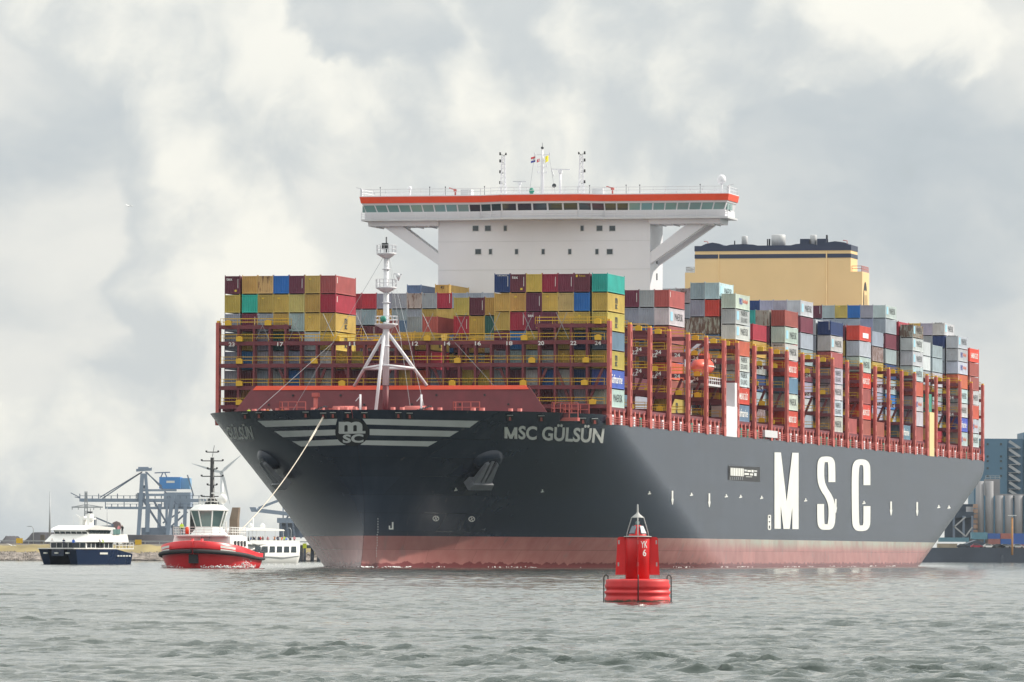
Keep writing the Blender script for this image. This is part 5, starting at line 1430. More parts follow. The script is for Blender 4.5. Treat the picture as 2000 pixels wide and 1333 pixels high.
# ------------------------------------------------------------------ tug
def build_tug():
    Yc = 892.0
    c = at(411, 1090, Yc)
    rz = face_to(-math.sin(R(9)), -math.cos(R(9)))
    T = empty('tug_boat', (c.x, Yc, 0), rz)
    tag(T, 'red and white harbour tug with black mast towing the container ship', 'tug')
    T.scale = (0.94, 0.94, 0.94)
    Lt, Bt = 26.0, 12.9
    def sec(u):     # full bow, wide body
        x = -Lt / 2 + u * Lt
        w = Bt / 2 * (1 - max(0.0, (u - 0.60) / 0.40) ** 2.4) ** 0.55 * (0.80 + 0.20 * min(1, u / 0.2))
        zt = 2.2 + 1.75 * max(0, (u - 0.25) / 0.75) ** 1.5
        return x, max(w, 0.05), zt
    us = np.concatenate([np.linspace(0, 0.6, 14), 1 - 0.4 * (1 - np.linspace(0, 1, 18)[1:]) ** 1.7])
    rings = []
    for u in us:
        x, w, zt = sec(u); k = max(0, u - 0.6) / 0.4
        sh = 1 - 0.14 * k
        pro = [(w, zt), (w * 0.995, zt * 0.68), (w * 0.97, zt * 0.45), (w * 0.93, 0.3), (w * 0.85, -0.6)]
        rings.append([(x - k * 1.5 * (1 - z / zt if z < zt else 0), y * (1 if z > 1 else sh), z) for y, z in pro] + [(x - k * 1.5 * (1 - z / zt if z < zt else 0), -y * (1 if z > 1 else sh), z) for y, z in reversed(pro)])
    mb = MB().loft(rings, closed=False, cap=False); mb.loft([rings[0], [(p[0], 0, p[2]) for p in rings[0]]], closed=False, cap=False, smooth=False)
    h = mb.build('hull', M_tugred, T)
    md = h.modifiers.new('thick', 'SOLIDIFY'); md.thickness = 0.18
    dk = MB(); n = len(us)
    dv = [(sec(u)[0], sec(u)[1] - 0.1, sec(u)[2] - 1.0) for u in us]
    dk.v += dv + [(x, -y, z) for x, y, z in dv]
    for i in range(n - 1): dk.f.append([i, i + 1, n + i + 1, n + i]); dk.mi.append(0); dk.sm.append(False)
    dk.build('deck', M_maroon, T)
    # rubber fender along the sheer, thick round the bow
    for sg in (-1, 1):
        pts = [(sec(u)[0] + 0.1 * max(0, u - 0.6), sg * (sec(u)[1] + 0.10), sec(u)[2] * 0.62) for u in us]
        MB().tube(pts, [0.32 if u > 0.5 else 0.24 for u in us], 8).build('fender', M_rubber, T)
    pts = [(13.0 - 0.3 * 0, 0, 0)]
    MB().cbox((12.1, 0, 1.35), (0.8, 1.35, 1.3)).build('push_pad', M_rubber, T)
    for k in range(9):      # tyres round the quarter
        a = R(100 + k * 20)
        u = 0.02 + 0.012 * k
        x, w, zt = sec(u)
        tb = MB(); tb.tube([(0.42 * math.cos(b), 0, 0.42 * math.sin(b)) for b in np.linspace(0, 2 * math.pi, 13)], 0.16, 6, cap=False)
        o = tb.build('tyre_fender', M_rubber, T); o.location = (x - 0.1 + k * 0.28, w + 0.22, zt - 0.25); o.rotation_euler = (0, 0, 0)
    # name boards
    for sg in (-1, 1):
        for j in range(2):
            x0, w0, z0 = sec(0.85); x1, w1, z1 = sec(0.95)
            def fn(u, v, j=j, sg=sg):
                uu = (0.83 + 0.10 * u) if sg > 0 else (0.93 - 0.10 * u)
                x, w, zt = sec(uu); return (x + 0.09, sg * (w + 0.12), zt - 0.75 - j * 0.5 + v * 0.34)
            link('name_lettering', mark_mesh('name_lettering', fn, M_letter, ((0.0, 1.0),)), T)
    # deckhouse
    H_ = MB(); house(H_, -6.5, 7.6, 4.6, 4.2, 1.6, 4.7, front=1.6, back=0.3); dh = H_.build('deckhouse', M_bwhite, T)
    pane_strip(dh, 'deckhouse_window', (-5, 4.45), (4.5, 4.45), 3.2, 4.0, 4, M_glass, gap=0.5)
    MB().box((-5.0, 3.9, 4.66), (7.9, -3.9, 4.85)).build('upper_deck', M_bwhite, T)
    mb = MB(); rail(mb, [(-5, 4.3, 4.85), (6.3, 4.3, 4.85), (7.6, 3, 4.85), (7.6, -3, 4.85), (6.3, -4.3, 4.85), (-5, -4.3, 4.85)], 1.15, 1.2, (1.15, 0.75, 0.4), 0.045); mb.build('deck_rail', M_bwhite, T)
    mb = MB()
    for k in range(7): mb.cbox((8.4 - k * 0.28, 0.7, 2.7 + k * 0.3), (0.3, 1.2, 0.06))
    for y in (0.1, 1.3): mb.beam((8.6, y, 2.5), (6.6, y, 4.9), 0.12)
    mb.build('stairs', M_steel, T)
    # wheelhouse: eight sided, glass leaning outwards
    wh = empty('wheelhouse', parent=T)
    def octa(r, z, cx=1.2, sx=1.0): return [(cx + r * sx * math.cos(R(22.5 + 45 * k)), r * math.sin(R(22.5 + 45 * k)), z) for k in range(8)]
    MB().loft([octa(2.9, 4.85), octa(2.2, 5.6), octa(2.0, 6.1)], smooth=False).build('wheelhouse_base', M_bwhite, wh)
    lo, hi = octa(1.95, 6.0), octa(2.75, 8.5)
    for k in range(8):
        a, b, c2, d = Vector(lo[k]), Vector(lo[(k + 1) % 8]), Vector(hi[(k + 1) % 8]), Vector(hi[k])
        f = 0.06; q = [a.lerp(b, f), a.lerp(b, 1 - f), d.lerp(c2, 1 - f), d.lerp(c2, f)]
        nn = (q[1] - q[0]).cross(q[3] - q[0]).normalized(); vs = q + [p - nn * 0.05 for p in q]
        MB().add(vs, [(0, 1, 2, 3), (7, 6, 5, 4), (0, 1, 5, 4), (1, 2, 6, 5), (2, 3, 7, 6), (3, 0, 4, 7)]).build('wheelhouse_pane', M_glass_t, wh)
        MB().tube([lo[k], hi[k]], 0.10, 6).build('wheelhouse_frame', M_bwhite, wh)
    MB().loft([octa(2.8, 8.5), octa(2.9, 8.65), octa(2.0, 9.3), octa(1.5, 9.4)], smooth=False).build('wheelhouse_roof', M_bwhite, wh)
    MB().tube(octa(2.85, 8.55) + [octa(2.85, 8.55)[0]], 0.12, 6).build('roof_rim', M_bwhite, wh)
    MB().box((-1.6, -1.0, 6.0), (0.5, 1.0, 7.2)).build('helm_console', M_dark, wh)
    mb = MB(); rail(mb, octa(1.5, 9.35) + [octa(1.5, 9.35)[0]], 1.0, 0.7, (1.0, 0.5), 0.04); mb.build('roof_rail', M_bwhite, wh)
    # funnels either side
    for sg in (-1, 1):
        MB().loft([[( -3.0 + a * 0.75, sg * 3.0 + b * 0.6, z) for a, b in ((-1, -1), (1, -1), (1, 1), (-1, 1))] for z in (4.8, 7.2)] + [[(-3.4 + a * 0.6, sg * 3.2 + b * 0.5, 9.0) for a, b in ((-1, -1), (1, -1), (1, 1), (-1, 1))]], smooth=False).build('funnel', M_black if sg < 0 else paint('funnel_brown', (0.20, 0.15, 0.11), 0.5), T)
    # mast
    m = empty('mast', parent=T)
    MB().lathe((-1.0, 0, 9.2), [(1.3, 0), (0.9, 0.7), (0.35, 1.3), (0.28, 7.2)], 10).build('mast_tube', M_black, m)
    for z, w in ((10.6, 1.6), (12.3, 0.7), (13.6, 1.6), (14.7, 0.7), (15.9, 1.6), (17.2, 0.9)):
        MB().beam((-1, -w, z), (-1, w, z), 0.14).cbox((-1, -w, z + 0.12), (0.2, 0.25, 0.25)).cbox((-1, w, z + 0.12), (0.2, 0.25, 0.25)).build('mast_yard', M_black, m)
    MB().tube([(-1, 0.0, 16.5), (-1, 0.3, 18.2)], 0.04, 4).build('whip_aerial', M_dark, m)
    d = MB().lathe((0.6, 1.9, 9.5), [(0.25, 0), (0.62, 0.3), (0.7, 0.8), (0.5, 1.3), (0.05, 1.5)], 16).build('radar_dome', M_bwhite, m)
    MB().cbox((-0.4, 1.0, 11.1), (0.3, 1.9, 0.16)).build('radar_scanner', M_bwhite, m)
    # towing winch and bitts, funnel side gear aft
    MB().tube([(-7.6, -1.2, 2.9), (-7.6, 1.2, 2.9)], 0.7, 14).cbox((-7.6, 0, 2.2), (1.6, 3.2, 1.0)).build('towing_winch', M_bwhite, T)
    MB().tube([(-8.6, 0.9, 4.9), (-5.2, 2.2, 6.7)], 0.12, 6).tube([(-8.6, 0.6, 4.9), (-5.4, 1.2, 6.9)], 0.12, 6).build('tow_hook_frame', M_bwhite, T)
    for y in (-0.7, 0.7): MB().tube([(9.6, y, 2.6), (9.6, y, 4.3)], 0.22, 10).build('bitt', M_tugred, T)
    MB().lathe((7.8, -1.9, 4.95), [(0.28, 0), (0.28, 1.0), (0.1, 1.1)], 10).build('life_raft', M_orange, T)
    T_mw = Matrix.Translation((c.x, Yc, 0)) @ Matrix.Rotation(rz, 4, 'Z') @ Matrix.Scale(0.94, 4)
    person(T_mw @ Vector((7.0, -2.9, 4.86)), 'lime yellow', 'standing at the upper rail of the red tug', rz + math.pi / 2)
    person(T_mw @ Vector((-7.9, 3.8, 1.35)), 'red', 'standing on the aft deck of the red tug', rz + math.pi / 2)
    # bow wave
    sp = MB(); random.seed(9)
    for k in range(420):
        u = random.uniform(0.45, 1.0); x, w, zt = sec(u)
        sg = random.choice((1, 1, -1)); hgt = abs(random.gauss(0, 0.35)) * (1.6 if 0.55 < u < 0.75 and sg > 0 else 0.5)
        r = random.uniform(0.04, 0.13); cx, cy, cz = x - 0.8 + random.uniform(-0.3, 0.5), sg * (w * 0.9 + random.uniform(0.1, 0.7)), 0.05 + hgt
        sp.add([(cx + r, cy, cz), (cx - r, cy, cz), (cx, cy + r, cz), (cx, cy - r, cz), (cx, cy, cz + r), (cx, cy, cz - r)], [(0, 2, 4), (2, 1, 4), (1, 3, 4), (3, 0, 4), (2, 0, 5), (1, 2, 5), (3, 1, 5), (0, 3, 5)])
    o = sp.build('bow_spray', M_foam); o.matrix_world = T_mw
    tag(o, 'white spray thrown up by the bow of the red tug', 'spray', kind='stuff')
    return T_mw
M_foam = paint('foam', (0.85, 0.87, 0.87), 0.6, 0.03)
M_glass_t = paint('wheelhouse_glass', (0.08, 0.13, 0.13), 0.1, 0.1, 0.3, spec=0.7)
TUG_MW = build_tug()
def build_towline():
    a = to_world(*Vector(hull_hit([632], [814], 0.15)[0])); b = TUG_MW @ Vector((-7.6, 0, 3.1))
    pts = []
    for i in range(25):
        u = i / 24; p = a.lerp(b, u); p.z -= 2.6 * 4 * u * (1 - u) * 0.75; pts.append(p)
    o = MB().tube(pts, 0.07, 6).build('towing_line', M_rope)
    tag(o, 'pale towing line stretched from the ship bow down to the red tug', 'rope')
    # short messenger line near the fairlead
    o = MB().tube([pts[0], pts[1], pts[3], pts[4]], [0.16, 0.16, 0.15, 0.05], 6).build('chafe_sleeve', M_rope, o)
build_towline()

# ------------------------------------------------------------------ catamaran
def build_catamaran():
    Yc = 1140.0
    c = at(166, 1085, Yc)
    phi = R(24); rz = face_to(-math.sin(phi), -math.cos(phi))
    T = empty('passenger_catamaran', (c.x, Yc, 0), rz)
    tag(T, 'dark blue and white passenger catamaran with sloping white superstructure', 'boat')
    L_, B = 21.0, 8.2
    for sg in (-1, 1):
        rings = []
        for u in np.linspace(0, 1, 18):
            x = -L_ / 2 + u * L_; k = max(0, (u - 0.55) / 0.45)
            inner = 0.9 + 0.9 * k; outer = B / 2 - 0.35 * k
            w0, w1 = sg * inner, sg * outer
            zt = 2.75 if u > 0.3 else 1.9 + 0.85 * u / 0.3
            rk = 1.3 * k
            rings.append([(x, w0, zt), (x - rk, w0 + sg * 0.25 * k, 0), (x - rk * 1.1, w0 + sg * 0.3, -0.5), (x - rk * 1.1, w1 - sg * 0.3, -0.5), (x - rk, w1 - sg * 0.35, 0), (x, w1, zt)])
        MB().loft(rings, smooth=False).build('hull', M_bnavy, T)
    MB().box((-10.0, -1.2, 1.5), (10.4, 1.2, 2.74)).build('bridge_deck', M_bnavy, T)
    MB().prism([(-11.0, -4.1), (7.0, -4.1), (11.1, -3.6), (11.1, 3.6), (7.0, 4.1), (-11.0, 4.1)], 2, 2.74, 2.9).build('deck', M_bwhite, T)
    mb = MB(); house(mb, -4.0, 6.4, 3.6, 3.6, 2.9, 4.0); mb.build('saloon', M_bwhite, T)
    pane_strip(T, 'saloon_window', (6.4, -3.5), (6.4, 3.5), 2.98, 3.85, 6, M_glass, gap=0.12)
    pane_strip(T, 'saloon_window', (-3.8, 3.6), (6.2, 3.6), 2.98, 3.85, 6, M_glass, gap=0.15); pane_strip(T, 'saloon_window', (6.2, -3.6), (-3.8, -3.6), 2.98, 3.85, 6, M_glass, gap=0.15)
    mb = MB(); house(mb, -9.2, 7.9, 4.0, 3.7, 4.0, 5.4, front=2.3, back=0.0); mb.build('upper_bulwark', M_bwhite, T)
    mb = MB(); house(mb, -3.2, 5.3, 3.4, 3.1, 5.4, 6.15, front=-0.4); up = mb.build('upper_cabin', M_bwhite, T)
    pane_strip(up, 'cabin_window', (5.3, -3.3), (5.3, 3.3), 5.45, 6.1, 6, M_glass, rake=0.5, gap=0.12)
    pane_strip(up, 'cabin_window', (-3.0, 3.4), (5.1, 3.4), 5.45, 6.1, 6, M_glass, rake=-0.4, gap=0.16, out=0.05); pane_strip(up, 'cabin_window', (5.1, -3.4), (-3.0, -3.4), 5.45, 6.1, 6, M_glass, rake=-0.4, gap=0.16, out=0.05)
    MB().prism([(-4.8, 6.15), (6.2, 6.15), (5.4, 6.5), (3.0, 6.95), (-4.4, 6.6)], 1, -3.7, 3.7).build('cabin_roof', M_bwhite, T)
    pane_strip(T, 'screen_pane', (-6.2, 3.85), (-3.4, 3.85), 5.4, 6.3, 2, M_glass_l, gap=0.08)
    mb = MB(); rail(mb, [(-11, 4.0, 2.9), (-4.2, 4.0, 2.9)], 1.0, 1.2, (1.0, 0.5), 0.04); mb.build('deck_rail', M_bwhite, T)
    m = empty('mast', parent=T)
    mb = MB().box((-1.4, 0.4, 6.6), (0.2, 1.0, 9.0)).box((-1.4, -1.0, 6.6), (0.2, -0.4, 8.6)).box((-1.2, -1.2, 8.0), (0.0, 1.6, 8.35)).beam((-0.6, -2.2, 8.9), (-0.6, -1.0, 8.2), 0.12)
    mb.build('mast_frame', M_bwhite, m)
    MB().cbox((-0.6, 0.6, 9.3), (0.4, 0.9, 0.3)).tube([(-0.6, 0.7, 9.0), (-0.6, 0.7, 10.0)], 0.05, 5).build('mast_light', M_dark, m)
    for sg in (-1, 1): MB().tube([(0.3, sg * 2.2, 6.6), (0.3, sg * 2.2, 8.7)], 0.03, 4).build('whip_aerial', M_bwhite, m)
    # name and scuttles
    for x in (8.6, 7.0):
        pass
    for k, y in enumerate((-2.2, 0.0, 2.2)):
        MB().box((10.55, y - 0.32, 1.9), (10.98, y + 0.32, 2.15)).build('bow_scuttle', M_letter, T)
    link('name_lettering', mark_mesh('name_lettering', lambda u, v: (2.0 - u * 3.0, 4.06, 1.8 + v * 0.34), M_letter, ((0.0, 1.0),)), T)
    for k in range(5): MB().box((-9.8 + k * 1.1, 4.02, 1.42), (-9.1 + k * 1.1, 4.1, 1.66)).build('side_vent', M_letter, T)
    MW = Matrix.Translation((c.x, Yc, 0)) @ Matrix.Rotation(rz, 4, 'Z')
    for x, y, z, col, w in ((8.0, 1.9, 2.9, 'bright blue', 'on the foredeck of the catamaran'), (7.7, -0.2, 2.9, 'dark blue', 'leaning in front of the catamaran saloon'), (7.6, -2.6, 2.9, 'white', 'beside the catamaran saloon windows'),
                            (2.0, 3.85, 2.9, 'black', 'on the side deck of the catamaran'), (0.8, 3.85, 2.9, 'lime yellow', 'on the side deck of the catamaran'), (-6.3, 3.2, 2.9, 'grey', 'on the aft deck of the catamaran'), (-8.3, 3.4, 2.9, 'red', 'on the aft deck of the catamaran'),
                            (-9.4, 3.5, 2.9, 'black', 'on the aft deck of the catamaran'), (-7.2, 3.0, 5.35, 'pink', 'on the upper deck of the catamaran'), (-8.2, 3.2, 5.35, 'black', 'on the upper deck of the catamaran')):
        person(MW @ Vector((x, y, z)), col, w, rz + math.pi / 2, random.choice(('rail', 'stand')))
build_catamaran()

# ------------------------------------------------------------------ white party boat
def build_party_boat():
    Yc = 1400.0
    c = at(503, 1085, Yc)
    phi = R(33); rz = face_to(-math.sin(phi), -math.cos(phi))       # bow away to the left, stern quarter to us
    T = empty('tour_boat', (c.x, Yc, 0), rz)
    tag(T, 'white tour boat with passengers crowding its upper deck, behind the red tug', 'boat')
    T.scale = (1.12, 1.12, 1.12)
    L_, B = 19.0, 7.0
    rings = []
    for u in np.linspace(0, 1, 20):
        x = -L_ / 2 + u * L_; k = max(0, (u - 0.5) / 0.5)
        w = B / 2 * (1 - k ** 2.2) ** 0.6; w = max(w, 0.05)
        zt = 3.6 + 0.9 * k
        rings.append([(x, w, zt), (x - k * 0.5, w * 0.97, 1.2), (x - k, w * 0.86, 0), (x - k, w * 0.7, -0.6), (x - k, -w * 0.7, -0.6), (x - k, -w * 0.86, 0), (x - k * 0.5, -w * 0.97, 1.2), (x, -w, zt)])
    MB().loft(rings).build('hull', M_bwhite, T)
    for sg in (-1, 1):
        pane_strip(T, 'hull_window', (-8.6, sg * 3.46) if sg > 0 else (6, -3.46), (6, sg * 3.46) if sg > 0 else (-8.6, -3.46), 2.1, 3.3, 6, M_glass, gap=0.25, out=0.06)
        MB().tube([(-9.4, sg * 3.52, 1.5), (-4, sg * 3.54, 1.15), (3, sg * 3.5, 1.35), (7, sg * 2.8, 1.7)], 0.08, 5).build('rubbing_strake', M_grey, T)
    pane_strip(T, 'stern_window', (-9.5, 2.9), (-9.5, -2.9), 2.0, 3.3, 4, M_glass, gap=0.3, out=0.06)
    MB().box((-9.4, -3.3, 3.58), (7.0, 3.3, 3.75)).build('upper_deck', M_bwhite, T)
    MB().prism([(-9.5, 3.6), (5, 3.6), (7.6, 4.0), (7.2, 4.45), (-9.5, 4.45)], 1, 3.35, 3.45).prism([(-9.5, 3.6), (5, 3.6), (7.6, 4.0), (7.2, 4.45), (-9.5, 4.45)], 1, -3.45, -3.35).build('upper_bulwark', M_bwhite, T)
    MB().box((-9.55, -3.4, 3.6), (-9.45, 3.4, 4.45)).build('stern_bulwark', M_bwhite, T)
    MB().prism([(-4.5, 6.3), (7.5, 6.3), (7.0, 6.55), (3.0, 6.9), (-4.0, 6.6)], 1, -3.4, 3.4).build('canopy', M_bwhite, T)
    for x in (-4.2, -1.5, 2, 6.3):
        for sg in (-1, 1): MB().tube([(x, sg * 3.2, 4.6), (x, sg * 3.2, 6.35)], 0.05, 5).build('canopy_post', M_bwhite, T)
    for x in (3.5, -0.5): MB().lathe((x, 0.8, 6.7), [(0.3, 0), (0.5, 0.3), (0.5, 0.7), (0.1, 1.1)], 12).build('dome', M_bwhite, T)
    MB().tube([(1.6, 0, 6.8), (1.6, 0, 8.8)], 0.14, 6).build('mast', M_bwhite, T)
    MW = Matrix.Translation((c.x, Yc, 0)) @ Matrix.Rotation(rz, 4, 'Z') @ Matrix.Scale(1.12, 4)
    random.seed(21); cols = list(CLOTH)
    for k in range(26):
        sg = -1 if k % 3 else 1
        x = -9.0 + 0.6 * (k % 26); y = sg * (2.9 - random.uniform(0, 0.5)) if k > 5 else -2.6 + k * 1.0
        if k <= 5: x = -9.1
        person(MW @ Vector((x, y, 3.76)), cols[(k * 7 + 3) % len(cols)], ['at the stern rail of the white tour boat', 'under the front of the tour boat canopy', 'at the shaded rail of the white tour boat', 'near the canopy post of the tour boat'][0 if k <= 5 else 1 + k % 3], rz + random.uniform(0, 6.28), random.choice(('rail', 'stand', 'photo')), random.uniform(0.93, 1.05), 'crowd on the tour boat')
build_party_boat()

# broken white water along the ship's waterline
def build_wash():
    random.seed(31); mb = MB()
    for k in range(650):
        u = random.random() ** 1.6; s = -31 + u * 330; sg = -1 if random.random() < 0.85 else 1
        if sg > 0: s = -31 + random.random() * 60
        b = float(hb(s, 0.0)); n = random.uniform(0.05, 0.9 if s < 60 else 0.5)
        r = random.uniform(0.06, 0.24) * (1.5 if s < -10 else 1.0); cx, cy, cz = s + random.uniform(-0.5, 0.5), sg * (b + n), 0.02 + random.uniform(0, 0.14)
        if math.sin(s * 0.31) + math.sin(s * 0.13 + 1) < 0.1 and s > -20: continue
        mb.add([(cx + r * 1.6, cy, cz), (cx - r * 1.6, cy, cz), (cx, cy + r * 0.5, cz), (cx, cy - r * 0.5, cz), (cx, cy, cz + r * 0.4), (cx, cy, cz - r * 0.3)], [(0, 2, 4), (2, 1, 4), (1, 3, 4), (3, 0, 4), (2, 0, 5), (1, 2, 5), (3, 1, 5), (0, 3, 5)])
    o = mb.build('hull_wash', M_foam); o.matrix_world = SHIP_MW
    tag(o, 'flecks of white wash along the waterline of the container ship', 'wash', kind='stuff')
build_wash()
# crew on the forecastle
for i, (px, col) in enumerate(((523, 'orange'), (529, 'white'), (551, 'orange'), (486, 'lime yellow'))):
    l0 = ship_local(np.array([0, 0, CAM_H])); d = ship_local(np.array([0, 0, CAM_H]) + rays(px, 795)) - l0
    t = (-20.5 - l0[0]) / d[0]; p = l0 + d * t
    person(to_world(p[0], p[1], 22.0), col, ['near the starboard work platform on the ship bow', 'beside the starboard work platform on the ship bow', 'on the starboard forecastle of the ship', 'at the starboard end of the ship breakwater'][i], R(10))

# ------------------------------------------------------------------ channel buoy
def build_buoy():
    Yb = 260.0
    c = at(1245, 1177, Yb)
    B = empty('channel_buoy', (c.x, Yb, 0.0), R(-14))
    tag(B, 'red channel buoy with number YK 6, floating in front of the ship', 'buoy')
    mr = paint('buoy_red', (0.60, 0.016, 0.02), 0.42, 0.16, 0.9, streak=0.10, streak_col=(0.35, 0.012, 0.015)); mf = paint('float_red', (0.62, 0.03, 0.034), 0.5, 0.16, 1.2, streak=0.25, streak_col=(0.40, 0.02, 0.025)); mb_ = paint('buoy_grey', (0.40, 0.40, 0.39), 0.5, 0.06)
    mbk = paint('iron_black', (0.03, 0.03, 0.03), 0.6, 0.2)
    z = -0.05
    nt_, N_, L_, P_ = nodes_of(mf)
    tc_ = N_.new('ShaderNodeTexCoord'); sp_ = N_.new('ShaderNodeSeparateXYZ'); L_.new(tc_.outputs['Object'], sp_.inputs[0])
    nz_ = N_.new('ShaderNodeTexNoise'); nz_.inputs['Scale'].default_value = 5.0; nz_.inputs['Detail'].default_value = 6; L_.new(tc_.outputs['Object'], nz_.inputs['Vector'])
    ad_ = N_.new('ShaderNodeMath'); ad_.operation = 'MULTIPLY_ADD'; ad_.inputs[1].default_value = -0.28; L_.new(nz_.outputs[0], ad_.inputs[0]); L_.new(sp_.outputs[2], ad_.inputs[2])
    mr_ = N_.new('ShaderNodeMapRange'); mr_.inputs[1].default_value = -0.02; mr_.inputs[2].default_value = -0.08; L_.new(ad_.outputs[0], mr_.inputs[0])
    old_ = P_.inputs['Base Color'].links[0].from_socket; mx_ = N_.new('ShaderNodeMix'); mx_.data_type = 'RGBA'; mx_.inputs[7].default_value = (0.03, 0.035, 0.015, 1)
    L_.new(mr_.outputs[0], mx_.inputs[0]); L_.new(old_, mx_.inputs[6]); L_.new(mx_.outputs[2], P_.inputs['Base Color'])
    fl = MB().lathe((0, 0, 0), [(1.0, -0.6), (1.31, -0.5), (1.33, 0.0), (1.34, 0.16), (1.30, 0.22), (1.28, 0.30), (1.33, 0.36), (1.345, 0.44), (1.29, 0.47), (1.27, 0.53), (1.31, 0.57), (1.335, 0.68), (1.28, 0.82), (1.30, 0.90), (1.22, 0.94), (0.5, 0.96)], 48).build('float', mf, B)
    for k in range(4):
        a = R(14 + 90 * k - 90)
        ca, sa = math.cos(a), math.sin(a)
        MB().tube([(1.37 * ca, 1.37 * sa, -0.1), (1.37 * ca, 1.37 * sa, 1.02), (1.33 * ca, 1.33 * sa, 1.10), (1.26 * ca, 1.26 * sa, 1.12), (1.20 * ca, 1.20 * sa, 1.06), (1.20 * ca, 1.20 * sa, 0.9)], 0.025, 6).build('lifting_bar', mbk, fl)
    MB().lathe((0, 0, 0), [(0.49, 0.9), (0.49, 2.62), (0.47, 2.66)], 40).build('tower', mr, B)
    for k in range(4):
        a = R(90 * k + 14)
        ca, sa = math.cos(a), math.sin(a); na = Vector((-sa, ca, 0)) * 0.02
        q = [Vector((0.47 * ca, 0.47 * sa, 1.12)), Vector((0.90 * ca, 0.90 * sa, 1.12)), Vector((0.82 * ca, 0.82 * sa, 2.60)), Vector((0.76 * ca, 0.76 * sa, 2.66)), Vector((0.47 * ca, 0.47 * sa, 2.66))]
        vs = [p + na for p in q] + [p - na for p in q]; n = 5
        f = MB().add(vs, [tuple(range(n)), tuple(range(n, 2 * n))[::-1]] + [(i, (i + 1) % n, n + (i + 1) % n, n + i) for i in range(n)]).build('radar_fin', mr, B)
        for zz in (1.55, 2.45):
            r_ = 0.78 - (zz - 1.5) * 0.02
            MB().box((-0.03, -0.03, -0.08), (0.03, 0.03, 0.08)).build('fin_plate', mb_, f).matrix_local = Matrix.Translation((r_ * ca, r_ * sa, zz)) @ Matrix.Rotation(a, 4, 'Z')
    MB().lathe((0, 0, 2.66), [(0.57, 0), (0.57, 0.03), (0.35, 0.05)], 32).build('top_plate', mb_, B)
    MB().lathe((0, 0, 2.69), [(0.36, 0), (0.36, 0.07), (0.30, 0.09), (0.17, 0.42), (0.10, 0.46)], 32).build('lantern_base', mr, B)
    for k in range(4):
        a = R(59 + 90 * k); ca, sa = math.cos(a), math.sin(a)
        P0 = Vector((0.33 * ca, 0.33 * sa, 2.80)); P1 = Vector((0.20 * ca, 0.20 * sa, 3.10)); sd = Vector((-sa, ca, 0))
        nn = Vector((ca, sa, 0.45)).normalized() * 0.03
        vs = [P0 - sd * 0.14 + nn, P0 + sd * 0.14 + nn, P1 + sd * 0.09 + nn, P1 - sd * 0.09 + nn, P0 - sd * 0.14 - nn, P0 + sd * 0.14 - nn, P1 + sd * 0.09 - nn, P1 - sd * 0.09 - nn]
        MB().add(vs, [(0, 1, 2, 3), (7, 6, 5, 4), (0, 1, 5, 4), (1, 2, 6, 5), (2, 3, 7, 6), (3, 0, 4, 7)]).build('solar_panel', paint('solar_cell', (0.16, 0.19, 0.23), 0.2, 0.1), B)
    MB().lathe((0, 0, 3.14), [(0.07, 0), (0.08, 0.05), (0.08, 0.14), (0.05, 0.17)], 16).build('lantern', M_glass_l, B)
    for k in range(4):
        a = R(14 + 90 * k); ca, sa = math.cos(a), math.sin(a)
        MB().tube([(0.45 * ca, 0.45 * sa, 2.68), (0.42 * ca, 0.42 * sa, 2.85), (0.24 * ca, 0.24 * sa, 3.46), (0.12 * ca, 0.12 * sa, 3.50)], 0.022, 6).build('guard_bar', mb_, B)
    MB().lathe((0, 0, 3.44), [(0.26, 0), (0.24, 0.03), (0.08, 0.16), (0.035, 0.24), (0.03, 0.52), (0.01, 0.56)], 20).build('top_cap', mb_, B)
    # painted number, wrapped round the tower
    ga = R(-90 + 14 + 31)
    def wrap(x0, z0, w, h):
        return lambda u, v: (0.497 * math.cos(ga + (x0 + u * w) / 0.497), 0.497 * math.sin(ga + (x0 + u * w) / 0.497), z0 + v * h)
    link('number_lettering', text_mesh('number_lettering', 'YK', wrap(-0.15, 2.22, 0.32, 0.27), M_ink_w, 0.015, (6, 1)), B)
    link('number_lettering', text_mesh('number_lettering', '6', wrap(-0.06, 1.88, 0.17, 0.28), M_ink_w, 0.015, (4, 1)), B)
build_buoy()
# ------------------------------------------------------------------ far shores
M_grass = paint('dyke_grass', (0.25, 0.20, 0.09), 0.9, 0.35, 0.12, bump=0.4)
M_rock = paint('riprap', (0.22, 0.19, 0.17), 0.9, 0.55, 0.9, bump=0.8)
M_soil = paint('quay_ground', (0.16, 0.14, 0.11), 0.9, 0.25, 0.05)
M_quay = paint('quay_wall', (0.07, 0.085, 0.115), 0.8, 0.25, 0.08)
M_coal = paint('coal_heap', (0.045, 0.042, 0.05), 0.95, 0.25, 0.05)
M_crane = paint('crane_grey_hazed', (0.22, 0.28, 0.37), 0.55, 0.12, 0.05)  # part of the distance haze is mixed into both crane colours
M_crane_d = paint('crane_dark_hazed', (0.13, 0.17, 0.235), 0.55, 0.15, 0.05)
M_cblue = paint('machine_house_blue', (0.04, 0.22, 0.55), 0.5, 0.08, 0.05)
M_bblue = paint('cladding_blue', (0.075, 0.17, 0.26), 0.5, 0.06, 0.03)
M_conc = paint('silo_concrete', (0.25, 0.25, 0.265), 0.8, 0.12, 0.06, streak=0.2, streak_col=(0.2, 0.2, 0.2))
M_shed = paint('shed_cladding', (0.035, 0.055, 0.085), 0.6, 0.1)
YL = 1740.0
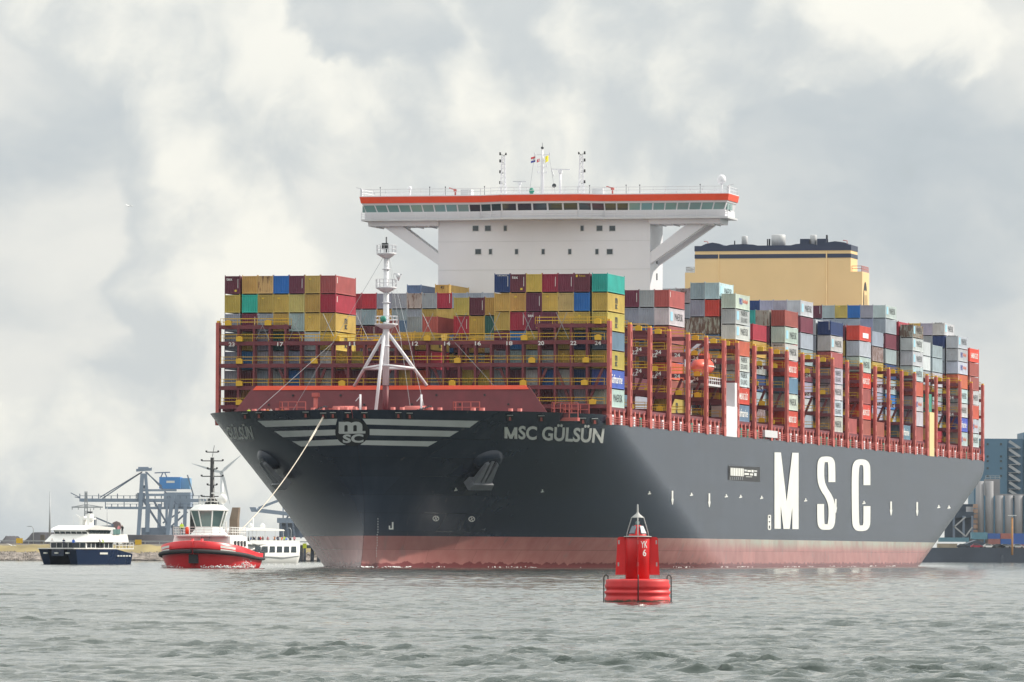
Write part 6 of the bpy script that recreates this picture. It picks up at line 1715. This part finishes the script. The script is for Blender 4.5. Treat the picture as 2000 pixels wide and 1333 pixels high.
def build_left_shore():
    xa, xb = gx(-260, YL), gx(1020, YL)
    n = 90
    xs = np.linspace(xa, xb, n)
    prof = [(0, -1.0, 1), (0.4, 0.4, 1), (5.5, 2.2, 1), (6.5, 2.5, 0), (14, 4.3, 0), (18, 4.6, 2), (3200, 4.6, 2)]
    random.seed(2)
    mb = MB()
    for j, (dy, z, mi) in enumerate(prof):
        for x in xs: mb.v.append((x, YL + dy + (random.uniform(-0.6, 0.6) if j < 5 else 0), z + (random.uniform(-0.25, 0.25) if j in (1, 2, 3, 4) else 0)))
    for j in range(len(prof) - 1):
        for i in range(n - 1): mb.f.append([j * n + i, j * n + i + 1, (j + 1) * n + i + 1, (j + 1) * n + i]); mb.mi.append(prof[j + 1][2]); mb.sm.append(j > 2)
    g = mb.build('ground', [M_grass, M_rock, M_soil])
    tag(g, 'low harbour dyke with dry grass above grey stone facing', kind='structure')
    st = MB(); random.seed(8)
    for k in range(5200):
        x = random.uniform(xa, gx(660, YL)); u = random.random()
        y = YL + 0.2 + u * 6.0; z = 0.15 + u * 2.25; r = random.uniform(0.16, 0.42)
        vs = [(x + r * random.uniform(0.6, 1.3) * a, y + r * random.uniform(0.6, 1.2) * b, z + r * random.uniform(0.5, 1.1) * c2) for a, b, c2 in ((1, 0, 0), (-1, 0, 0), (0, 1, 0), (0, -1, 0), (0, 0, 1), (0, 0, -1))]
        st.add(vs, [(0, 2, 4), (2, 1, 4), (1, 3, 4), (3, 0, 4), (2, 0, 5), (1, 2, 5), (3, 1, 5), (0, 3, 5)])
    o = st.build('riprap_stones', M_rock); tag(o, 'grey and brown stones facing the dyke at the waterline', 'stones', kind='stuff')
    # guard rail along the road on the dyke
    mb = MB(); x0, x1 = gx(-200, YL + 18), gx(700, YL + 18)
    mb.box((x0, YL + 17.9, 5.25), (x1, YL + 18.0, 5.55))
    for k in range(int((x1 - x0) / 4)): mb.box((x0 + k * 4, YL + 17.95, 4.5), (x0 + k * 4 + 0.15, YL + 18.1, 5.5))
    tag(mb.build('guard_rail', M_steel), 'long steel guard rail along the road on the dyke', 'guard rail')
    for px, y1, lab in ((97, 960, 'tall thin grey radio mast beyond the dyke'), (209, 988, 'slim street light beyond the catamaran stern')):
        Y = YL + 60; b = at(px, 1066, Y); t = at(px, y1, Y)
        o = MB().tube([(b.x, Y, 4.5), (b.x, Y, t.z)], [0.35, 0.12] if px == 97 else [0.14, 0.08], 6).build('radio_mast' if px == 97 else 'street_light', M_steel)
        tag(o, lab, 'mast' if px == 97 else 'lamp')
    Y = YL + 30; b = at(65, 1060, Y); t = at(65, 1029, Y)
    o = MB().tube([(b.x, Y, 4.5), (b.x, Y, t.z - 0.6), (b.x - 0.3, Y, t.z), (b.x - 1.2, Y, t.z + 0.1)], 0.11, 6).cbox((b.x - 1.3, Y, t.z + 0.05), (0.9, 0.3, 0.15)).build('street_light', M_steel)
    tag(o, 'curved street light on the dyke in front of the coal heaps', 'lamp')
    for px, py, lab in ((270, 1061, 'round yellow marker board on the dyke between catamaran and tug'), (38, 1058, 'small yellow board on the dyke road near the coal heaps')):
        Y = YL + 16; p = at(px, py, Y)
        o = MB().box((p.x - 0.12, Y, 4.2), (p.x + 0.12, Y + 0.2, p.z), 1).box((p.x - 0.9, Y - 0.05, p.z - 0.5), (p.x + 0.9, Y + 0.1, p.z + 0.9)).build('marker_board', [M_yellow, M_steel]); tag(o, lab, 'sign')
    p = at(83, 1045, YL + 40); o = MB().box((p.x - 0.6, YL + 40, 4.5), (p.x + 0.6, YL + 41, p.z)).build('gate_post', M_soil); tag(o, 'short brown post on the dyke beside the coal heap', 'post')
    # coal heaps
    def heap(pxa, pxb, top_y, Y, lab, flat=0.5):
        a, b = gx(pxa, Y), gx(pxb, Y); zt = at((pxa + pxb) / 2, top_y, Y).z; m = (a + b) / 2; w = (b - a) / 2
        random.seed(int(pxa)); rings = []
        for k, f in enumerate((0, 0.35, 0.7, 0.92, 1.0)):
            rr = 1 - (1 - flat) * f
            rings.append([(m + w * rr * math.cos(t) * (1 + random.uniform(-0.03, 0.03)), Y + 40 + 38 * rr * math.sin(t), 4.4 + (zt - 4.4) * f * (1 + random.uniform(-0.04, 0.04))) for t in np.linspace(0, 2 * math.pi, 29)[:-1]])
        tag(MB().loft(rings).build('coal_heap', M_coal), lab, 'coal heap')
    heap(-20, 34, 1047, 2350, 'low dark coal heap at the far end of the dyke', 0.4)
    heap(22, 160, 1040, 2200, 'flat topped dark coal heap behind the catamaran bow', 0.62)
    heap(222, 345, 1045, 2250, 'long dark coal heap below the unloading cranes', 0.8)
build_left_shore()

def build_crane(name, Y, pxs, label, beam_y, depth, extra):
    """bulk unloader: boom with trolley girder, A-frame, legs, machine house"""
    T = empty(name, (0, 0, 0)); x0, x1 = pxs
    g = lambda px, py, dy=0.0: at(px, py, Y + dy)
    tag(T, label, 'crane')
    top, bot = beam_y
    def bar(nm, p, q, w, dy=0.0, mat=None, h=None):
        MB().beam(g(*p, dy), g(*q, dy), w * 0.5, (h or w) * 0.5).build(nm, mat or M_crane, T)
    a, b = g(x0, top), g(x1, bot)
    for dy in (0, depth * 0.55):
        MB().box((a.x, Y + dy, b.z), (b.x, Y + dy + 2.0, a.z)).build('boom_girder', M_crane, T)
    n = int((x1 - x0) / 12)
    for k in range(n):
        px = x0 + (x1 - x0) * k / n
        p = g(px, top); MB().box((p.x, Y - 0.3, p.z), (p.x + 0.5, Y + 0.3, p.z + 1.4 + (k % 3 == 0) * 1.2)).build('boom_post', M_crane_d, T)
    p, q = g(x0, top - 2), g(x1, top - 2); MB().beam((p.x, Y, p.z + 0.9), (q.x, Y, q.z + 0.9), 0.25).build('boom_rail', M_crane_d, T)
    extra(T, g, bar)
def build_cranes():
    Y = 3500.0
    def ex1(T, g, bar):
        for dy in (0, 26):
            bar('leg', (278, 915 + 10), (270, 1052), 4.2, dy); bar('leg', (284, 925), (290, 1000), 3.4, dy); bar('leg', (290, 985), (288, 1040), 4.0, dy)
            bar('leg', (338, 965), (326, 1055), 4.2, dy); bar('brace', (275, 970), (322, 1042), 2.4, dy, M_crane_d); bar('brace', (300, 978), (330, 1030), 2.0, dy, M_crane_d)
            bar('tie_beam', (273, 967), (345, 967), 2.6, dy); bar('tie_beam', (272, 958), (345, 958), 2.4, dy)
            for (x, y) in ((195, 972), (200, 974)): bar('boom_stay', (278, 922), (x, y), 1.2, dy, M_crane_d)
            bar('back_stay', (284, 922), (316, 950), 1.3, dy, M_crane_d); bar('back_stay', (286, 922), (345, 985), 1.2, dy, M_crane_d)
        bar('apex', (266, 919), (296, 917), 3.0); bar('apex', (270, 916), (290, 916), 4.0, 13)
        for px in (273, 281, 290, 296): bar('apex_rail', (px, 919), (px, 913.5), 0.8)
        a, b = g(311, 932), g(352, 955); MB().box((a.x, Y, b.z), (b.x, Y + 26, a.z)).build('machine_house', M_cblue, T)
        a, b = g(352, 934), g(370, 955); MB().box((a.x, Y + 4, b.z), (b.x, Y + 24, a.z)).build('machine_house', paint('house_pale_blue', (0.14, 0.33, 0.55), 0.5, 0.08, 0.05), T)
        w = g(325, 945); w2 = g(341, 938)
        link('lettering', mark_mesh('lettering', lambda u, v: (w.x + u * (w2.x - w.x), Y - 0.1, w.z + (0.2 + v * 0.6) * (w2.z - w.z)), M_letter, ((0.0, 1.0),)), T)
        bar('hoist_frame', (302, 924), (332, 923), 1.2, 8, M_crane_d); bar('hoist_frame', (314, 933), (318, 924), 1.2, 8, M_crane_d); bar('hoist_frame', (326, 933), (322, 924), 1.2, 8, M_crane_d)
        a, b = g(276, 948), g(286, 955); MB().box((a.x, Y, b.z), (b.x, Y + 8, a.z)).build('cab', M_crane_d, T)
        a, b = g(268, 963), g(282, 978); MB().box((a.x, Y - 1, b.z), (b.x, Y + 6, a.z)).build('trolley', M_crane_d, T)
        bar('boom_tip_stay', (138, 963), (156, 972), 0.9, 0, M_crane_d); bar('boom_tip_stay', (146, 971), (156, 973), 0.9, 0, M_crane_d)
        bar('luffing_boom', (366, 928), (378, 968), 1.3, 0, M_crane_d)
        a, b = g(276, 1031), g(330, 1052); MB().box((a.x, Y, b.z), (b.x, Y + 30, a.z)).build('hopper', M_crane_d, T)
    build_crane('bulk_unloader_crane', Y, (155, 400), 'grey bulk unloading crane with bright blue machine house and long boom', (974, 981), 30, ex1)
    def ex2(T, g, bar):
        for dy in (0, 26):
            for px in (288, 312, 326, 345, 362): bar('leg', (px, 985), (px - 2, 1052), 4.0 if px != 326 else 2.8, dy)
            bar('brace', (366, 1000), (333, 1030), 2.0, dy, M_crane_d); bar('brace', (352, 1000), (318, 1022), 1.8, dy, M_crane_d)
            bar('leg', (396, 985), (398, 1050), 3.0, dy); bar('leg', (380, 1020), (392, 1022), 2.2, dy)
        a, b = g(320, 962), g(372, 992); MB().box((a.x, Y + 120, b.z), (b.x, Y + 150, a.z)).build('trolley_house', M_crane, T)
        a, b = g(316, 1028), g(352, 1052); MB().box((a.x, Y + 120, b.z), (b.x, Y + 150, a.z)).build('hopper', M_crane_d, T)
    build_crane('bulk_unloader_crane', Y + 120, (205, 400), 'second grey unloading crane with lower boom, behind the one with blue house', (990, 995), 30, ex2)
    # stacker with counterweight behind the catamaran
    Ys = 2700.0
    S = empty('coal_stacker', (0, 0, 0)); tag(S, 'coal stacker with round brown counterweight beyond the catamaran mast', 'stacker')
    g = lambda px, py: at(px, py, Ys)
    c0 = g(227, 1028); ring = [[(c0.x + 2.1 * math.cos(t), Ys + d, c0.z + 2.1 * math.sin(t)) for t in np.linspace(0, 2 * math.pi, 9)[:-1]] for d in (0, 5)]
    MB().loft(ring, smooth=False).build('counterweight', paint('counterweight_brown', (0.18, 0.13, 0.13), 0.7, 0.1), S)
    MB().beam(g(180, 1031), g(222, 1029), 1.2).build('boom', M_crane_d, S); MB().beam(g(186, 1011), g(222, 1026), 0.6).build('stay', M_crane_d, S)
    MB().beam(g(186, 1010), g(184, 1056), 1.2).build('tower', M_crane_d, S); MB().beam(g(229, 1032), g(228, 1056), 0.5).build('tower', M_crane_d, S)
    # reclaimer beyond the bow
    Yr = 2600.0
    S = empty('reclaimer', (0, 0, 0)); tag(S, 'grey stockyard reclaimer with square counterweight, beyond the ship bow', 'reclaimer')
    g = lambda px, py: at(px, py, Yr)
    a = g(487, 991); b = g(503, 1000); MB().prism([(a.x, a.z), (b.x - 0.8, a.z), (b.x, b.z), (a.x + 0.8, b.z)], 1, Yr, Yr + 7).build('counterweight', M_crane, S)
    MB().beam(g(502, 997), g(570, 1005), 1.6).build('boom', M_crane, S); MB().beam(g(505, 993), g(560, 972), 1.0).build('stay', M_crane, S)
    MB().beam(g(553, 986), g(553, 1012), 0.5).build('mast', M_crane, S)
    a, b = g(541, 1012), g(620, 1022); MB().box((a.x, Yr, b.z), (b.x, Yr + 10, a.z)).build('platform', M_crane, S)
    a, b = g(545, 1022), g(612, 1050); MB().box((a.x, Yr + 2, b.z), (b.x, Yr + 10, a.z)).build('machinery', M_crane_d, S)
    for k in range(6): MB().beam(g(548 + k * 12, 1022), g(552 + k * 12, 1052), 0.7).build('leg', M_crane_d, S)
    MB().beam(g(560, 1012), g(582, 985), 0.7).build('tower', M_crane_d, S)
    # pylon and wind turbine far off
    Yp = 3000.0
    S = empty('electricity_pylon', (0, 0, 0)); tag(S, 'lattice electricity pylon with wide cross arm behind the catamaran mast', 'pylon')
    g = lambda px, py, dy=0: at(px, py, Yp + dy)
    for dx in (-4, 4):
        for dy in (0, 4): MB().beam(g(168 + dx, 1056, dy), g(168 + dx * 0.45, 960, dy), 0.45).build('pylon_leg', M_steel, S)
    for k in range(8):
        f = lambda q: 4 * (1 - 0.55 * q / 8); y0, y1 = 1056 - 12 * k, 1044 - 12 * k
        MB().beam(g(168 - f(k), y0), g(168 + f(k + 1), y1), 0.28).build('pylon_brace', M_steel, S); MB().beam(g(168 + f(k), y0), g(168 - f(k + 1), y1), 0.28).build('pylon_brace', M_steel, S)
    MB().beam(g(140, 991), g(201, 991), 0.6).build('cross_arm', M_steel, S); MB().beam(g(140, 991), g(168, 986), 0.35).build('cross_arm', M_steel, S); MB().beam(g(201, 991), g(168, 986), 0.35).build('cross_arm', M_steel, S)
    for px in (141, 153, 183, 196): MB().beam(g(px, 991), g(px, 996), 0.35).build('insulator', M_steel, S)
    Yw = 5200.0
    S = empty('wind_turbine', (0, 0, 0)); tag(S, 'white wind turbine standing far behind the tug mast', 'wind turbine')
    g = lambda px, py, dy=0: at(px, py, Yw + dy)
    wt = paint('turbine_white', (0.62, 0.64, 0.66), 0.5, 0.03)
    h = g(433, 923); MB().tube([(h.x, Yw + 3, 4), (h.x, Yw + 3, h.z)], [2.2, 1.2], 12).build('tower', wt, S)
    MB().box((h.x - 1.5, Yw - 1, h.z - 1.3), (h.x + 1.5, Yw + 8, h.z + 1.4)).build('nacelle', wt, S)
    for px, py in ((375, 906), (470, 890), (449, 984)):
        t = g(px, py); d = (t - h); sd = Vector((-d.z, 0, d.x)).normalized()
        m1 = h + d * 0.2
        vs = [h - sd * 0.7, h + sd * 0.7, m1 + sd * 1.5, t + sd * 0.2, t - sd * 0.2, m1 - sd * 1.0]
        MB().add([v + Vector((0, -1.6, 0)) for v in vs] + [v + Vector((0, -1.1, 0)) for v in vs], [(0, 1, 2, 3, 4, 5), (11, 10, 9, 8, 7, 6)] + [(i, (i + 1) % 6, 6 + (i + 1) % 6, 6 + i) for i in range(6)]).build('blade', wt, S)
    # jetty with sheet piling by the bow
    Yj = YL - 12
    S = empty('jetty', (0, 0, 0)); tag(S, 'dark sheet piled jetty with yellow post between tour boat and ship bow', 'jetty')
    a, b = gx(566, Yj), gx(592, Yj)
    for k in range(12): MB().box((a + (b - a) * k / 12, Yj, -1), (a + (b - a) * (k + 0.8) / 12, Yj + 1.2, 3.6)).build('sheet_pile', M_quay, S)
    MB().box((a - 4, Yj + 0.2, 3.6), (gx(640, Yj), Yj + 5, 4.4)).build('jetty_deck', M_quay, S)
    for px in (609, 622): MB().tube([(gx(px, Yj), Yj + 2, -1), (gx(px + 1, Yj), Yj + 2, 3.7)], 0.5, 8).build('pile', M_quay, S)
    p = gx(595, Yj); MB().tube([(p, Yj, -1), (p, Yj, 3.6)], 0.35, 8).build('pile', M_quay, S); MB().box((p - 0.5, Yj - 0.4, 3.6), (p + 0.5, Yj + 0.4, 4.9)).build('yellow_cap', paint('lime_cap', (0.6, 0.65, 0.03), 0.5), S)
    MB().tube([(gx(568, Yj), Yj + 1, 4.4), (gx(568, Yj), Yj + 1, 8.6), (gx(566, Yj), Yj + 1, 9.0), (gx(562, Yj), Yj + 1, 9.0)], 0.12, 6).build('lamp_post', M_steel, S)
build_cranes()

YR = 2190.0
def build_right_shore():
    mb = MB(); xa, xb = gx(1560, YR), gx(2320, YR)
    mb.box((xa, YR, -1.5), (xb, YR + 1.5, 5.0), 0); mb.box((xa, YR + 1.5, -1.5), (xb, YR + 3200, 4.9), 1)
    g = mb.build('ground', [M_quay, M_soil]); tag(g, 'dark quay wall and ground of the terminal astern of the ship', kind='structure')
    Yb = YR + 160
    def bx(px0, py0, px1, py1, Y, d, nm, mat, par=None):
        a, b = at(px0, py0, Y), at(px1, py1, Y)
        return MB().box((a.x, Y, max(b.z, 4.4) if py1 > 1060 else b.z), (b.x, Y + d, a.z)).build(nm, mat, par)
    # tall blue building
    B = empty('elevator_building', (0, 0, 0)); tag(B, 'tall windowed blue clad grain elevator building with outside stairs', 'building')
    bx(1902, 857, 1967, 1072, Yb + 40, 30, 'wall', M_bblue, B)
    bx(1967, 857.5, 1997.5, 1072, Yb + 41, 26, 'wall', paint('cladding_blue_dark', (0.055, 0.125, 0.20), 0.5, 0.06, 0.03), B)
    for px in (1929, 1955):
        for py in (868, 892, 901, 915, 930): bx(px - 2, py - 2, px + 2, py + 2, Yb + 39.8, 0.5, 'window', M_glass, B)
    for k in range(7):
        y0 = 862 + k * 16
        MB().beam(at(1971, y0, Yb + 39), at(1992, y0 + 14, Yb + 39), 0.35, 1.0).build('stair_flight', M_steel, B); bx(1970, y0 + 13, 1994, y0 + 14, Yb + 38.5, 2.5, 'stair_landing', M_steel, B)
    B2 = bx(1999, 845, 2080, 1072, Yb + 44, 30, 'elevator_building', M_bblue); tag(B2, 'windowless blue clad block standing beside the stair tower of the elevator', 'building')
    # silos
    S = empty('grain_silos', (0, 0, 0)); tag(S, 'row of round grey concrete grain silos with tall headhouse', 'silo')
    Ysl = Yb + 8
    for k, px in enumerate((1895, 1914, 1933, 1952, 1971, 1990, 2009, 2028)):
        p0, p1 = at(px - 8, 1047, Ysl), at(px + 8, 968 if k > 2 else 990 if k == 0 else 940, Ysl); r = (p1.x - p0.x) / 2
        MB().lathe(((p0.x + p1.x) / 2, Ysl + r, 0), [(r, 4.5), (r, p1.z)], 20).build('silo', M_conc, S)
    bx(1925, 936, 1953, 968, Ysl + 4, 8, 'headhouse', M_conc, S); bx(1935, 965, 2040, 969, Ysl + 2, 8, 'gallery', M_conc, S)
    mb = MB(); a, b = at(1925, 936, Ysl + 4), at(1953, 936, Ysl + 4); rail(mb, [(a.x, Ysl + 4, a.z), (b.x, Ysl + 4, a.z)], 1.2, 1.5, (1.2, 0.6), 0.08); mb.build('roof_rail', M_steel, S)
    for k in range(7): MB().beam(at(1905, 985 + k * 10, Ysl - 2), at(1905, 993 + k * 10, Ysl - 2), 1.6).build('elevator_leg', paint('rusty_leg', (0.30, 0.20, 0.15), 0.8, 0.4, 0.3), S)
    # conveyor gantry between stern and silos
    G = empty('conveyor_gantry', (0, 0, 0)); tag(G, 'dark braced steel conveyor gantry beside the silos, under the ship stern', 'gantry')
    bx(1862, 1000, 1902, 1012, Yb, 8, 'gallery', M_shed, G); bx(1846, 1008, 1902, 1052, Yb + 6, 4, 'back_wall', M_shed, G); bx(1870, 985, 1900, 1008, Yb + 14, 6, 'hopper_house', M_shed, G)
    for px in (1863, 1882, 1899): MB().beam(at(px, 1008, Yb - 1), at(px, 1052, Yb - 1), 0.8).build('column', M_crane_d, G)
    for p, q in (((1863, 1030), (1886, 1010)), ((1863, 1028), (1886, 1048)), ((1886, 1048), (1899, 1030))): MB().beam(at(*p, Yb - 1.5), at(*q, Yb - 1.5), 0.5).build('cross_brace', M_steel, G)
    # dockside containers and sheds
    random.seed(4)
    for (px0, px1, py0, py1, col, lab) in ((1898, 1929, 1040, 1054, (0.10, 0.24, 0.32), 'teal blue container stack unit left of the blue ones on the quay'), (1929, 1954, 1042, 1053, (0.03, 0.10, 0.34), 'upper blue container beside the teal unit on the quay'),
                                           (1954, 1976, 1042, 1053, (0.34, 0.12, 0.10), 'upper rust red container between two blue ones on the quay'), (1930, 1954, 1053, 1064, (0.30, 0.12, 0.11), 'lower rust red container under a blue one on the quay'),
                                           (1954, 1978, 1053, 1064, (0.03, 0.11, 0.36), 'lower blue container under the red one on the quay'), (1978, 2015, 1042, 1064, (0.03, 0.10, 0.36), 'tall blue container block behind the orange mooring pile'),
                                           (1835, 1893, 1050, 1059, (0.10, 0.22, 0.29), 'long low teal shed roof below the gantry')):
        o = bx(px0 + 0.3, py0 + 0.2, px1 - 0.3, py1 - 0.2, YR + 70, 8, 'quay_container', paint('quay_box_%d' % px0 + str(py0), col, 0.6, 0.1)); tag(o, lab, 'container')
    o = bx(1990, 1064, 2020, 1071, YR + 60, 5, 'quay_container', paint('quay_box_red', (0.32, 0.12, 0.10), 0.6, 0.1)); tag(o, 'low red container at the foot of the tall blue block on the quay', 'container')
    a, b, c2 = at(1872, 1066, YR + 40), at(1945, 1066, YR + 40), at(1908, 1055, YR + 40)
    o = MB().prism([(a.x, 4.9), (b.x, 4.9), (b.x, a.z - 0.4), (c2.x, c2.z), (a.x, a.z - 0.4)], 1, YR + 40, YR + 58).build('quay_shed', M_shed); tag(o, 'dark blue shed with low pitched roof on the quay', 'shed')
    o = bx(1832, 1062, 1870, 1071, YR + 30, 6, 'site_hut', paint('hut_tan', (0.30, 0.26, 0.2), 0.7, 0.3, 0.3)); tag(o, 'low tan huts under the overhanging stern', 'hut')
    def car(px, col, lab, L_=4.4):
        Y = YR + 8; x = gx(px, Y)
        T = empty('parked_car', (x, Y, 4.92), 0.0); tag(T, lab, 'car', 'cars parked along the quay edge')
        m = paint('car_' + lab.split()[0], col, 0.25, 0.03)
        MB().prism([(-L_ / 2, 0.3), (L_ / 2, 0.3), (L_ / 2, 0.75), (L_ * 0.3, 0.9), (L_ * 0.12, 1.42), (-L_ * 0.25, 1.45), (-L_ * 0.42, 0.95), (-L_ / 2, 0.85)], 1, -0.85, 0.85).build('body', m, T)
        MB().prism([(L_ * 0.25, 0.92), (L_ * 0.11, 1.36), (-L_ * 0.23, 1.38), (-L_ * 0.36, 0.95)], 1, -0.87, 0.87).build('side_glass', M_glass, T)
        for wx in (-L_ * 0.31, L_ * 0.31):
            for y in (-0.8, 0.8):
                o = MB().lathe((0, 0, 0), [(0.32, -0.1), (0.32, 0.1)], 12).build('wheel', M_rubber, T); o.location = (wx, y, 0.32); o.rotation_euler = (R(90), 0, 0)
    for px, col, lab in ((1881, (0.03, 0.04, 0.06), 'navy parked car in front of the dark shed'), (1908, (0.35, 0.03, 0.06), 'crimson parked car in front of the dark shed'), (1931, (0.75, 0.75, 0.75), 'white parked car in front of the dark shed'),
                         (1951, (0.06, 0.07, 0.08), 'charcoal parked car right of the white car'), (1964, (0.3, 0.31, 0.33), 'silver parked car near the orange mooring pile'), (1988, (0.5, 0.5, 0.5), 'grey parked car beyond the orange mooring pile')): car(px, col, lab)
    # mooring pile with T head
    Yd = YR - 3; x = gx(1977, Yd)
    S = empty('mooring_pile', (x, Yd, 0)); tag(S, 'tall orange mooring pile with white T shaped head', 'pile')
    zt = at(1977, 1006, Yd).z
    MB().tube([(0, 0, -1.5), (0, 0, zt - 0.9)], 0.33, 10).build('pile_shaft', paint('pile_orange', (0.42, 0.20, 0.06), 0.7, 0.2, 0.5), S)
    MB().lathe((0, 0, zt - 0.9), [(0.2, 0), (0.3, 0.3), (0.15, 0.6)], 8).build('lamp', M_steel, S); MB().cbox((0, 0, zt - 0.2), (2.9, 0.5, 0.22)).build('cross_head', M_bwhite, S)
    # moored barge at the quay edge
    o = MB().loft([[(gx(1958 + k * 4, YR - 12), YR - 12 + s * 4, z) for s, z in ((-1, -0.6), (-1, 2.6), (1, 2.6), (1, -0.6))] for k in range(0, 14)], smooth=False).build('quay_barge', M_quay)
    tag(o, 'dark barge lying along the quay under the mooring pile', 'barge')
build_right_shore()

# ------------------------------------------------------------------ gulls
def gull(px, py, Y, lab, span=1.1):
    p = at(px, py, Y)
    mb = MB()
    mb.tube([(-0.22, 0, 0), (-0.1, 0, 0.03), (0.1, 0, 0.02), (0.25, 0, 0)], [0.02, 0.07, 0.07, 0.02], 8)
    for sg in (-1, 1):
        mb.add([(0.08, sg * 0.05, 0.03), (0.1, sg * span * 0.25, 0.16), (0.02, sg * span * 0.5, 0.08), (-0.06, sg * span * 0.25, 0.13), (-0.08, sg * 0.05, 0.02)], [(0, 1, 2, 3, 4)])
    o = mb.build('gull', M_bwhite); o.location = p; o.rotation_euler = (R(12), 0, R(80))
    tag(o, lab, 'bird')
gull(22, 1066, 900, 'white gull flying low in front of the dyke', 1.6)
gull(251, 403, 700, 'small gull flying high in front of the bright cloud')
